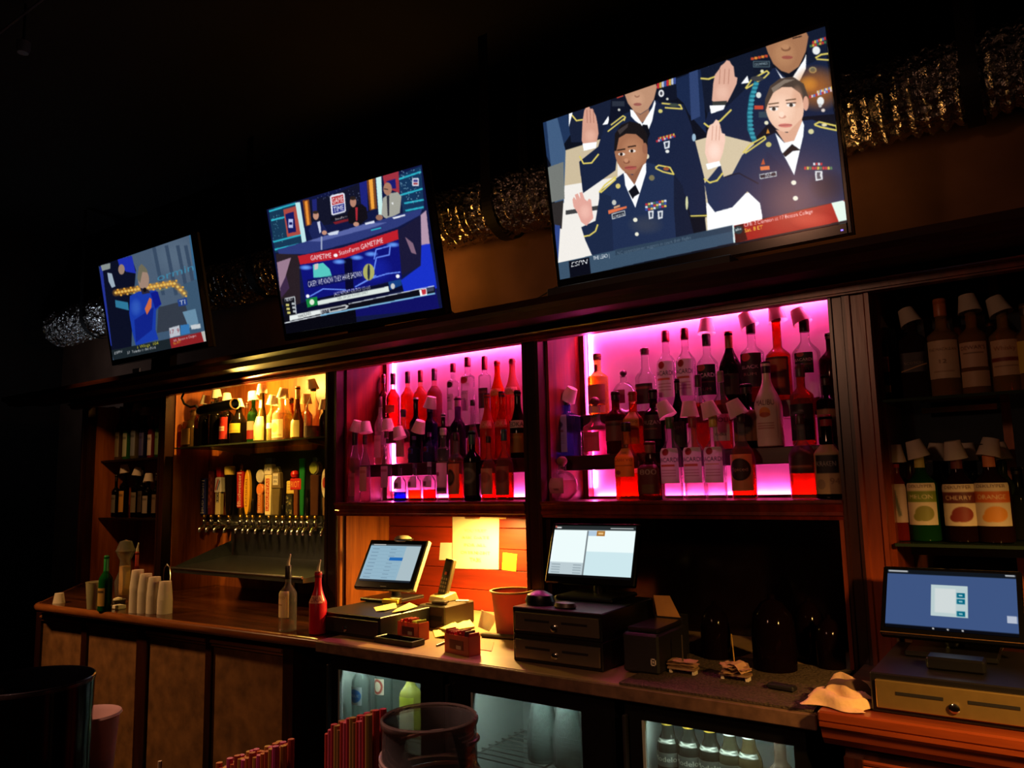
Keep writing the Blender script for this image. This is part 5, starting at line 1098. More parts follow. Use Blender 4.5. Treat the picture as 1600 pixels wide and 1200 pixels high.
# ---- far bay: two dim shelves
row(2.64, 1.7006, 'bottles on the upper shelf of the far bay')
for i, (x, yt, w, gc, lc, cp, d, cp2) in enumerate(((174, 640, 13, (150, 40, 40), (170, 150, 140), (150, 120, 110), 'red tinted bottle at the outer end of the far upper shelf', 8),
        (188, 636, 13, (110, 90, 60), (120, 110, 80), (60, 50, 40), 'olive bottle with grey label on the far upper shelf', None),
        (200, 640, 13, (60, 130, 60), (160, 170, 140), (70, 60, 50), 'green bottle with pale label on the far upper shelf', None),
        (213, 634, 14, (120, 110, 70), (110, 120, 130), (30, 26, 26), 'grey labelled bottle on the far upper shelf', -6),
        (226, 640, 14, (40, 40, 90), (60, 60, 110), (30, 26, 26), 'dark blue bottle on the far upper shelf', 5),
        (238, 646, 12, (150, 50, 50), (180, 170, 160), (180, 60, 60), 'pink capped bottle on the far upper shelf', None),
        (249, 640, 11, (40, 90, 44), (90, 120, 80), (40, 30, 30), 'green bottle beside the dark post, far upper shelf', None))):
    B(x, yt, w, 'dim', d, gc, None, 0, (cp, .86), (.06, .52, 50, plainlab(lc, tuple(int(v*.7) for v in lc))), cp2, body=.3)
row(2.64, 1.3356, 'bottles on the lower shelf of the far bay')
for i, (x, yt, w, lc, d, cp2) in enumerate(((169, 744, 13, (150, 140, 120), 'dark bottle at the outer end of the far lower shelf', 10),
        (181, 742, 12, (120, 116, 104), 'thin dark bottle second on the far lower shelf', None),
        (194, 730, 14, (214, 160, 70), 'black bottle with a tan label on the far lower shelf', -5),
        (213, 734, 15, (130, 120, 100), 'black bottle with a grey label mid far lower shelf', 4),
        (222, 730, 12, (70, 60, 50), 'black bottle with bare glass on the far lower shelf', None),
        (231, 744, 15, (160, 150, 136), 'black bottle with a wide pale label on the far lower shelf', -8),
        (244, 740, 12, (120, 100, 80), 'black bottle beside the dark post, far lower shelf', None))):
    B(x, yt, w, 'wsk', d, (16, 12, 10), None, 0, ((26, 20, 18), .84), (.1, .52, 56, plainlab(lc, tuple(int(v*.7) for v in lc))), cp2, body=.4)

# ---- right bay: whisky shelf
row(2.60, 1.7186, 'bottles on the whisky shelf of the mirror bay')
B(1375, 498, 33, 'sq', 'square scotch bottle with a slanted red label', (110, 60, 24), (120, 60, 20), .7, ((70, 30, 24), .86), [(.34, .52, 44, lab((190, 84, 30), ('l', [(0, .2), (1, .05)], .1, (214, 150, 70)), T('SCOTCH', .6, .2, (226, 190, 130), .7))), (.10, .18, 44, plainlab((214, 150, 50)))], -10, body=.2)
B(1429, 488, 40, 'sq', 'square scotch bottle with a slanted black label', (70, 50, 50), (80, 44, 24), .7, ((40, 30, 30), .86), [(.30, .52, 46, lab((32, 28, 30), ('l', [(0, .7), (1, .3)], .2, (14, 12, 14)), ('l', [(0, .95), (1, .6)], .05, (190, 150, 90)), T('SCOTCH', .6, .12, (150, 130, 100), .7)))], -18, body=.2)
B(1474, 467, 46, 'wsk', 'scotch bottle with a big cream label and number twelve', (240, 200, 140), (190, 110, 30), .66, ((170, 100, 60), .82), (.18, .56, 60, lab((206, 180, 146), T('THE MACALLAN', .28, .07, (90, 60, 40), .84), T('12', .60, .10, (80, 50, 34), .2), ('r', .2, .8, .8, .82, (150, 110, 80)))), None, body=.12)
B(1521, 468, 42, 'wsk', 'scotch bottle with two stacked cream labels', (240, 190, 120), (190, 104, 30), .7, ((60, 44, 30), .86), [(.28, .54, 56, lab((206, 170, 140), T("DEWAR'S", .3, .14, (90, 40, 30), .84), ('r', .15, .42, .85, .46, (120, 90, 60)))), (.08, .24, 60, plainlab((200, 166, 130)))], -6, body=.12)
B(1570, 470, 42, 'wsk', 'scotch bottle with a white label and dark red band', (244, 206, 130), (214, 150, 40), .7, ((70, 56, 30), .86), (.18, .56, 58, lab((216, 180, 140), T('Whisky', .3, .12, (150, 80, 40), .7), ('r', 0, .5, 1, .6, (130, 50, 30)), ('r', .1, .72, .9, .74, (150, 110, 80)))), -18, body=.12)
B(1608, 474, 40, 'wsk', 'yellow labelled bottle cut off at the right edge', (240, 200, 110), (206, 150, 40), .7, ((60, 50, 30), .86), (.2, .56, 60, plainlab((226, 196, 70))), None, body=.12)
row(2.72, 1.7186, 'bottles on the whisky shelf of the mirror bay')
B(1410, 505, 30, 'wsk', 'dim bottle behind the two square scotch bottles', (90, 60, 40), None, 0, ((90, 60, 60), .86), None, None, body=.2)
B(1455, 500, 30, 'wsk', 'dim bottle behind the number twelve scotch', (90, 60, 40), None, 0, ((90, 70, 60), .86), None, None, body=.2)
B(1500, 492, 30, 'wsk', 'dim amber bottle between the two cream labelled scotches', (200, 130, 50), None, 0, ((90, 70, 60), .86), None, None, body=.15)
B(1552, 492, 30, 'wsk', 'green glinting bottle behind the red banded scotch', (120, 130, 40), None, 0, ((90, 90, 60), .86), None, None, body=.15)
# ---- right bay: cordial shelf
row(2.60, 1.2986, 'bottles on the cordial shelf of the mirror bay')
B(1383, 722, 20, 'std', 'small red bottle with a peach label against the wood', (160, 40, 36), (170, 20, 20), .6, ((60, 30, 30), .86), (.18, .54, 60, lab((206, 170, 130), ('r', 0, .1, 1, .3, (190, 90, 50)))), None, body=.15)
B(1403, 703, 30, 'std', 'red cordial bottle with a grey label and red neck band', (200, 60, 60), (206, 20, 30), .7, ((216, 206, 200), .86), [(.20, .62, 60, lab((176, 150, 136), ('l', [(.4, .2), (.6, .8)], .14, (90, 90, 80)))), (.80, .84, 88, plainlab((190, 30, 36)))], 0, body=.15)
DK = lambda name, c, fr: lab((222, 206, 170), T('DEKUYPER', .12, .075, (90, 60, 40), .72), ('r', 0, .2, 1, .46, c), T(name, .38, .10, (236, 220, 180), .7), ('e', .58, .72, .28, .18, fr), ('e', .4, .80, .16, .1, fr))
B(1441, 695, 44, 'rum', 'green cordial bottle with a green banded label', (40, 110, 50), (20, 90, 40), .8, ((40, 36, 24), .90), [(.17, .60, 62, DK('MELON', (120, 140, 40), (140, 140, 60))), (.76, .88, 60, plainlab((190, 180, 90)))], -14, body=.2)
B(1499, 697, 49, 'rum', 'brown cordial bottle with a dark cherry label', (50, 24, 16), (60, 16, 10), .8, ((40, 26, 22), .90), [(.17, .60, 62, DK('CHERRY', (96, 34, 24), (140, 50, 34))), (.76, .88, 60, plainlab((110, 50, 36)))], -6, body=.25)
B(1550, 693, 52, 'rum', 'brown cordial bottle with an orange fruit label', (60, 30, 16), (70, 24, 10), .8, ((36, 30, 22), .90), [(.17, .60, 62, DK('ORANGE', (206, 100, 30), (226, 150, 50))), (.76, .88, 60, plainlab((214, 130, 70)))], 12, body=.25)
row(2.72, 1.2986, 'bottles on the cordial shelf of the mirror bay')
for x, yt, gc, d, cp in ((1424, 706, (120, 40, 40), 'dark red bottle behind the green cordial', None), (1468, 700, (50, 70, 30), 'green necked bottle behind the cherry cordial', 5),
                         (1516, 700, (70, 80, 34), 'green necked bottle behind the orange fruit label', 0), (1570, 700, (90, 110, 50), 'olive bottle at the shelf end behind the orange cordial', -8), (1592, 730, (60, 60, 30), 'short dark bottle at the right picture edge', None)):
    B(x, yt, 32, 'rum', d, gc, None, 0, ((40, 30, 24), .90), None, cp, body=.2)

# ================================================================== GOOSENECK LAMP OVER THE TAP SHELF
a, b = AY(309, 643, 2.46), AY(367, 631, 2.46)
t = thing('gooseneck_lamp', 'black can shaped gooseneck lamp aimed along the tap shelf', 'lamp', AY(290, 606, 2.48), world=True)
ax = Vector(tuple(b-a)); L = ax.length; mx = ax.to_track_quat('Z', 'Y').to_matrix()
def alongl(pr, n=20, caps=True): return MB().lathe(pr, n=n, ax=mx, c=tuple(a), caps=caps)
can = alongl([(.012, 0), (.027, .03), (.029, .05), (.029, L), (.025, L), (.025, .05), (0, .045)]).build('shade', BLACK, t, True)
alongl([(.026, L-.002), (.031, L-.002), (.031, L+.006), (.026, L+.006), (.026, L-.002)], caps=False).build('rim', plain((226, 190, 110), .4), t, True)
alongl([(0, .06), (.014, .062), (.02, .085), (.018, .105), (0, .115)], 14).build('bulb', emit((1, .66, .2), 6.0), t, True)
pts = [AY(x, y, 2.47) for x, y in ((300, 604), (288, 612), (284, 622), (288, 631), (298, 636), (306, 634), (311, 641))]
MB().tube([tuple(q) for q in pts], .0065, 8).build('gooseneck', BLACKM, t, True)
e = Vector(tuple(b))+ax.normalized()*.012
lamp('SPOT', 'gooseneck_bulb_light', tuple(e), 40.0, (1, .62, .11), .02, tuple(e+Vector((1.0, .32, -.14))), 150, blend=.8)
lamp('POINT', 'tap_bay_strip_light', (-3.55, 2.55, 2.095), 26.0, (1, .58, .11), .02)

# ================================================================== BEER TAPS
def P2(cx, cy): return 260+cx/5.714, 690+cy/5.714       # measured on an enlarged view of the taps
TY, TZ = 2.715, 1.30
YELL, CREAM, REDP, BLUEP, GREENP, BROWN = (226, 190, 70), (226, 206, 150), (176, 30, 26), (40, 50, 120), (30, 110, 50), (70, 40, 24)
def hbox(w, d, h, tp=0, z0=0): return [(w, d, z0), (w, d, h)]
def tap(cx, top, label, build):
    x, _ = P2(cx, 740); X = AY(x, 818, TY)[0]
    t = thing('beer_tap', label, 'beer tap', (X, TY, TZ), group='beer taps on the splash back')
    MB().tube([(0, BY-.015-TY, 0), (0, .0, 0)], .011, 10).build('shank', CHROME, t, True)
    m = MB().lathe([(0, -.028), (.010, -.026), (.013, -.01), (.0135, .012), (.010, .022), (.006, .026), (.006, .034)], n=14)
    m.tube([(0, -.006, -.012), (0, -.022, -.022), (0, -.030, -.034), (0, -.032, -.05)], [.010, .0095, .009, .010], 10)
    m.build('faucet', CHROME, t, True)
    MB().lathe([(.0075, .032), (.011, .036), (.011, .046), (.008, .05)], n=12).build('collar', BRASS, t, True)
    ph = AY(x, P2(cx, top)[1], TY)[2]-TZ
    build(t, ph)
    return t
def slab(w, dp, z0, z1, mat, t, name='handle', tw=None, x=0, bev=.004):
    tw = w if tw is None else tw; w, tw = w*1.3, tw*1.3
    return MB().add([(x-w/2, -dp/2, z0), (x+w/2, -dp/2, z0), (x+w/2, dp/2, z0), (x-w/2, dp/2, z0), (x-tw/2, -dp/2, z1), (x+tw/2, -dp/2, z1), (x+tw/2, dp/2, z1), (x-tw/2, dp/2, z1)],
        [(0, 3, 2, 1), (4, 5, 6, 7), (0, 1, 5, 4), (1, 2, 6, 5), (2, 3, 7, 6), (3, 0, 4, 7)]).build(name, mat, t, bevel=bev)
def face(t, w, z0, z1, spec, dp, tw=None, nx=30):
    w = w*1.3; r = paint(spec, nx, int(max(14, min(90, nx*(z1-z0)/w))))
    return flat_print('printed_face', r, ((-w/2, -dp, z1), (w, 0, 0), (0, 0, z0-z1)), t, printed(0))
def vt(s, c, h=.09):   # lettering that runs up the handle
    return s
def facev(t, w, z0, z1, bg, txt, col, dp, cap=.62):
    """a face whose lettering reads upwards"""
    w = w*1.3; W = 16; Hh = int(max(30, min(110, W*(z1-z0)/w)))
    r = Ras(W, Hh, bg, 3); v, tr = glyphs(txt)
    r.rect(0, 0, 1, .03, col); r.rect(0, .97, 1, 1, col)
    if len(v):
        Wd = v[:, 0].max(); k = cap/.69
        Q = np.stack([.5+cap/2-v[:, 1]*k, .94-v[:, 0]/Wd*.88], 1); Q[:, 0] = .5+(cap/2)-v[:, 1]*k+0*Q[:, 0]
        Q[:, 0] = 1-Q[:, 0]; Q[:, 0] = 1-Q[:, 0]
        for a in tr: r.fill(r.m(Q[a]), col)
    return flat_print('printed_face', r, ((-w/2, -dp, z1), (w, 0, 0), (0, 0, z0-z1)), t, printed(0))
pm = lambda c, ro=.35: plain(c, ro, 0, .08, 30)
def h1(t, h): slab(.034, .03, .05, h*.72, pm(YELL), t); slab(.03, .034, h*.72, h*.93, pm((150, 120, 70)), t, 'topper', .044); MB().add([(-.024, -.017, h*.93), (.024, -.017, h*.93), (.024, .017, h*.93), (-.024, .017, h*.93), (0, 0, h)], [(0, 3, 2, 1), (0, 1, 4), (1, 2, 4), (2, 3, 4), (3, 0, 4)]).build('peak', pm(CREAM), t)
def h2(t, h): slab(.040, .03, .05, h, pm(BLUEP), t); facev(t, .024, .06, h*.96, (36, 46, 110), 'BUD LIGHT', (236, 226, 190), .0158)
def h3(t, h): slab(.03, .024, .05, h, pm((90, 26, 22)), t, tw=.044); face(t, .03, .09, h*.94, lab((100, 34, 28), *[('e', .3+.4*(k % 2), .06+k*.1, .26, .06, (140, 60, 44)) for k in range(9)]), .0126)
def h4(t, h): slab(.036, .028, .05, h*.55, pm((196, 180, 120)), t); slab(.05, .03, h*.55, h*.82, pm((206, 200, 190)), t, 'emblem', .04); slab(.028, .026, h*.82, h, pm(REDP), t, 'topper', .04); facev(t, .018, .12, h*.6, (30, 28, 30), 'HOP', (230, 226, 210), .0145); face(t, .036, h*.58, h*.8, lab((206, 204, 200), ('l', [(.1, .9), (.6, .1)], .2, (170, 30, 30)), ('l', [(.4, .9), (.9, .2)], .16, (40, 60, 130))), .0156)
def h5(t, h): MB().lathe([(.016, .05), (.020, .08), (.029, h*.84), (.029, h*.86)], n=18).build('handle', pm((16, 12, 10), .15), t, True); MB().lathe([(.0295, h*.85), (.031, h*.9), (.032, h*.98), (.024, h)], n=18).build('foam_top', pm((236, 206, 90)), t, True)
def h6(t, h): slab(.034, .026, .09, h*.86, pm(REDP), t, tw=.046); facev(t, .03, .10, h*.84, (178, 30, 26), 'Budweiser', (240, 226, 190), .0138, .7); MB().lathe([(.009, .05), (.014, .06), (.012, .088), (.016, .092)], n=12).build('ferrule', BRASS, t, True); MB().lathe([(.010, h*.86), (.014, h*.88), (.006, h*.91), (.009, h*.95), (.0, h)], n=12).build('finial', BRASS, t, True)
def h7(t, h): MB().prism([(.026*math.sin(a)*(1 if True else 1), .05+(h-.05)*(.5-.5*math.cos(a))) for a in np.linspace(0, 2*math.pi, 25)[:-1]], -.010, .010).build('handle', pm((226, 170, 40)), t, bevel=.003); facev(t, .014, .10, h*.82, (226, 176, 50), 'AMBER', (120, 60, 20), .0115, .6)
def h8(t, h): MB().lathe([(.008, .05), (.012, .07), (.013, h*.8), (.009, h*.95), (0, h)], n=14).build('handle', pm((14, 12, 12), .25), t, True)
def h9(t, h):
    slab(.030, .02, .06, h*.56, pm((216, 130, 50)), t); facev(t, .022, .065, h*.55, (190, 96, 30), 'BELGIAN', (240, 220, 170), .0108)
    for z, rr, c, nm in ((h*.62, .030, (226, 130, 60), 'orange_disc'), (h*.86, .034, (196, 190, 170), 'silver_oval')):
        MB().prism([(rr*math.cos(a), z+rr*1.1*math.sin(a)) for a in np.linspace(0, 2*math.pi, 21)[:-1]], -.010, .010).build(nm, pm(c, .25), t, bevel=.003)
def h10(t, h): slab(.036, .03, .05, h*.74, pm((236, 220, 160)), t, tw=.046); slab(.044, .034, h*.74, h*.90, pm((226, 216, 190)), t, 'crown_block', .048); slab(.034, .03, h*.90, h, pm((60, 70, 130)), t, 'cap_block', .04); facev(t, .024, .07, h*.70, (206, 90, 40), 'LAGUNITAS', (244, 226, 170), .0158); face(t, .04, h*.78, h*.88, lab((230, 224, 200), T('IPA', .8, .5, (40, 40, 60), .8)), .0176)
def h11(t, h): slab(.034, .022, .05, h*.62, pm((110, 96, 60)), t, tw=.05); slab(.06, .026, h*.62, h*.9, pm((120, 104, 70)), t, 'head_block', .05); slab(.04, .024, h*.9, h, pm((100, 90, 60)), t, 'top_block', .02); face(t, .034, h*.68, h*.88, lab((226, 220, 200), T('GOOSE', .45, .2, (50, 40, 40), .8), T('IPA', .8, .2, (50, 40, 40), .6)), .0136)
def h13(t, h): slab(.042, .026, .05, h*.68, pm((40, 40, 26)), t, tw=.038); face(t, .036, .06, h*.66, lab((46, 46, 28), *[('e', rnd.random(), rnd.random(), .16, .07, [(150, 140, 90), (20, 20, 16), (90, 90, 50)][k % 3]) for k in range(24)]), .0136); slab(.05, .012, h*.70, h, pm((226, 200, 90)), t, 'sign'); face(t, .042, h*.73, h*.97, lab((232, 210, 110), *stripes((150, 120, 50), .2, .45, .7)), .0066)
def h14(t, h): slab(.024, .02, .05, h*.62, pm((110, 60, 30)), t); slab(.070, .02, h*.60, h*.80, pm((190, 40, 26)), t, 'banner'); face(t, .062, h*.62, h*.78, lab((196, 40, 30), T('RIOT', .8, .6, (240, 190, 90), .8)), .0108); MB().lathe([(0, 0), (.018, .006), (.024, .022), (.018, .038), (0, .044)], c=(-.016, 0, h*.8), n=16).build('red_ball', pm((200, 36, 30), .2), t, True)
def h15(t, h): slab(.020, .016, .05, h, pm(GREENP, .25), t, tw=.036)
def h16(t, h): slab(.044, .026, .05, h*.74, pm(BROWN), t, tw=.05); MB().prism([(.036*math.cos(a), h*.84+.036*math.sin(a)) for a in np.linspace(0, 2*math.pi, 25)[:-1]], -.014, .014).build('medallion_rim', pm((110, 100, 70)), t, bevel=.003); MB().prism([(.029*math.cos(a), h*.84+.029*math.sin(a)) for a in np.linspace(0, 2*math.pi, 25)[:-1]], -.018, -.013).build('medallion', pm((150, 160, 70)), t); slab(.03, .02, h*.93, h, pm((60, 80, 60)), t, 'crest', .02)
def h17(t, h): slab(.026, .02, .05, h*.5, pm((120, 90, 60)), t, tw=.034); MB().prism([(.028*math.cos(a), h*.74+h*.26*math.sin(a)) for a in np.linspace(0, 2*math.pi, 25)[:-1]], -.010, .010).build('oval', pm((226, 216, 190)), t, bevel=.003); face(t, .03, h*.62, h*.88, lab((216, 200, 170), ('e', .5, .5, .4, .36, (190, 60, 30))), .0108)
TAPS = [(285, 320, 'yellow tap handle with a pointed peak, first in the row', h1), (338, 330, 'blue tap handle with white upright lettering', h2), (400, 262, 'dark red patterned tap handle, third in the row', h3),
        (470, 230, 'tap handle with a red and blue emblem over pale wood', h4), (558, 220, 'tap handle shaped like a pint of black stout', h5), (662, 192, 'red tap handle with white script and gold finial', h6),
        (722, 250, 'yellow surfboard shaped tap handle', h7), (772, 505, 'short black tap handle beside the yellow surfboard', h8), (838, 240, 'tap handle with a silver oval over an orange disc', h9),
        (918, 145, 'cream tap handle with a blue cap and orange lettering, tallest', h10), (985, 222, 'grey brown goose neck tap handle with a white badge', h11), (1040, 560, 'short black tap handle in front of the grey one', h8),
        (1108, 350, 'camouflage tap handle carrying a yellow sign', h13), (1160, 225, 'tap handle with a red ball and banner', h14), (1212, 150, 'slim green paddle tap handle', h15),
        (1262, 495, 'short black tap handle beside the green paddle', h8), (1330, 140, 'brown tap handle with a round gold green medallion', h16), (1424, 240, 'tap handle with a white and red oval, last in the row', h17)]
for cx, top, lb_, fn in TAPS: tap(cx, top, lb_, fn)
x0, x1 = AY(P2(262, 0)[0], 818, TY)[0], AY(P2(1440, 0)[0], 818, TY)[0]
single(MB().box(x0-.01, x1+.012, BY-.034, BY-.0145, TZ-.035, TZ+.045), 'tap_rail', sp, 'narrow steel rail the beer taps are mounted on', 'rail')
q = AY(308, 850, 2.72)
t = thing('hose_bundle', 'black hoses drooping below the first beer taps', 'hose', (q[0], 2.74, 1.13))
for k in range(4):
    MB().tube([(-.03+k*.018, .03, .16), (-.02+k*.012, -.01, .10), (-.012+k*.008, -.015, .04), (0, .0, -.01)], .009, 8).build('hose', BLACKM, t, True)

# ================================================================== ON THE WOODEN COUNTER
ZW = ZC+.0006
def frustum_cup(name, lb_, cat, pos, r0, r1, h, mat, group=None, lip=.0015, tilt=(0, 0, 0)):
    m = MB().lathe([(r0*.98, 0), (r0, .002), (r1, h-lip), (r1+lip, h-lip/2), (r1, h), (r1-.002, h-lip), (r0-.002, .004), (0, .004)], n=24)
    o = m.build(name, mat, None, True); o.location = tuple(pos); o.rotation_euler = tilt
    return tag(o, lb_, cat, group)
q = AZ(92, 942, ZW)
o = single(MB().lathe([(.030, 0), (.0285, .004), (.021, .05), (0, .052)], n=20), 'paper_cup', CUPM, 'lone paper cup turned over at the far end of the counter', 'cup', (q[0], q[1], ZW), smooth=True)
FROST = plain((196, 190, 150), .45, 0, .05, 20, 0, .5, .5)
q = AZ(147, 951, ZW); frustum_cup('plastic_cup', 'tall frosted plastic cup beside the green bottle', 'cup', (q[0], q[1], ZW), .032, .042, .13, FROST)
row(2.02, ZW, 'bottles standing on the wooden counter')
def BC(px, pyb, yt, w, kind, d, *a, **k):
    q = AZ(px, pyb, ZW); return B(px, yt, w, kind, d, *a, Y=float(q[1]), zb=ZW, **k)
BC(165, 955, 868, 20, 'std', 'green glass bottle with gold foil at the counter end', (30, 120, 50), None, 0, ((30, 130, 60), .55), (.1, .42, 60, plainlab((190, 150, 70), (60, 40, 20))), body=.3)
q = AZ(158, 940, ZW)
t = thing('glass_jar', 'clear glass vase holding tan stirrers behind the green bottle', 'jar', (q[0], q[1]+.12, ZW))
MB().lathe([(.035, 0), (.045, .02), (.05, .09), (.03, .14), (.026, .2), (.05, .25), (.03, .30), (.0, .31)], n=20).build('glass', glass((236, 230, 210), .7, .08), t, True)
MB().box(-.02, .02, -.02, .02, .02, .17).build('filling', plain((206, 160, 90), .7), t)
q = AZ(184, 944, ZW)
t = thing('garnish_dish', 'small dish with wedges between the green bottle and cup stacks', 'dish', (q[0], q[1], ZW))
MB().lathe([(.03, 0), (.034, .004), (.038, .024), (.036, .024), (.03, .008), (0, .008)], n=20).build('bowl', plain((90, 80, 60), .4), t, True)
MB().lathe([(0, .008), (.026, .012), (.020, .03), (0, .036)], n=12).build('heap', plain((206, 196, 160), .7, 0, .2, 60), t, True)
single(MB().box(-.03, .03, -.02, .02, 0, .018), 'napkin_pad', PAPER, 'small pale napkin pad in front of the cup stacks', 'napkins', AZ(186, 951, ZW), bevel=.003)
for i, (px, ytop, n) in enumerate(((213, 890, 14), (226, 896, 12), (240, 901, 11), (257, 908, 9))):
    q = AZ(px, 956+i*.8, ZW); H = AY(px, ytop, q[1])[2]-ZW
    t = thing('cup_stack', 'stack of upturned white paper cups, '+('tallest of four', 'second tallest of four', 'third tallest of four', 'shortest of four')[i]+' in a row', 'cups', (q[0], q[1], ZW), group='stacks of paper cups')
    dz = (H-.085)/max(1, n-1)
    cm = MB().lathe([(.034, 0), (.0335, .004), (.026, .085), (0, .086)], n=18)
    first = cm.build('paper_cup', CUPM, t, True)
    for k in range(1, n):
        c = first.copy(); COL.objects.link(c); c.parent = t; c.location = (0, 0, k*dz)
q = AZ(232, 950, ZW)
single(MB().tube([(-.03, 0, 0), (-.03, 0, .15), (-.022, 0, .185), (0, 0, .20), (.022, 0, .185), (.03, 0, .15), (.03, 0, 0)], .0035, 8), 'wire_loop', CHROME, 'chrome wire loop handle rising behind the cup stacks', 'holder', (q[0], q[1]+.09, ZW), smooth=True)
BC(213, 942, 862, 15, 'std', 'red topped bottle with pourer behind the cup stacks', (120, 40, 24), None, 0, ((140, 40, 30), .7), None, pour=True, body=.3)
BC(450, 986, 884, 27, 'std', 'clear vodka bottle with pourer and cream label', (240, 238, 228), None, 0, ((30, 26, 26), .80), (.22, .62, 58, lab((226, 200, 150), ('r', .12, .5, .6, .54, (170, 130, 80)), T('TITO', .3, .09, (150, 110, 60), .5))), pour=True)
BC(497, 990, 893, 27, 'svk', 'glossy red vodka bottle with a pale lettered band', (190, 20, 40), None, 0, ((130, 20, 30), .90), (.50, .62, 80, lab((226, 150, 120), T('SVEDKA', .80, .55, (130, 20, 34), .95))), pour=True, opaque=True)

# ================================================================== REGISTER NICHE UNDER THE LEFT PINK BAY
def drawer(label, x0, x1, y0, y1, z0, z1, facem, slots=True, group=None, name='cash_drawer'):
    t = thing(name, label, 'cash drawer', ((x0+x1)/2, (y0+y1)/2, z0), group=group, world=True)
    MB().box(x0, x1, y0+.008, y1, z0, z1).build('case', plain((16, 14, 14), .4), t, bevel=.003)
    f = MB().box(x0+.012, x1-.006, y0, y0+.01, z0+.012, z1-.014).build('front', facem, t, bevel=.002)
    w = x1-x0; zc = z0+(z1-z0)*.55
    if slots:
        for a, b in ((.16, .44), (.58, .86)):
            MB().box(x0+w*a, x0+w*b, y0-.0015, y0+.001, zc-.003, zc+.004).build('media_slot', plain((8, 6, 6), .8), f)
    ax = Matrix.Rotation(math.pi/2, 3, 'X')
    MB().lathe([(.011, 0), (.011, .006), (.007, .008), (0, .008)], c=(x0+w*.5, y0, zc-.016), n=16, ax=ax).build('lock', CHROME, f, True)
    return t
DB = plain((36, 30, 26), .5, 0, .15)
SILV = plain((150, 140, 120), .34, .85, .06, 40)
a, b = AZ(500, 990, ZC), AZ(592, 1003, ZC)
drawer('long black cash drawer under the tilted register in the niche', -2.45, -2.10, 2.10, 2.385, ZC+.0006, 1.013, DB, False)
MB().box(0, 0, 0, 0, 0, 0)
t1, fo = register('tilted grey framed register screen in the warm lit niche', -2.378, 2.45, 1.164, 6.7, -31.3, .311, .225, (.018, .022, .024, .03), ui1, 1.0136, glow=.92)
fo.slab(MB(), -.01, 1.015, -.012, 1.012, -.026, -.006).build('rim', plain((150, 140, 120), .4), t1, bevel=.004)
fo.slab(MB(), .46, .56, .955, .965, 0, .002).build('badge', plain((120, 120, 120), .3, .6), t1)
q = fo.P(.5, -.01, -.02)
t = thing('card_reader', 'small domed device perched on top of the tilted register', 'device', (q[0]+.01, q[1], q[2]+.002), R(8))
MB().lathe([(.040, 0), (.044, .006), (.040, .016), (.026, .024), (0, .026)], n=22, sy=.7).build('dome', plain((196, 186, 150), .3), t, True)
MB().lathe([(.043, .004), (.047, .008), (.043, .012)], n=22, sy=.7, c=(.006, 0, 0), caps=False).build('band', plain((50, 46, 40), .3), t, True)
# papers on the drawer top
def sheet(label, pts, z, th=.002, mat=PAPER, cat='paper', curl=.004, name='paper_sheet', group=None):
    v = np.array([AZ(x, y, z)[:2] for x, y in pts]); c = v.mean(0)
    m = MB(); n = len(v)
    top = [(float(p[0]-c[0]), float(p[1]-c[1]), th+(curl if i % 2 else 0)) for i, p in enumerate(v)]
    m.add([(p[0], p[1], p[2]-th) for p in top]+top, [tuple(range(n))[::-1], tuple(range(n, 2*n))]+[(k, (k+1) % n, n+(k+1) % n, n+k) for k in range(n)])
    return single(m, name, mat, label, cat, (float(c[0]), float(c[1]), z+.0006), group)
YP = plain((232, 214, 130), .8, 0, .05, 30)
sheet('pale yellow slip on the black drawer, wider one', [(584, 950), (618, 944), (620, 950), (600, 956), (588, 956)], 1.013, name='paper_slip', mat=YP)
sheet('pale yellow slip on the black drawer with curled end', [(620, 952), (640, 944), (652, 948), (632, 956), (612, 958)], 1.0155, name='paper_slip', mat=YP)
q = AZ(620, 942, 1.013)
t = thing('sticky_pad', 'yellow sticky pad in front of the register stand', 'note pad', (q[0], q[1]-.02, 1.0136), R(12))
MB().box(-.045, .03, -.018, .018, 0, .018).build('pad', plain((226, 196, 50), .7), t, bevel=.002)
MB().box(-.008, .032, -.012, .020, .018, .022).build('top_sheet', plain((240, 226, 170), .7), t)
# the printer box, phone and things round it
x0, x1 = -2.165, -2.026
t = thing('receipt_printer', 'low dark box beside the register with the phone on it', 'printer', (-2.09, 2.5, ZC), world=True)
MB().box(x0, x1, 2.39, 2.58, ZC+.0006, 1.018).build('body', plain((52, 40, 26), .5), t, bevel=.005)
MB().box(x0+.015, x1-.015, 2.387, 2.392, ZC+.03, ZC+.05).build('slot', BLACK, t)
MB().box(x0+.03, x1-.03, 2.40, 2.44, 1.018, 1.022).build('lid', plain((40, 34, 26), .3), t)
q = AZ(676, 936, 1.034)
t = thing('cordless_phone', 'upright cordless phone with keypad standing in its cradle', 'phone', (-2.135, 2.51, 1.0186), R(-6))
MB().prism([(-.05, 0), (.05, 0), (.03, .035), (-.04, .022)], -.04, .045, 'X').build('cradle', plain((200, 180, 120), .4), t, bevel=.003)
cs = MB(); cs.M = Matrix.Translation((0, .0, .018)) @ Matrix.Rotation(R(-14), 4, 'X') @ Matrix.Rotation(R(6), 4, 'Y')
cs.box(-.023, .023, -.013, .013, 0, .155); body = cs.build('handset', plain((110, 96, 66), .3), t, bevel=.005)
def ph(x0, x1, z0, z1, nm, mat, d=.0145):
    m = MB(); m.M = cs.M; m.box(x0, x1, -d, -.012, z0, z1); return m.build(nm, mat, body)
ph(-.021, .021, .004, .152, 'front_plate', plain((26, 22, 18), .3))
ph(-.016, .016, .108, .14, 'display', plain((60, 60, 50), .2), .0155)
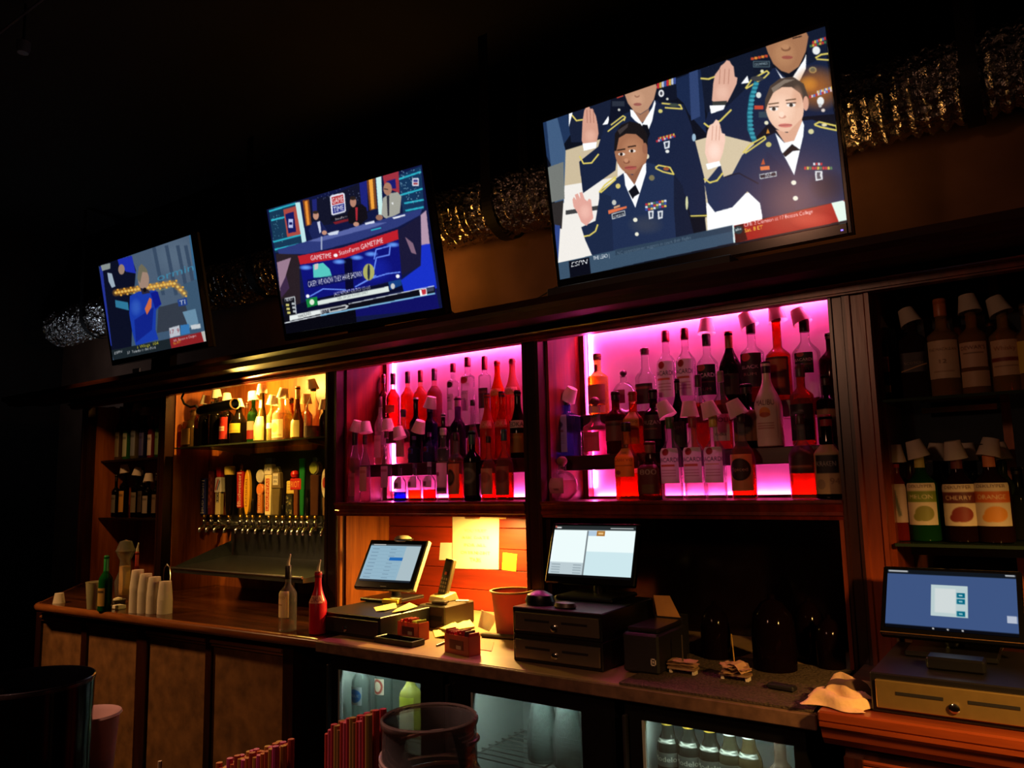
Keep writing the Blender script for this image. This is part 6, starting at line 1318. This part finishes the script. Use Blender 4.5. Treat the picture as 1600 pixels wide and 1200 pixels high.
for r_ in range(4):
    for c_ in range(3): ph(-.016+c_*.012, -.008+c_*.012, .016+r_*.016, .026+r_*.016, 'key', plain((150, 140, 110), .4), .0165)
ph(-.006, .006, .086, .098, 'talk_key', plain((190, 90, 50), .4), .0165)
single(MB().box(-.03, .03, -.02, .02, 0, .012), 'wallet', plain((40, 34, 24), .4), 'small dark wallet lying on the box by the phone', 'wallet', (-2.075, 2.42, 1.0226), bevel=.003, rot=(0, 0, .2))
single(MB().box(-.026, .026, -.012, .012, 0, .004), 'paper_slip', PAPER, 'tiny white slip on the edge of the printer box', 'paper', (-2.05, 2.53, 1.0186), rot=(0, 0, .5))
# notes on the planks
def note(label, quad, mat=None, cat='note', spec=None, name='paper_note', nx=40):
    Yn = BY-.0095; p = [AY(x, y, Yn) for x, y in quad]; c = p[3]
    t = thing(name, label, cat, (c[0], Yn, c[2]), world=True)
    MB().add([tuple(q+np.array([0, .0012, 0])) for q in p]+[tuple(q) for q in p], [(0, 1, 2, 3), (7, 6, 5, 4), (0, 4, 5, 1), (1, 5, 6, 2), (2, 6, 7, 3), (3, 7, 4, 0)]).build('sheet', mat or PAPER, t)
    if spec:
        r = paint(spec, nx, int(nx*1.2)); flat_print('lettering', r, (p[0]+np.array([.004, -.0008, -.004]), (p[1]-p[0])*.96, (p[3]-p[0])*.96), t, printed(0, .8))
    return t
PB_ = (238, 228, 188)
note('white paper sign with printed words taped to the red planks', [(707, 806), (780, 806), (779, 890), (707, 888)], PAPER, 'sign', lab(PB_, T('YOU MUST', .30, .045, (150, 130, 80), .5), T('ASK DATE', .44, .05, (120, 100, 60), .6), T('FOR ALL', .585, .055, (96, 80, 46), .46), T('OVERNIGHT', .73, .06, (70, 58, 34), .64), T('TABS', .865, .065, (60, 48, 28), .24)))
note('small white card on the planks left of the paper sign', [(688, 848), (706, 848), (706, 875), (686, 875)])
note('tilted orange yellow sticky note right of the paper sign', [(786, 863), (808, 866), (806, 893), (784, 890)], plain((240, 170, 20), .7))
q = AY(785, 808, BY-.012)
single(MB().box(-.02, .02, 0, .002, -.008, .008), 'tape_strip', plain((226, 190, 110), .5), 'strip of tan tape at the corner of the paper sign', 'tape', (q[0], q[1], q[2]))
# plastic bucket
q = AZ(798, 985, ZC)
t = thing('plastic_tub', 'tall translucent pink tub standing in front of the planks', 'tub', (-1.735, 2.44, ZC+.0006))
zt = AY(800, 922, 2.44)[2]-ZC
MB().lathe([(.056, 0), (.06, .003), (.078, zt-.006), (.076, zt-.006), (.058, .006), (0, .006)], n=28).build('wall', plain((196, 110, 84), .4, 0, .06, 20, 0, .5, .4), t, True)
MB().lathe([(.077, zt-.008), (.085, zt-.006), (.085, zt), (.077, zt)], n=28, caps=False).build('rim', plain((206, 170, 90), .4), t, True)
# sugar caddies
def caddy(label, X, Y, rz, w, packs):
    t = thing('sugar_caddy', label, 'caddy', (X, Y, ZC+.0006), rz)
    PL = glass((236, 150, 110), .5, .45)
    h = .062; d = .052
    MB().box(-w/2, w/2, -d/2, -d/2+.003, 0, h).build('front_wall', PL, t); MB().box(-w/2, w/2, d/2-.003, d/2, 0, h).build('rear_wall', PL, t)
    MB().box(-w/2, -w/2+.003, -d/2, d/2, 0, h).build('end_wall', PL, t); MB().box(w/2-.003, w/2, -d/2, d/2, 0, h).build('end_wall', PL, t)
    MB().box(-w/2, w/2, -d/2, d/2, 0, .004).build('base', PL, t)
    MB().box(-w*.28, w*.28, -d/2-.0015, -d/2, .016, .046).build('sticker', plain((110, 60, 40), .6), t)
    MB().box(w*.0, w*.2, -d/2-.0025, -d/2-.0015, .018, .03).build('barcode', plain((190, 170, 140), .6), t)
    n = len(packs)
    for i, c in enumerate(packs):
        x = -w/2+.008+i*(w-.016)/max(1, n-1)
        p = MB().box(-.0028, .0028, -.021, .021, .004, .07+rnd.uniform(-.004, .010)).build('packet', plain(c, .7), t); p.location = (x, 0, 0); p.rotation_euler = (0, rnd.uniform(-.12, .12), 0)
    return t
q = AZ(634, 998, ZC)
caddy('sugar caddy with red and green packets behind the black tray', -2.02, 2.20, R(-4), .115, [(176, 24, 22)]*6+[(190, 210, 80), (210, 220, 100), (150, 190, 60)])
caddy('sugar caddy with red packets nearest the counter edge', -1.70, 2.095, R(-10), .125, [(170, 26, 20)]*7+[(60, 60, 40), (170, 26, 20)])
t = thing('black_tray', 'shallow black plastic tray in front of the first sugar caddy', 'tray', (-2.005, 2.108, ZC+.0006), R(-2))
MB().box(-.095, .095, -.032, .032, 0, .006).build('floor', BLACK, t, bevel=.002)
for b_ in ((-.095, .095, -.034, -.028), (-.095, .095, .028, .034), (-.097, -.091, -.034, .034), (.091, .097, -.034, .034)): MB().box(*b_, 0, .02).build('rim', BLACK, t, bevel=.002)
# receipts and a paper cup
for i, (pts, lb_) in enumerate((([(676, 985), (700, 978), (712, 985), (700, 998), (680, 997)], 'crumpled cream receipts in front of the printer box, lowest'),
        ([(700, 980), (730, 968), (742, 980), (712, 990)], 'cream receipt leaning towards the paper cup'), ([(684, 982), (708, 975), (722, 982), (700, 990)], 'curled cream receipt on top of the pile'))):
    sheet(lb_, pts, ZC+.004*i, .003, YP, 'receipt', .012, 'receipt')
q = AZ(748, 992, ZC)
o = frustum_cup('paper_cup', 'white paper cup leaning among the receipts', 'cup', (q[0], q[1]+.03, ZC+.016), .024, .034, .062, CUPM, None, .0015, (R(-22), R(14), 0))
a, b = AZ(682, 1011, ZC), AZ(702, 1003, ZC)
single(MB().tube([(0, 0, .004), tuple((b-a)*.15+np.array([0, 0, .004])), tuple(b-a+np.array([0, 0, .004]))], [.0025, .004, .004], 8), 'pen', plain((90, 60, 30), .4), 'brown pen lying by the second sugar caddy', 'pen', (a[0], a[1], ZC+.0006), smooth=True)
a, b = AZ(748, 988, ZC+.02), AZ(802, 992, ZC+.02)
single(MB().box(0, float(np.hypot(*(b-a)[:2])), -.014, .014, 0, .014), 'stapler', plain((60, 44, 26), .4), 'long dark stapler lying between receipts and the stacked drawers', 'stapler', (a[0], a[1]+.02, ZC+.0006), bevel=.004, rot=(0, 0, float(math.atan2((b-a)[1], (b-a)[0]))))
sheet('orange check card flat on the counter by the second caddy', [(742, 1000), (772, 1004), (768, 1018), (740, 1014)], ZC, .0015, plain((236, 110, 60), .6), 'card', 0, 'check_card')

# ================================================================== MIDDLE REGISTER
xa, xb = -1.487, -1.160
drawer('upper steel fronted cash drawer of the stacked pair', xa, xb, 2.085, 2.46, 1.0162, 1.100, SILV)
drawer('lower steel fronted cash drawer of the stacked pair', xa, xb, 2.085, 2.46, ZC+.0006, 1.0156, SILV)
t2, fo = register('bright white register screen on the stacked cash drawers', -1.332, 2.35, 1.251, 1.3, -19.9, .342, .212, (.012, .010, .014, .022), ui2, 1.1006, glow=1.02)
for (px, py, w_, lb_) in ((812, 932, .05, 'black scanner lump on the left end of the drawers'),):
    q = AY(832, 930, 2.2)
    single(MB().lathe([(.05, 0), (.054, .01), (.046, .03), (.02, .042), (0, .044)], n=18, sy=.7), 'scanner', BLACK, 'black rounded scanner on the left end of the stacked drawers', 'scanner', (-1.43, 2.17, 1.1006), smooth=True)
single(MB().lathe([(.035, 0), (.04, .004), (.034, .016), (0, .02)], n=16, sy=.6), 'mouse', plain((60, 46, 36), .4), 'small brown mouse in front of the bright register', 'mouse', (-1.315, 2.14, 1.1006), smooth=True)
t = thing('label_printer', 'black cube printer with a tiny white logo beside the drawers', 'printer', (-1.05, 2.22, ZC), world=True)
MB().box(-1.107, -.992, 2.12, 2.33, ZC+.0066, 1.048).build('body', plain((22, 20, 19), .6, 0, .2, 60), t, bevel=.006)
MB().box(-1.10, -1.0, 2.14, 2.32, 1.048, 1.062).build('lid', plain((34, 30, 28), .25), t, bevel=.004)
q = AY(1021, 1035, 2.119)
for b_ in ((-.008, .008, .007, .010), (-.008, .008, -.010, -.007), (-.008, -.005, -.010, .010), (.005, .008, -.010, .010)): MB().box(q[0]+b_[0], q[0]+b_[1], 2.117, 2.12, q[2]+b_[2], q[2]+b_[3]).build('logo_stroke', plain((200, 190, 180), .5), t)
MB().cbox(q[0], 2.1185, q[2], .004, .003, .006).build('logo_stroke', plain((200, 190, 180), .5), t)
v = [AY(x, y, 2.38) for x, y in ((1021, 930), (1046, 931), (1063, 965), (1027, 962))]
t = thing('paper_card', 'tan paper card propped behind the black cube printer', 'card', (v[3][0], 2.38, ZC), world=True)
MB().add([tuple(q) for q in v]+[tuple(q+np.array([0, .002, 0])) for q in v], [(0, 1, 2, 3), (7, 6, 5, 4), (0, 4, 5, 1), (1, 5, 6, 2), (2, 6, 7, 3), (3, 7, 4, 0)]).build('card', plain((206, 150, 80), .7), t)
MB().box(v[3][0]-.01, v[2][0]+.005, 2.384, 2.43, ZC+.0066, v[3][2]+.004).build('support', BLACKM, t)
# check spindles and glassware on the mat
def spindle(label, px, py, pyt, paperm, lean, col, curl=.003, spread_=.1):
    q = AZ(px, py, ZC+.006)
    t = thing('check_spindle', label, 'spindle', (q[0], q[1], ZC+.0066))
    for s in (-.035, .035): MB().box(s-.004, s+.004, -.012, .012, 0, .012).build('foot', plain((226, 216, 190), .5), t)
    MB().box(-.042, .042, -.018, .018, .012, .018).build('base', plain((150, 120, 84), .5), t)
    g = random.Random(px)
    for k in range(6):
        m = MB(); w_, d_ = .040+g.uniform(-.006, .008), .020+g.uniform(-.003, .004); n_ = 6; z_ = .0185+k*.003
        vs = []; rowz = [g.uniform(0, curl) for _ in range(n_+1)]
        for i in range(n_+1):
            x_ = -w_+2*w_*i/n_; vs += [(x_, -d_, z_+rowz[i]), (x_, d_, z_+rowz[i]+g.uniform(0, curl*.5))]
        m.add(vs+[(v_[0], v_[1], v_[2]-.001) for v_ in vs], [(2*i, 2*i+2, 2*i+3, 2*i+1) for i in range(n_)]+[(2*n_+2+2*i, 2*n_+2+2*i+1, 2*n_+2+2*i+3, 2*n_+2+2*i+2) for i in range(n_)])
        o = m.build('skewered_check', paperm, t); o.rotation_euler = (0, 0, g.uniform(-1, 1)*spread_)
    zt = AY(px-2, pyt, q[1])[2]-ZC-.0066
    MB().tube([(0, 0, .018), (lean, 0, zt)], .0018, 6).build('spike', plain(col, .25, .5), t, True)
TANP = plain((196, 156, 110), .8, 0, .1, 40)
spindle('check spindle with a thin dark spike and neat tan slips', 1068, 1052, 992, TANP, 0, (110, 96, 80))
spindle('check spindle with a long gold spike and crumpled tan slips', 1150, 1062, 991, TANP, -.006, (240, 196, 90), .012, .6)
single(MB().cbox(0, 0, .008, .075, .028, .014), 'box_cutter', BLACKM, 'small black gadget on the bar mat near the wood cabinet', 'gadget', AZ(1222, 1078, ZC+.0066), bevel=.004, rot=(0, 0, -.15))
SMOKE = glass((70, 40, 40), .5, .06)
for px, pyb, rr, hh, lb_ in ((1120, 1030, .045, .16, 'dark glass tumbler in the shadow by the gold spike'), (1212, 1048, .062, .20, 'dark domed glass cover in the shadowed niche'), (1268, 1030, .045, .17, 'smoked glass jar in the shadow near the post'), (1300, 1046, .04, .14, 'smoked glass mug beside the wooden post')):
    q = AZ(px, pyb, ZC); 
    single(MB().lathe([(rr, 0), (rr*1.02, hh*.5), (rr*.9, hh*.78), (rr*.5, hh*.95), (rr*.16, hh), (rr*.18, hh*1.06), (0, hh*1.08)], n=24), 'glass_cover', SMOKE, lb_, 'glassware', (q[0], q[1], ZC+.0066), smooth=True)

# ================================================================== RIGHT REGISTER
drawer('wide silver cash drawer on the reddish wooden cabinet', -.404, -.062, 2.0, 2.40, .9506, 1.040, plain((190, 160, 96), .32, .8, .06, 40))
t3, fo = register('blue register screen with a white dialog box at the right', -.258, 2.3, 1.167, -1.0, -35.3, .319, .200, (.012, .012, .012, .020), ui3, 1.0406, glow=.72)
fo.slab(MB(), .0, 1.0, .965, .975, 0, .0015).build('chrome_line', plain((150, 110, 70), .3, .7), t3)
single(MB().box(-.06, .06, -.03, .03, 0, .03), 'pin_pad', BLACK, 'low black card terminal in front of the blue register', 'terminal', (-.235, 2.12, 1.0406), bevel=.005)
# towel
t = thing('bar_towel', 'rumpled cream bar towel with a dark stripe beside the silver drawer', 'towel', (-.452, 2.05, .9506))
CL = plain((226, 190, 140), .9, 0, .08, 40, .4)
def cloth(name, mat, x0, x1, y0, y1, z0, hh, seed, stripe=None):
    nx, ny = 36, 24; g = np.random.RandomState(seed); p1, p2, p3 = g.rand(3)*6
    U, V = np.meshgrid(np.linspace(0, 1, nx), np.linspace(0, 1, ny))
    Z = .45+.35*np.sin(V*11+1.6*np.sin(U*4+p1)+p2)+.16*np.sin(U*6+V*3+p3)+.04*np.sin(U*17-V*11)
    Z = z0+hh*(.25+.75*np.clip(Z, 0, 1.1))*np.minimum(1, 6*np.minimum(np.minimum(U, 1-U), np.minimum(V, 1-V))+.12)
    X = x0+(x1-x0)*U+.010*np.sin(V*9+p2); Y = y0+(y1-y0)*V+.012*np.sin(U*7+p1)
    v = [(float(a), float(b_), float(c_)) for a, b_, c_ in zip(X.ravel(), Y.ravel(), Z.ravel())]
    f = [(j*nx+i, j*nx+i+1, (j+1)*nx+i+1, (j+1)*nx+i) for j in range(ny-1) for i in range(nx-1)]
    if stripe:
        fs = [q_ for k, q_ in enumerate(f) if stripe[0] <= (k//(nx-1))/(ny-1) <= stripe[1]]
        MB().add([(a, b_, c_+.0012) for a, b_, c_ in v], fs).build('stripe', plain((84, 62, 44), .9), t, True)
    MB().add(v+[(a, b_, z0) for a, b_, c_ in v], f).build(name, mat, t, True)
cloth('cloth', CL, -.10, .042, -.075, .03, .001, .034, 4)
cloth('upper_fold', CL, -.068, .044, -.02, .085, .016, .040, 9, (.16, .38))

# ================================================================== INSIDE THE COOLERS
def cb(px, Yd, zr, H, Rm, d, glc, lb=None, cap=((150, 150, 150), .93), kind='mal', body=.2, group='bottles in the coolers', liq=None):
    X = AY(px, 1150, Yd)[0]; ROW.update(Y=Yd, zb=zr, group=group)
    dep = float(RM[2] @ (np.array([X, Yd, zr+.1])-CAM))
    return B(PX((X, Yd, zr+H))[0], PX((X, Yd, zr+H))[1], Rm*2*F/dep, kind, d, glc, liq, .8, cap, lb, None, Y=Yd, zb=zr, body=body)
z1, z2, z3 = CO1[4], CO2[4], CO3[4]
cb(642, 2.13, z1, .262, .034, 'yellow juice bottle in the cooler beside the black divider', (226, 226, 120), (.06, .5, 60, lab((226, 220, 190), ('r', 0, 0, 1, .3, (190, 200, 60)))), ((226, 214, 110), .90), 'flask', .3)
cb(564, 2.085, z1, .29, .034, 'clear bottle with a blue badge in the first cooler', (214, 226, 224), (.30, .52, 50, lab((200, 210, 210), ('e', .5, .5, .44, .36, (30, 120, 200)), T('BLUE', .56, .14, (240, 240, 240), .7))), None, 'std', .08)
cb(600, 2.18, z1, .29, .034, 'clear bottle with a red round crest in the first cooler', (214, 226, 224), (.36, .56, 45, lab((206, 200, 180), ('e', .5, .5, .4, .44, (170, 60, 50)), ('e', .5, .5, .26, .3, (226, 214, 190)))), None, 'std', .08)
for k, (px, pl) in enumerate(((848, 'with a white rim, left of two'), (888, 'with a faint rim, right of two'))):
    X = AY(px, 1150, 2.16)[0]
    t = thing('glass_carafe', 'frosty glass carafe '+pl+' in the middle cooler', 'carafe', (X, 2.16, z2+.0006), group='carafes in the middle cooler')
    MB().lathe([(.046, 0), (.05, .006), (.05, .09), (.030, .20), (.028, .22), (.034, .245), (.032, .245), (.026, .22), (.028, .20), (.047, .09), (.046, .01), (0, .01)], n=24).build('glass', glass((206, 220, 218), .8, .14), t, True)
    MB().lathe([(.0335, .238), (.0365, .24), (.0365, .25), (.0335, .25)], n=24, caps=False).build('rim', plain((220, 226, 226), .4), t, True)
    r = paint(lab((190, 204, 204), T('870', .8, .7, (236, 240, 240), .8)), 20, 12)
for k, (px, d) in enumerate(((832, 'first'), (852, 'second'), (874, 'third'), (896, 'fourth'))):
    cb(px, 2.12, .36, .235, .031, d+' dark beer bottle below the carafes in the middle cooler', (40, 26, 16), (.08, .45, 60, lab((216, 206, 196), ('e', .5, .45, .36, .24, (160, 60, 60)))), ((30, 26, 26), .92), 'std', .3)
MODE = lambda c: lab(c, T('Modelo', .62, .34, (226, 228, 216), .94))
for k, (px, cap, gc) in enumerate(((1047, (206, 170, 60), (60, 66, 60)), (1080, (206, 170, 60), (60, 66, 60)), (1113, (206, 170, 60), (50, 56, 50)), (1144, (230, 232, 226), (90, 90, 70)), (1174, (230, 232, 226), (110, 100, 70)))):
    nm = ('first', 'second', 'third', 'fourth', 'fifth')[k]
    t = cb(px, 2.115, z3, .232, .0325, nm+' beer bottle from the left in the third cooler, '+('gold' if k < 3 else 'white')+' foil neck', gc,
       [(.36, .52, 66, MODE((96, 104, 98))), (.62, .67, 66, lab((110, 118, 112), ('l', [(.2, .2), (.8, .8)], .2, (220, 226, 220)), ('l', [(.8, .2), (.2, .8)], .2, (220, 226, 220)))), (.82, .93, 86, lab(cap, ('r', .1, .2, .4, .8, (60, 50, 20) if k < 3 else (30, 30, 30)), ('r', .6, .2, .9, .8, (236, 230, 200) if k < 3 else (30, 30, 30))))], (cap, .84), 'beer', .35)
cb(1222, 2.10, z3, .225, .036, 'short clear bottle with a white and red label in the third cooler', (170, 150, 130), (.05, .5, 60, lab((226, 224, 220), ('r', .7, 0, 1, 1, (190, 40, 50)))), ((110, 60, 50), .88), 'flask', .2)
X0_, X1_ = AY(1142, 1150, 2.06)[0], AY(1230, 1150, 2.06)[0]

# ================================================================== FRONT BAR
BT = 1.06
t = thing('front_bar', 'dark customer bar top at the bottom edge of the picture', 'bar', (-1.5, .2, 0), world=True)
MB().box(-4.0, 1.6, -.35, .575, BT-.045, BT).build('top', wood((40, 20, 12), (22, 10, 7), .15, 4, 'X'), t, bevel=.006)
MB().box(-4.0, 1.6, .1, .18, 0, BT-.045).build('front', DARKX, t)
JY = .50
def fg(px, py, Y): return AY(px, py, Y)
# big jar
c = fg(671, 1120, JY); depj = float(RM[2] @ (c-CAM)); rj = 77*depj/F; zr = c[2]-BT-.012
t = thing('glass_jar', 'large clear glass jar with a threaded mouth, in front', 'jar', (c[0], JY, BT+.0006))
pr = [(rj*1.05, 0), (rj*1.32, .008), (rj*1.42, .05), (rj*1.42, zr-.085), (rj*1.3, zr-.055), (rj*1.06, zr-.034), (rj*.96, zr-.026), (rj*.95, zr+.004), (rj*.98, zr+.008), (rj*.94, zr+.011), (rj*.90, zr+.008), (rj*.89, zr-.03), (rj*1.24, zr-.06), (rj*1.36, zr-.09), (rj*1.36, .05), (rj*1.2, .012), (0, .010)]
MB().lathe([(rj*.97, zr+.006), (rj*.992, zr+.008), (rj*.99, zr+.011), (rj*.95, zr+.0125), (rj*.92, zr+.011)], n=48, caps=False).build('lip', glass((252, 226, 214), .9, .14, .05, .4), t, True)
MB().lathe(pr, n=48).build('glass', glass((253, 250, 248), .9, .09, .03, .32), t, True)
for dz, a0 in ((-.004, 0), (-.012, 2.0), (-.022, 4.0)):
    pts = [(rj*.985*math.cos(a0+k*.16), rj*.985*math.sin(a0+k*.16), zr+dz-.0006*k) for k in range(32)]
    MB().tube(pts, .0016, 6).build('thread', glass((252, 226, 214), .8, .45, .05, .5), t, True)
# straw bundles
SNAMES = {(206, 70, 60): 'red', (190, 150, 70): 'tan', (214, 90, 110): 'pink', (170, 120, 60): 'brown', (200, 60, 70): 'crimson', (206, 110, 50): 'orange', (214, 80, 140): 'magenta', (206, 150, 60): 'amber', (190, 80, 60): 'rust red'}
def straws(label, px0, px1, py0, py1, Y, n, cols, lean, cup_label):
    a, b = fg(px0, py0, Y), fg(px1, py1, Y); g = random.Random(int(px0))
    cx = (a[0]+b[0])/2
    t = thing('straw_caddy', cup_label, 'caddy', (cx, Y, BT+.0006))
    wv = abs(b[0]-a[0])
    MB().box(-wv/2-.006, wv/2+.006, -.034, -.031, 0, .05).build('wall', BLACK, t); MB().box(-wv/2-.006, wv/2+.006, .031, .034, 0, .05).build('wall', BLACK, t)
    MB().box(-wv/2-.006, -wv/2-.003, -.034, .034, 0, .05).build('wall', BLACK, t); MB().box(wv/2+.003, wv/2+.006, -.034, .034, 0, .05).build('wall', BLACK, t); MB().box(-wv/2, wv/2, -.033, .033, 0, .003).build('base', BLACK, t)
    for k in range(n):
        f = (k % (n//3)+.5)/(n//3); rowk = k//(n//3); x = a[0]+(b[0]-a[0])*f; zt = a[2]+(b[2]-a[2])*f+g.uniform(-.004, .004)-BT
        m = MB().tube([(0, 0, 0), (lean, 0, zt-.004)], .0032, 8); cc = cols[(k*7+rowk) % len(cols)]
        o = m.build('straw', plain(cc, .5, 0, .05, 20, 0, .5, .25), None, True); o.location = (x, Y-.009+rowk*.009, BT+.0046)
        tag(o, SNAMES[cc]+' '+label, 'straw', label)
straws('cocktail straw in the bunch beside the big jar', 522, 590, 1138, 1112, .52, 42, [(206, 70, 60), (190, 150, 70), (214, 90, 110), (170, 120, 60), (200, 60, 70)], 0, 'black straw caddy hidden under the straws beside the big jar')
straws('cocktail straw in the low bunch', 352, 446, 1194, 1162, .50, 48, [(206, 110, 50), (214, 80, 140), (206, 150, 60), (190, 80, 60)], 0, 'black straw caddy hidden under the low bunch of straws')
# bucket and drink on the left
c = fg(44, 1062, .45); dp = float(RM[2] @ (c-CAM)); rb = 93*dp/F
t = thing('black_pitcher', 'large glossy black pitcher cut off at the left edge', 'pitcher', (c[0], .45, BT+.0006))
hb = c[2]-BT
MB().lathe([(rb*.94, 0), (rb*.97, .006), (rb*.985, hb*.7), (rb, hb-.004), (rb*1.012, hb-.001), (rb*.99, hb), (rb*.965, hb-.004), (rb*.94, .01), (0, .01)], n=48).build('wall', plain((4, 4, 8), .15, 0, .05, 18, 0, .3), t, True)
MB().lathe([(rb*1.004, hb-.006), (rb*1.014, hb-.003), (rb*1.004, hb)], n=48, caps=False).build('rim_bead', plain((90, 80, 84), .2), t, True)
c = fg(156, 1110, .56); dp = float(RM[2] @ (c-CAM)); rc = 46*dp/F; hc = c[2]-BT
t = thing('plastic_cup', 'translucent plastic cup with amber drink beside the black pitcher', 'cup', (c[0], .545, BT+.0006))
MB().lathe([(rc*.66, 0), (rc*.68, .003), (rc*.95, hc-.006), (rc*1.03, hc-.003), (rc*1.0, hc), (rc*.93, hc-.006), (rc*.66, .004), (0, .004)], n=32).build('wall', plain((214, 176, 156), .45, 0, .05, 20, 0, .5, .2), t, True)
MB().lathe([(rc*.64, .005), (rc*.82, hc*.62), (0, hc*.62)], n=32).build('drink', glass((206, 120, 50), .3, .2), t, True)
c = fg(250, 1190, .5)
single(MB().tube([(0, 0, 0), (0, 0, c[2]-BT)], .0022, 6), 'stirrer', plain((190, 170, 130), .4), 'thin pale stirrer standing alone left of the low straw bunch', 'stirrer', (c[0], .5, BT+.0006))
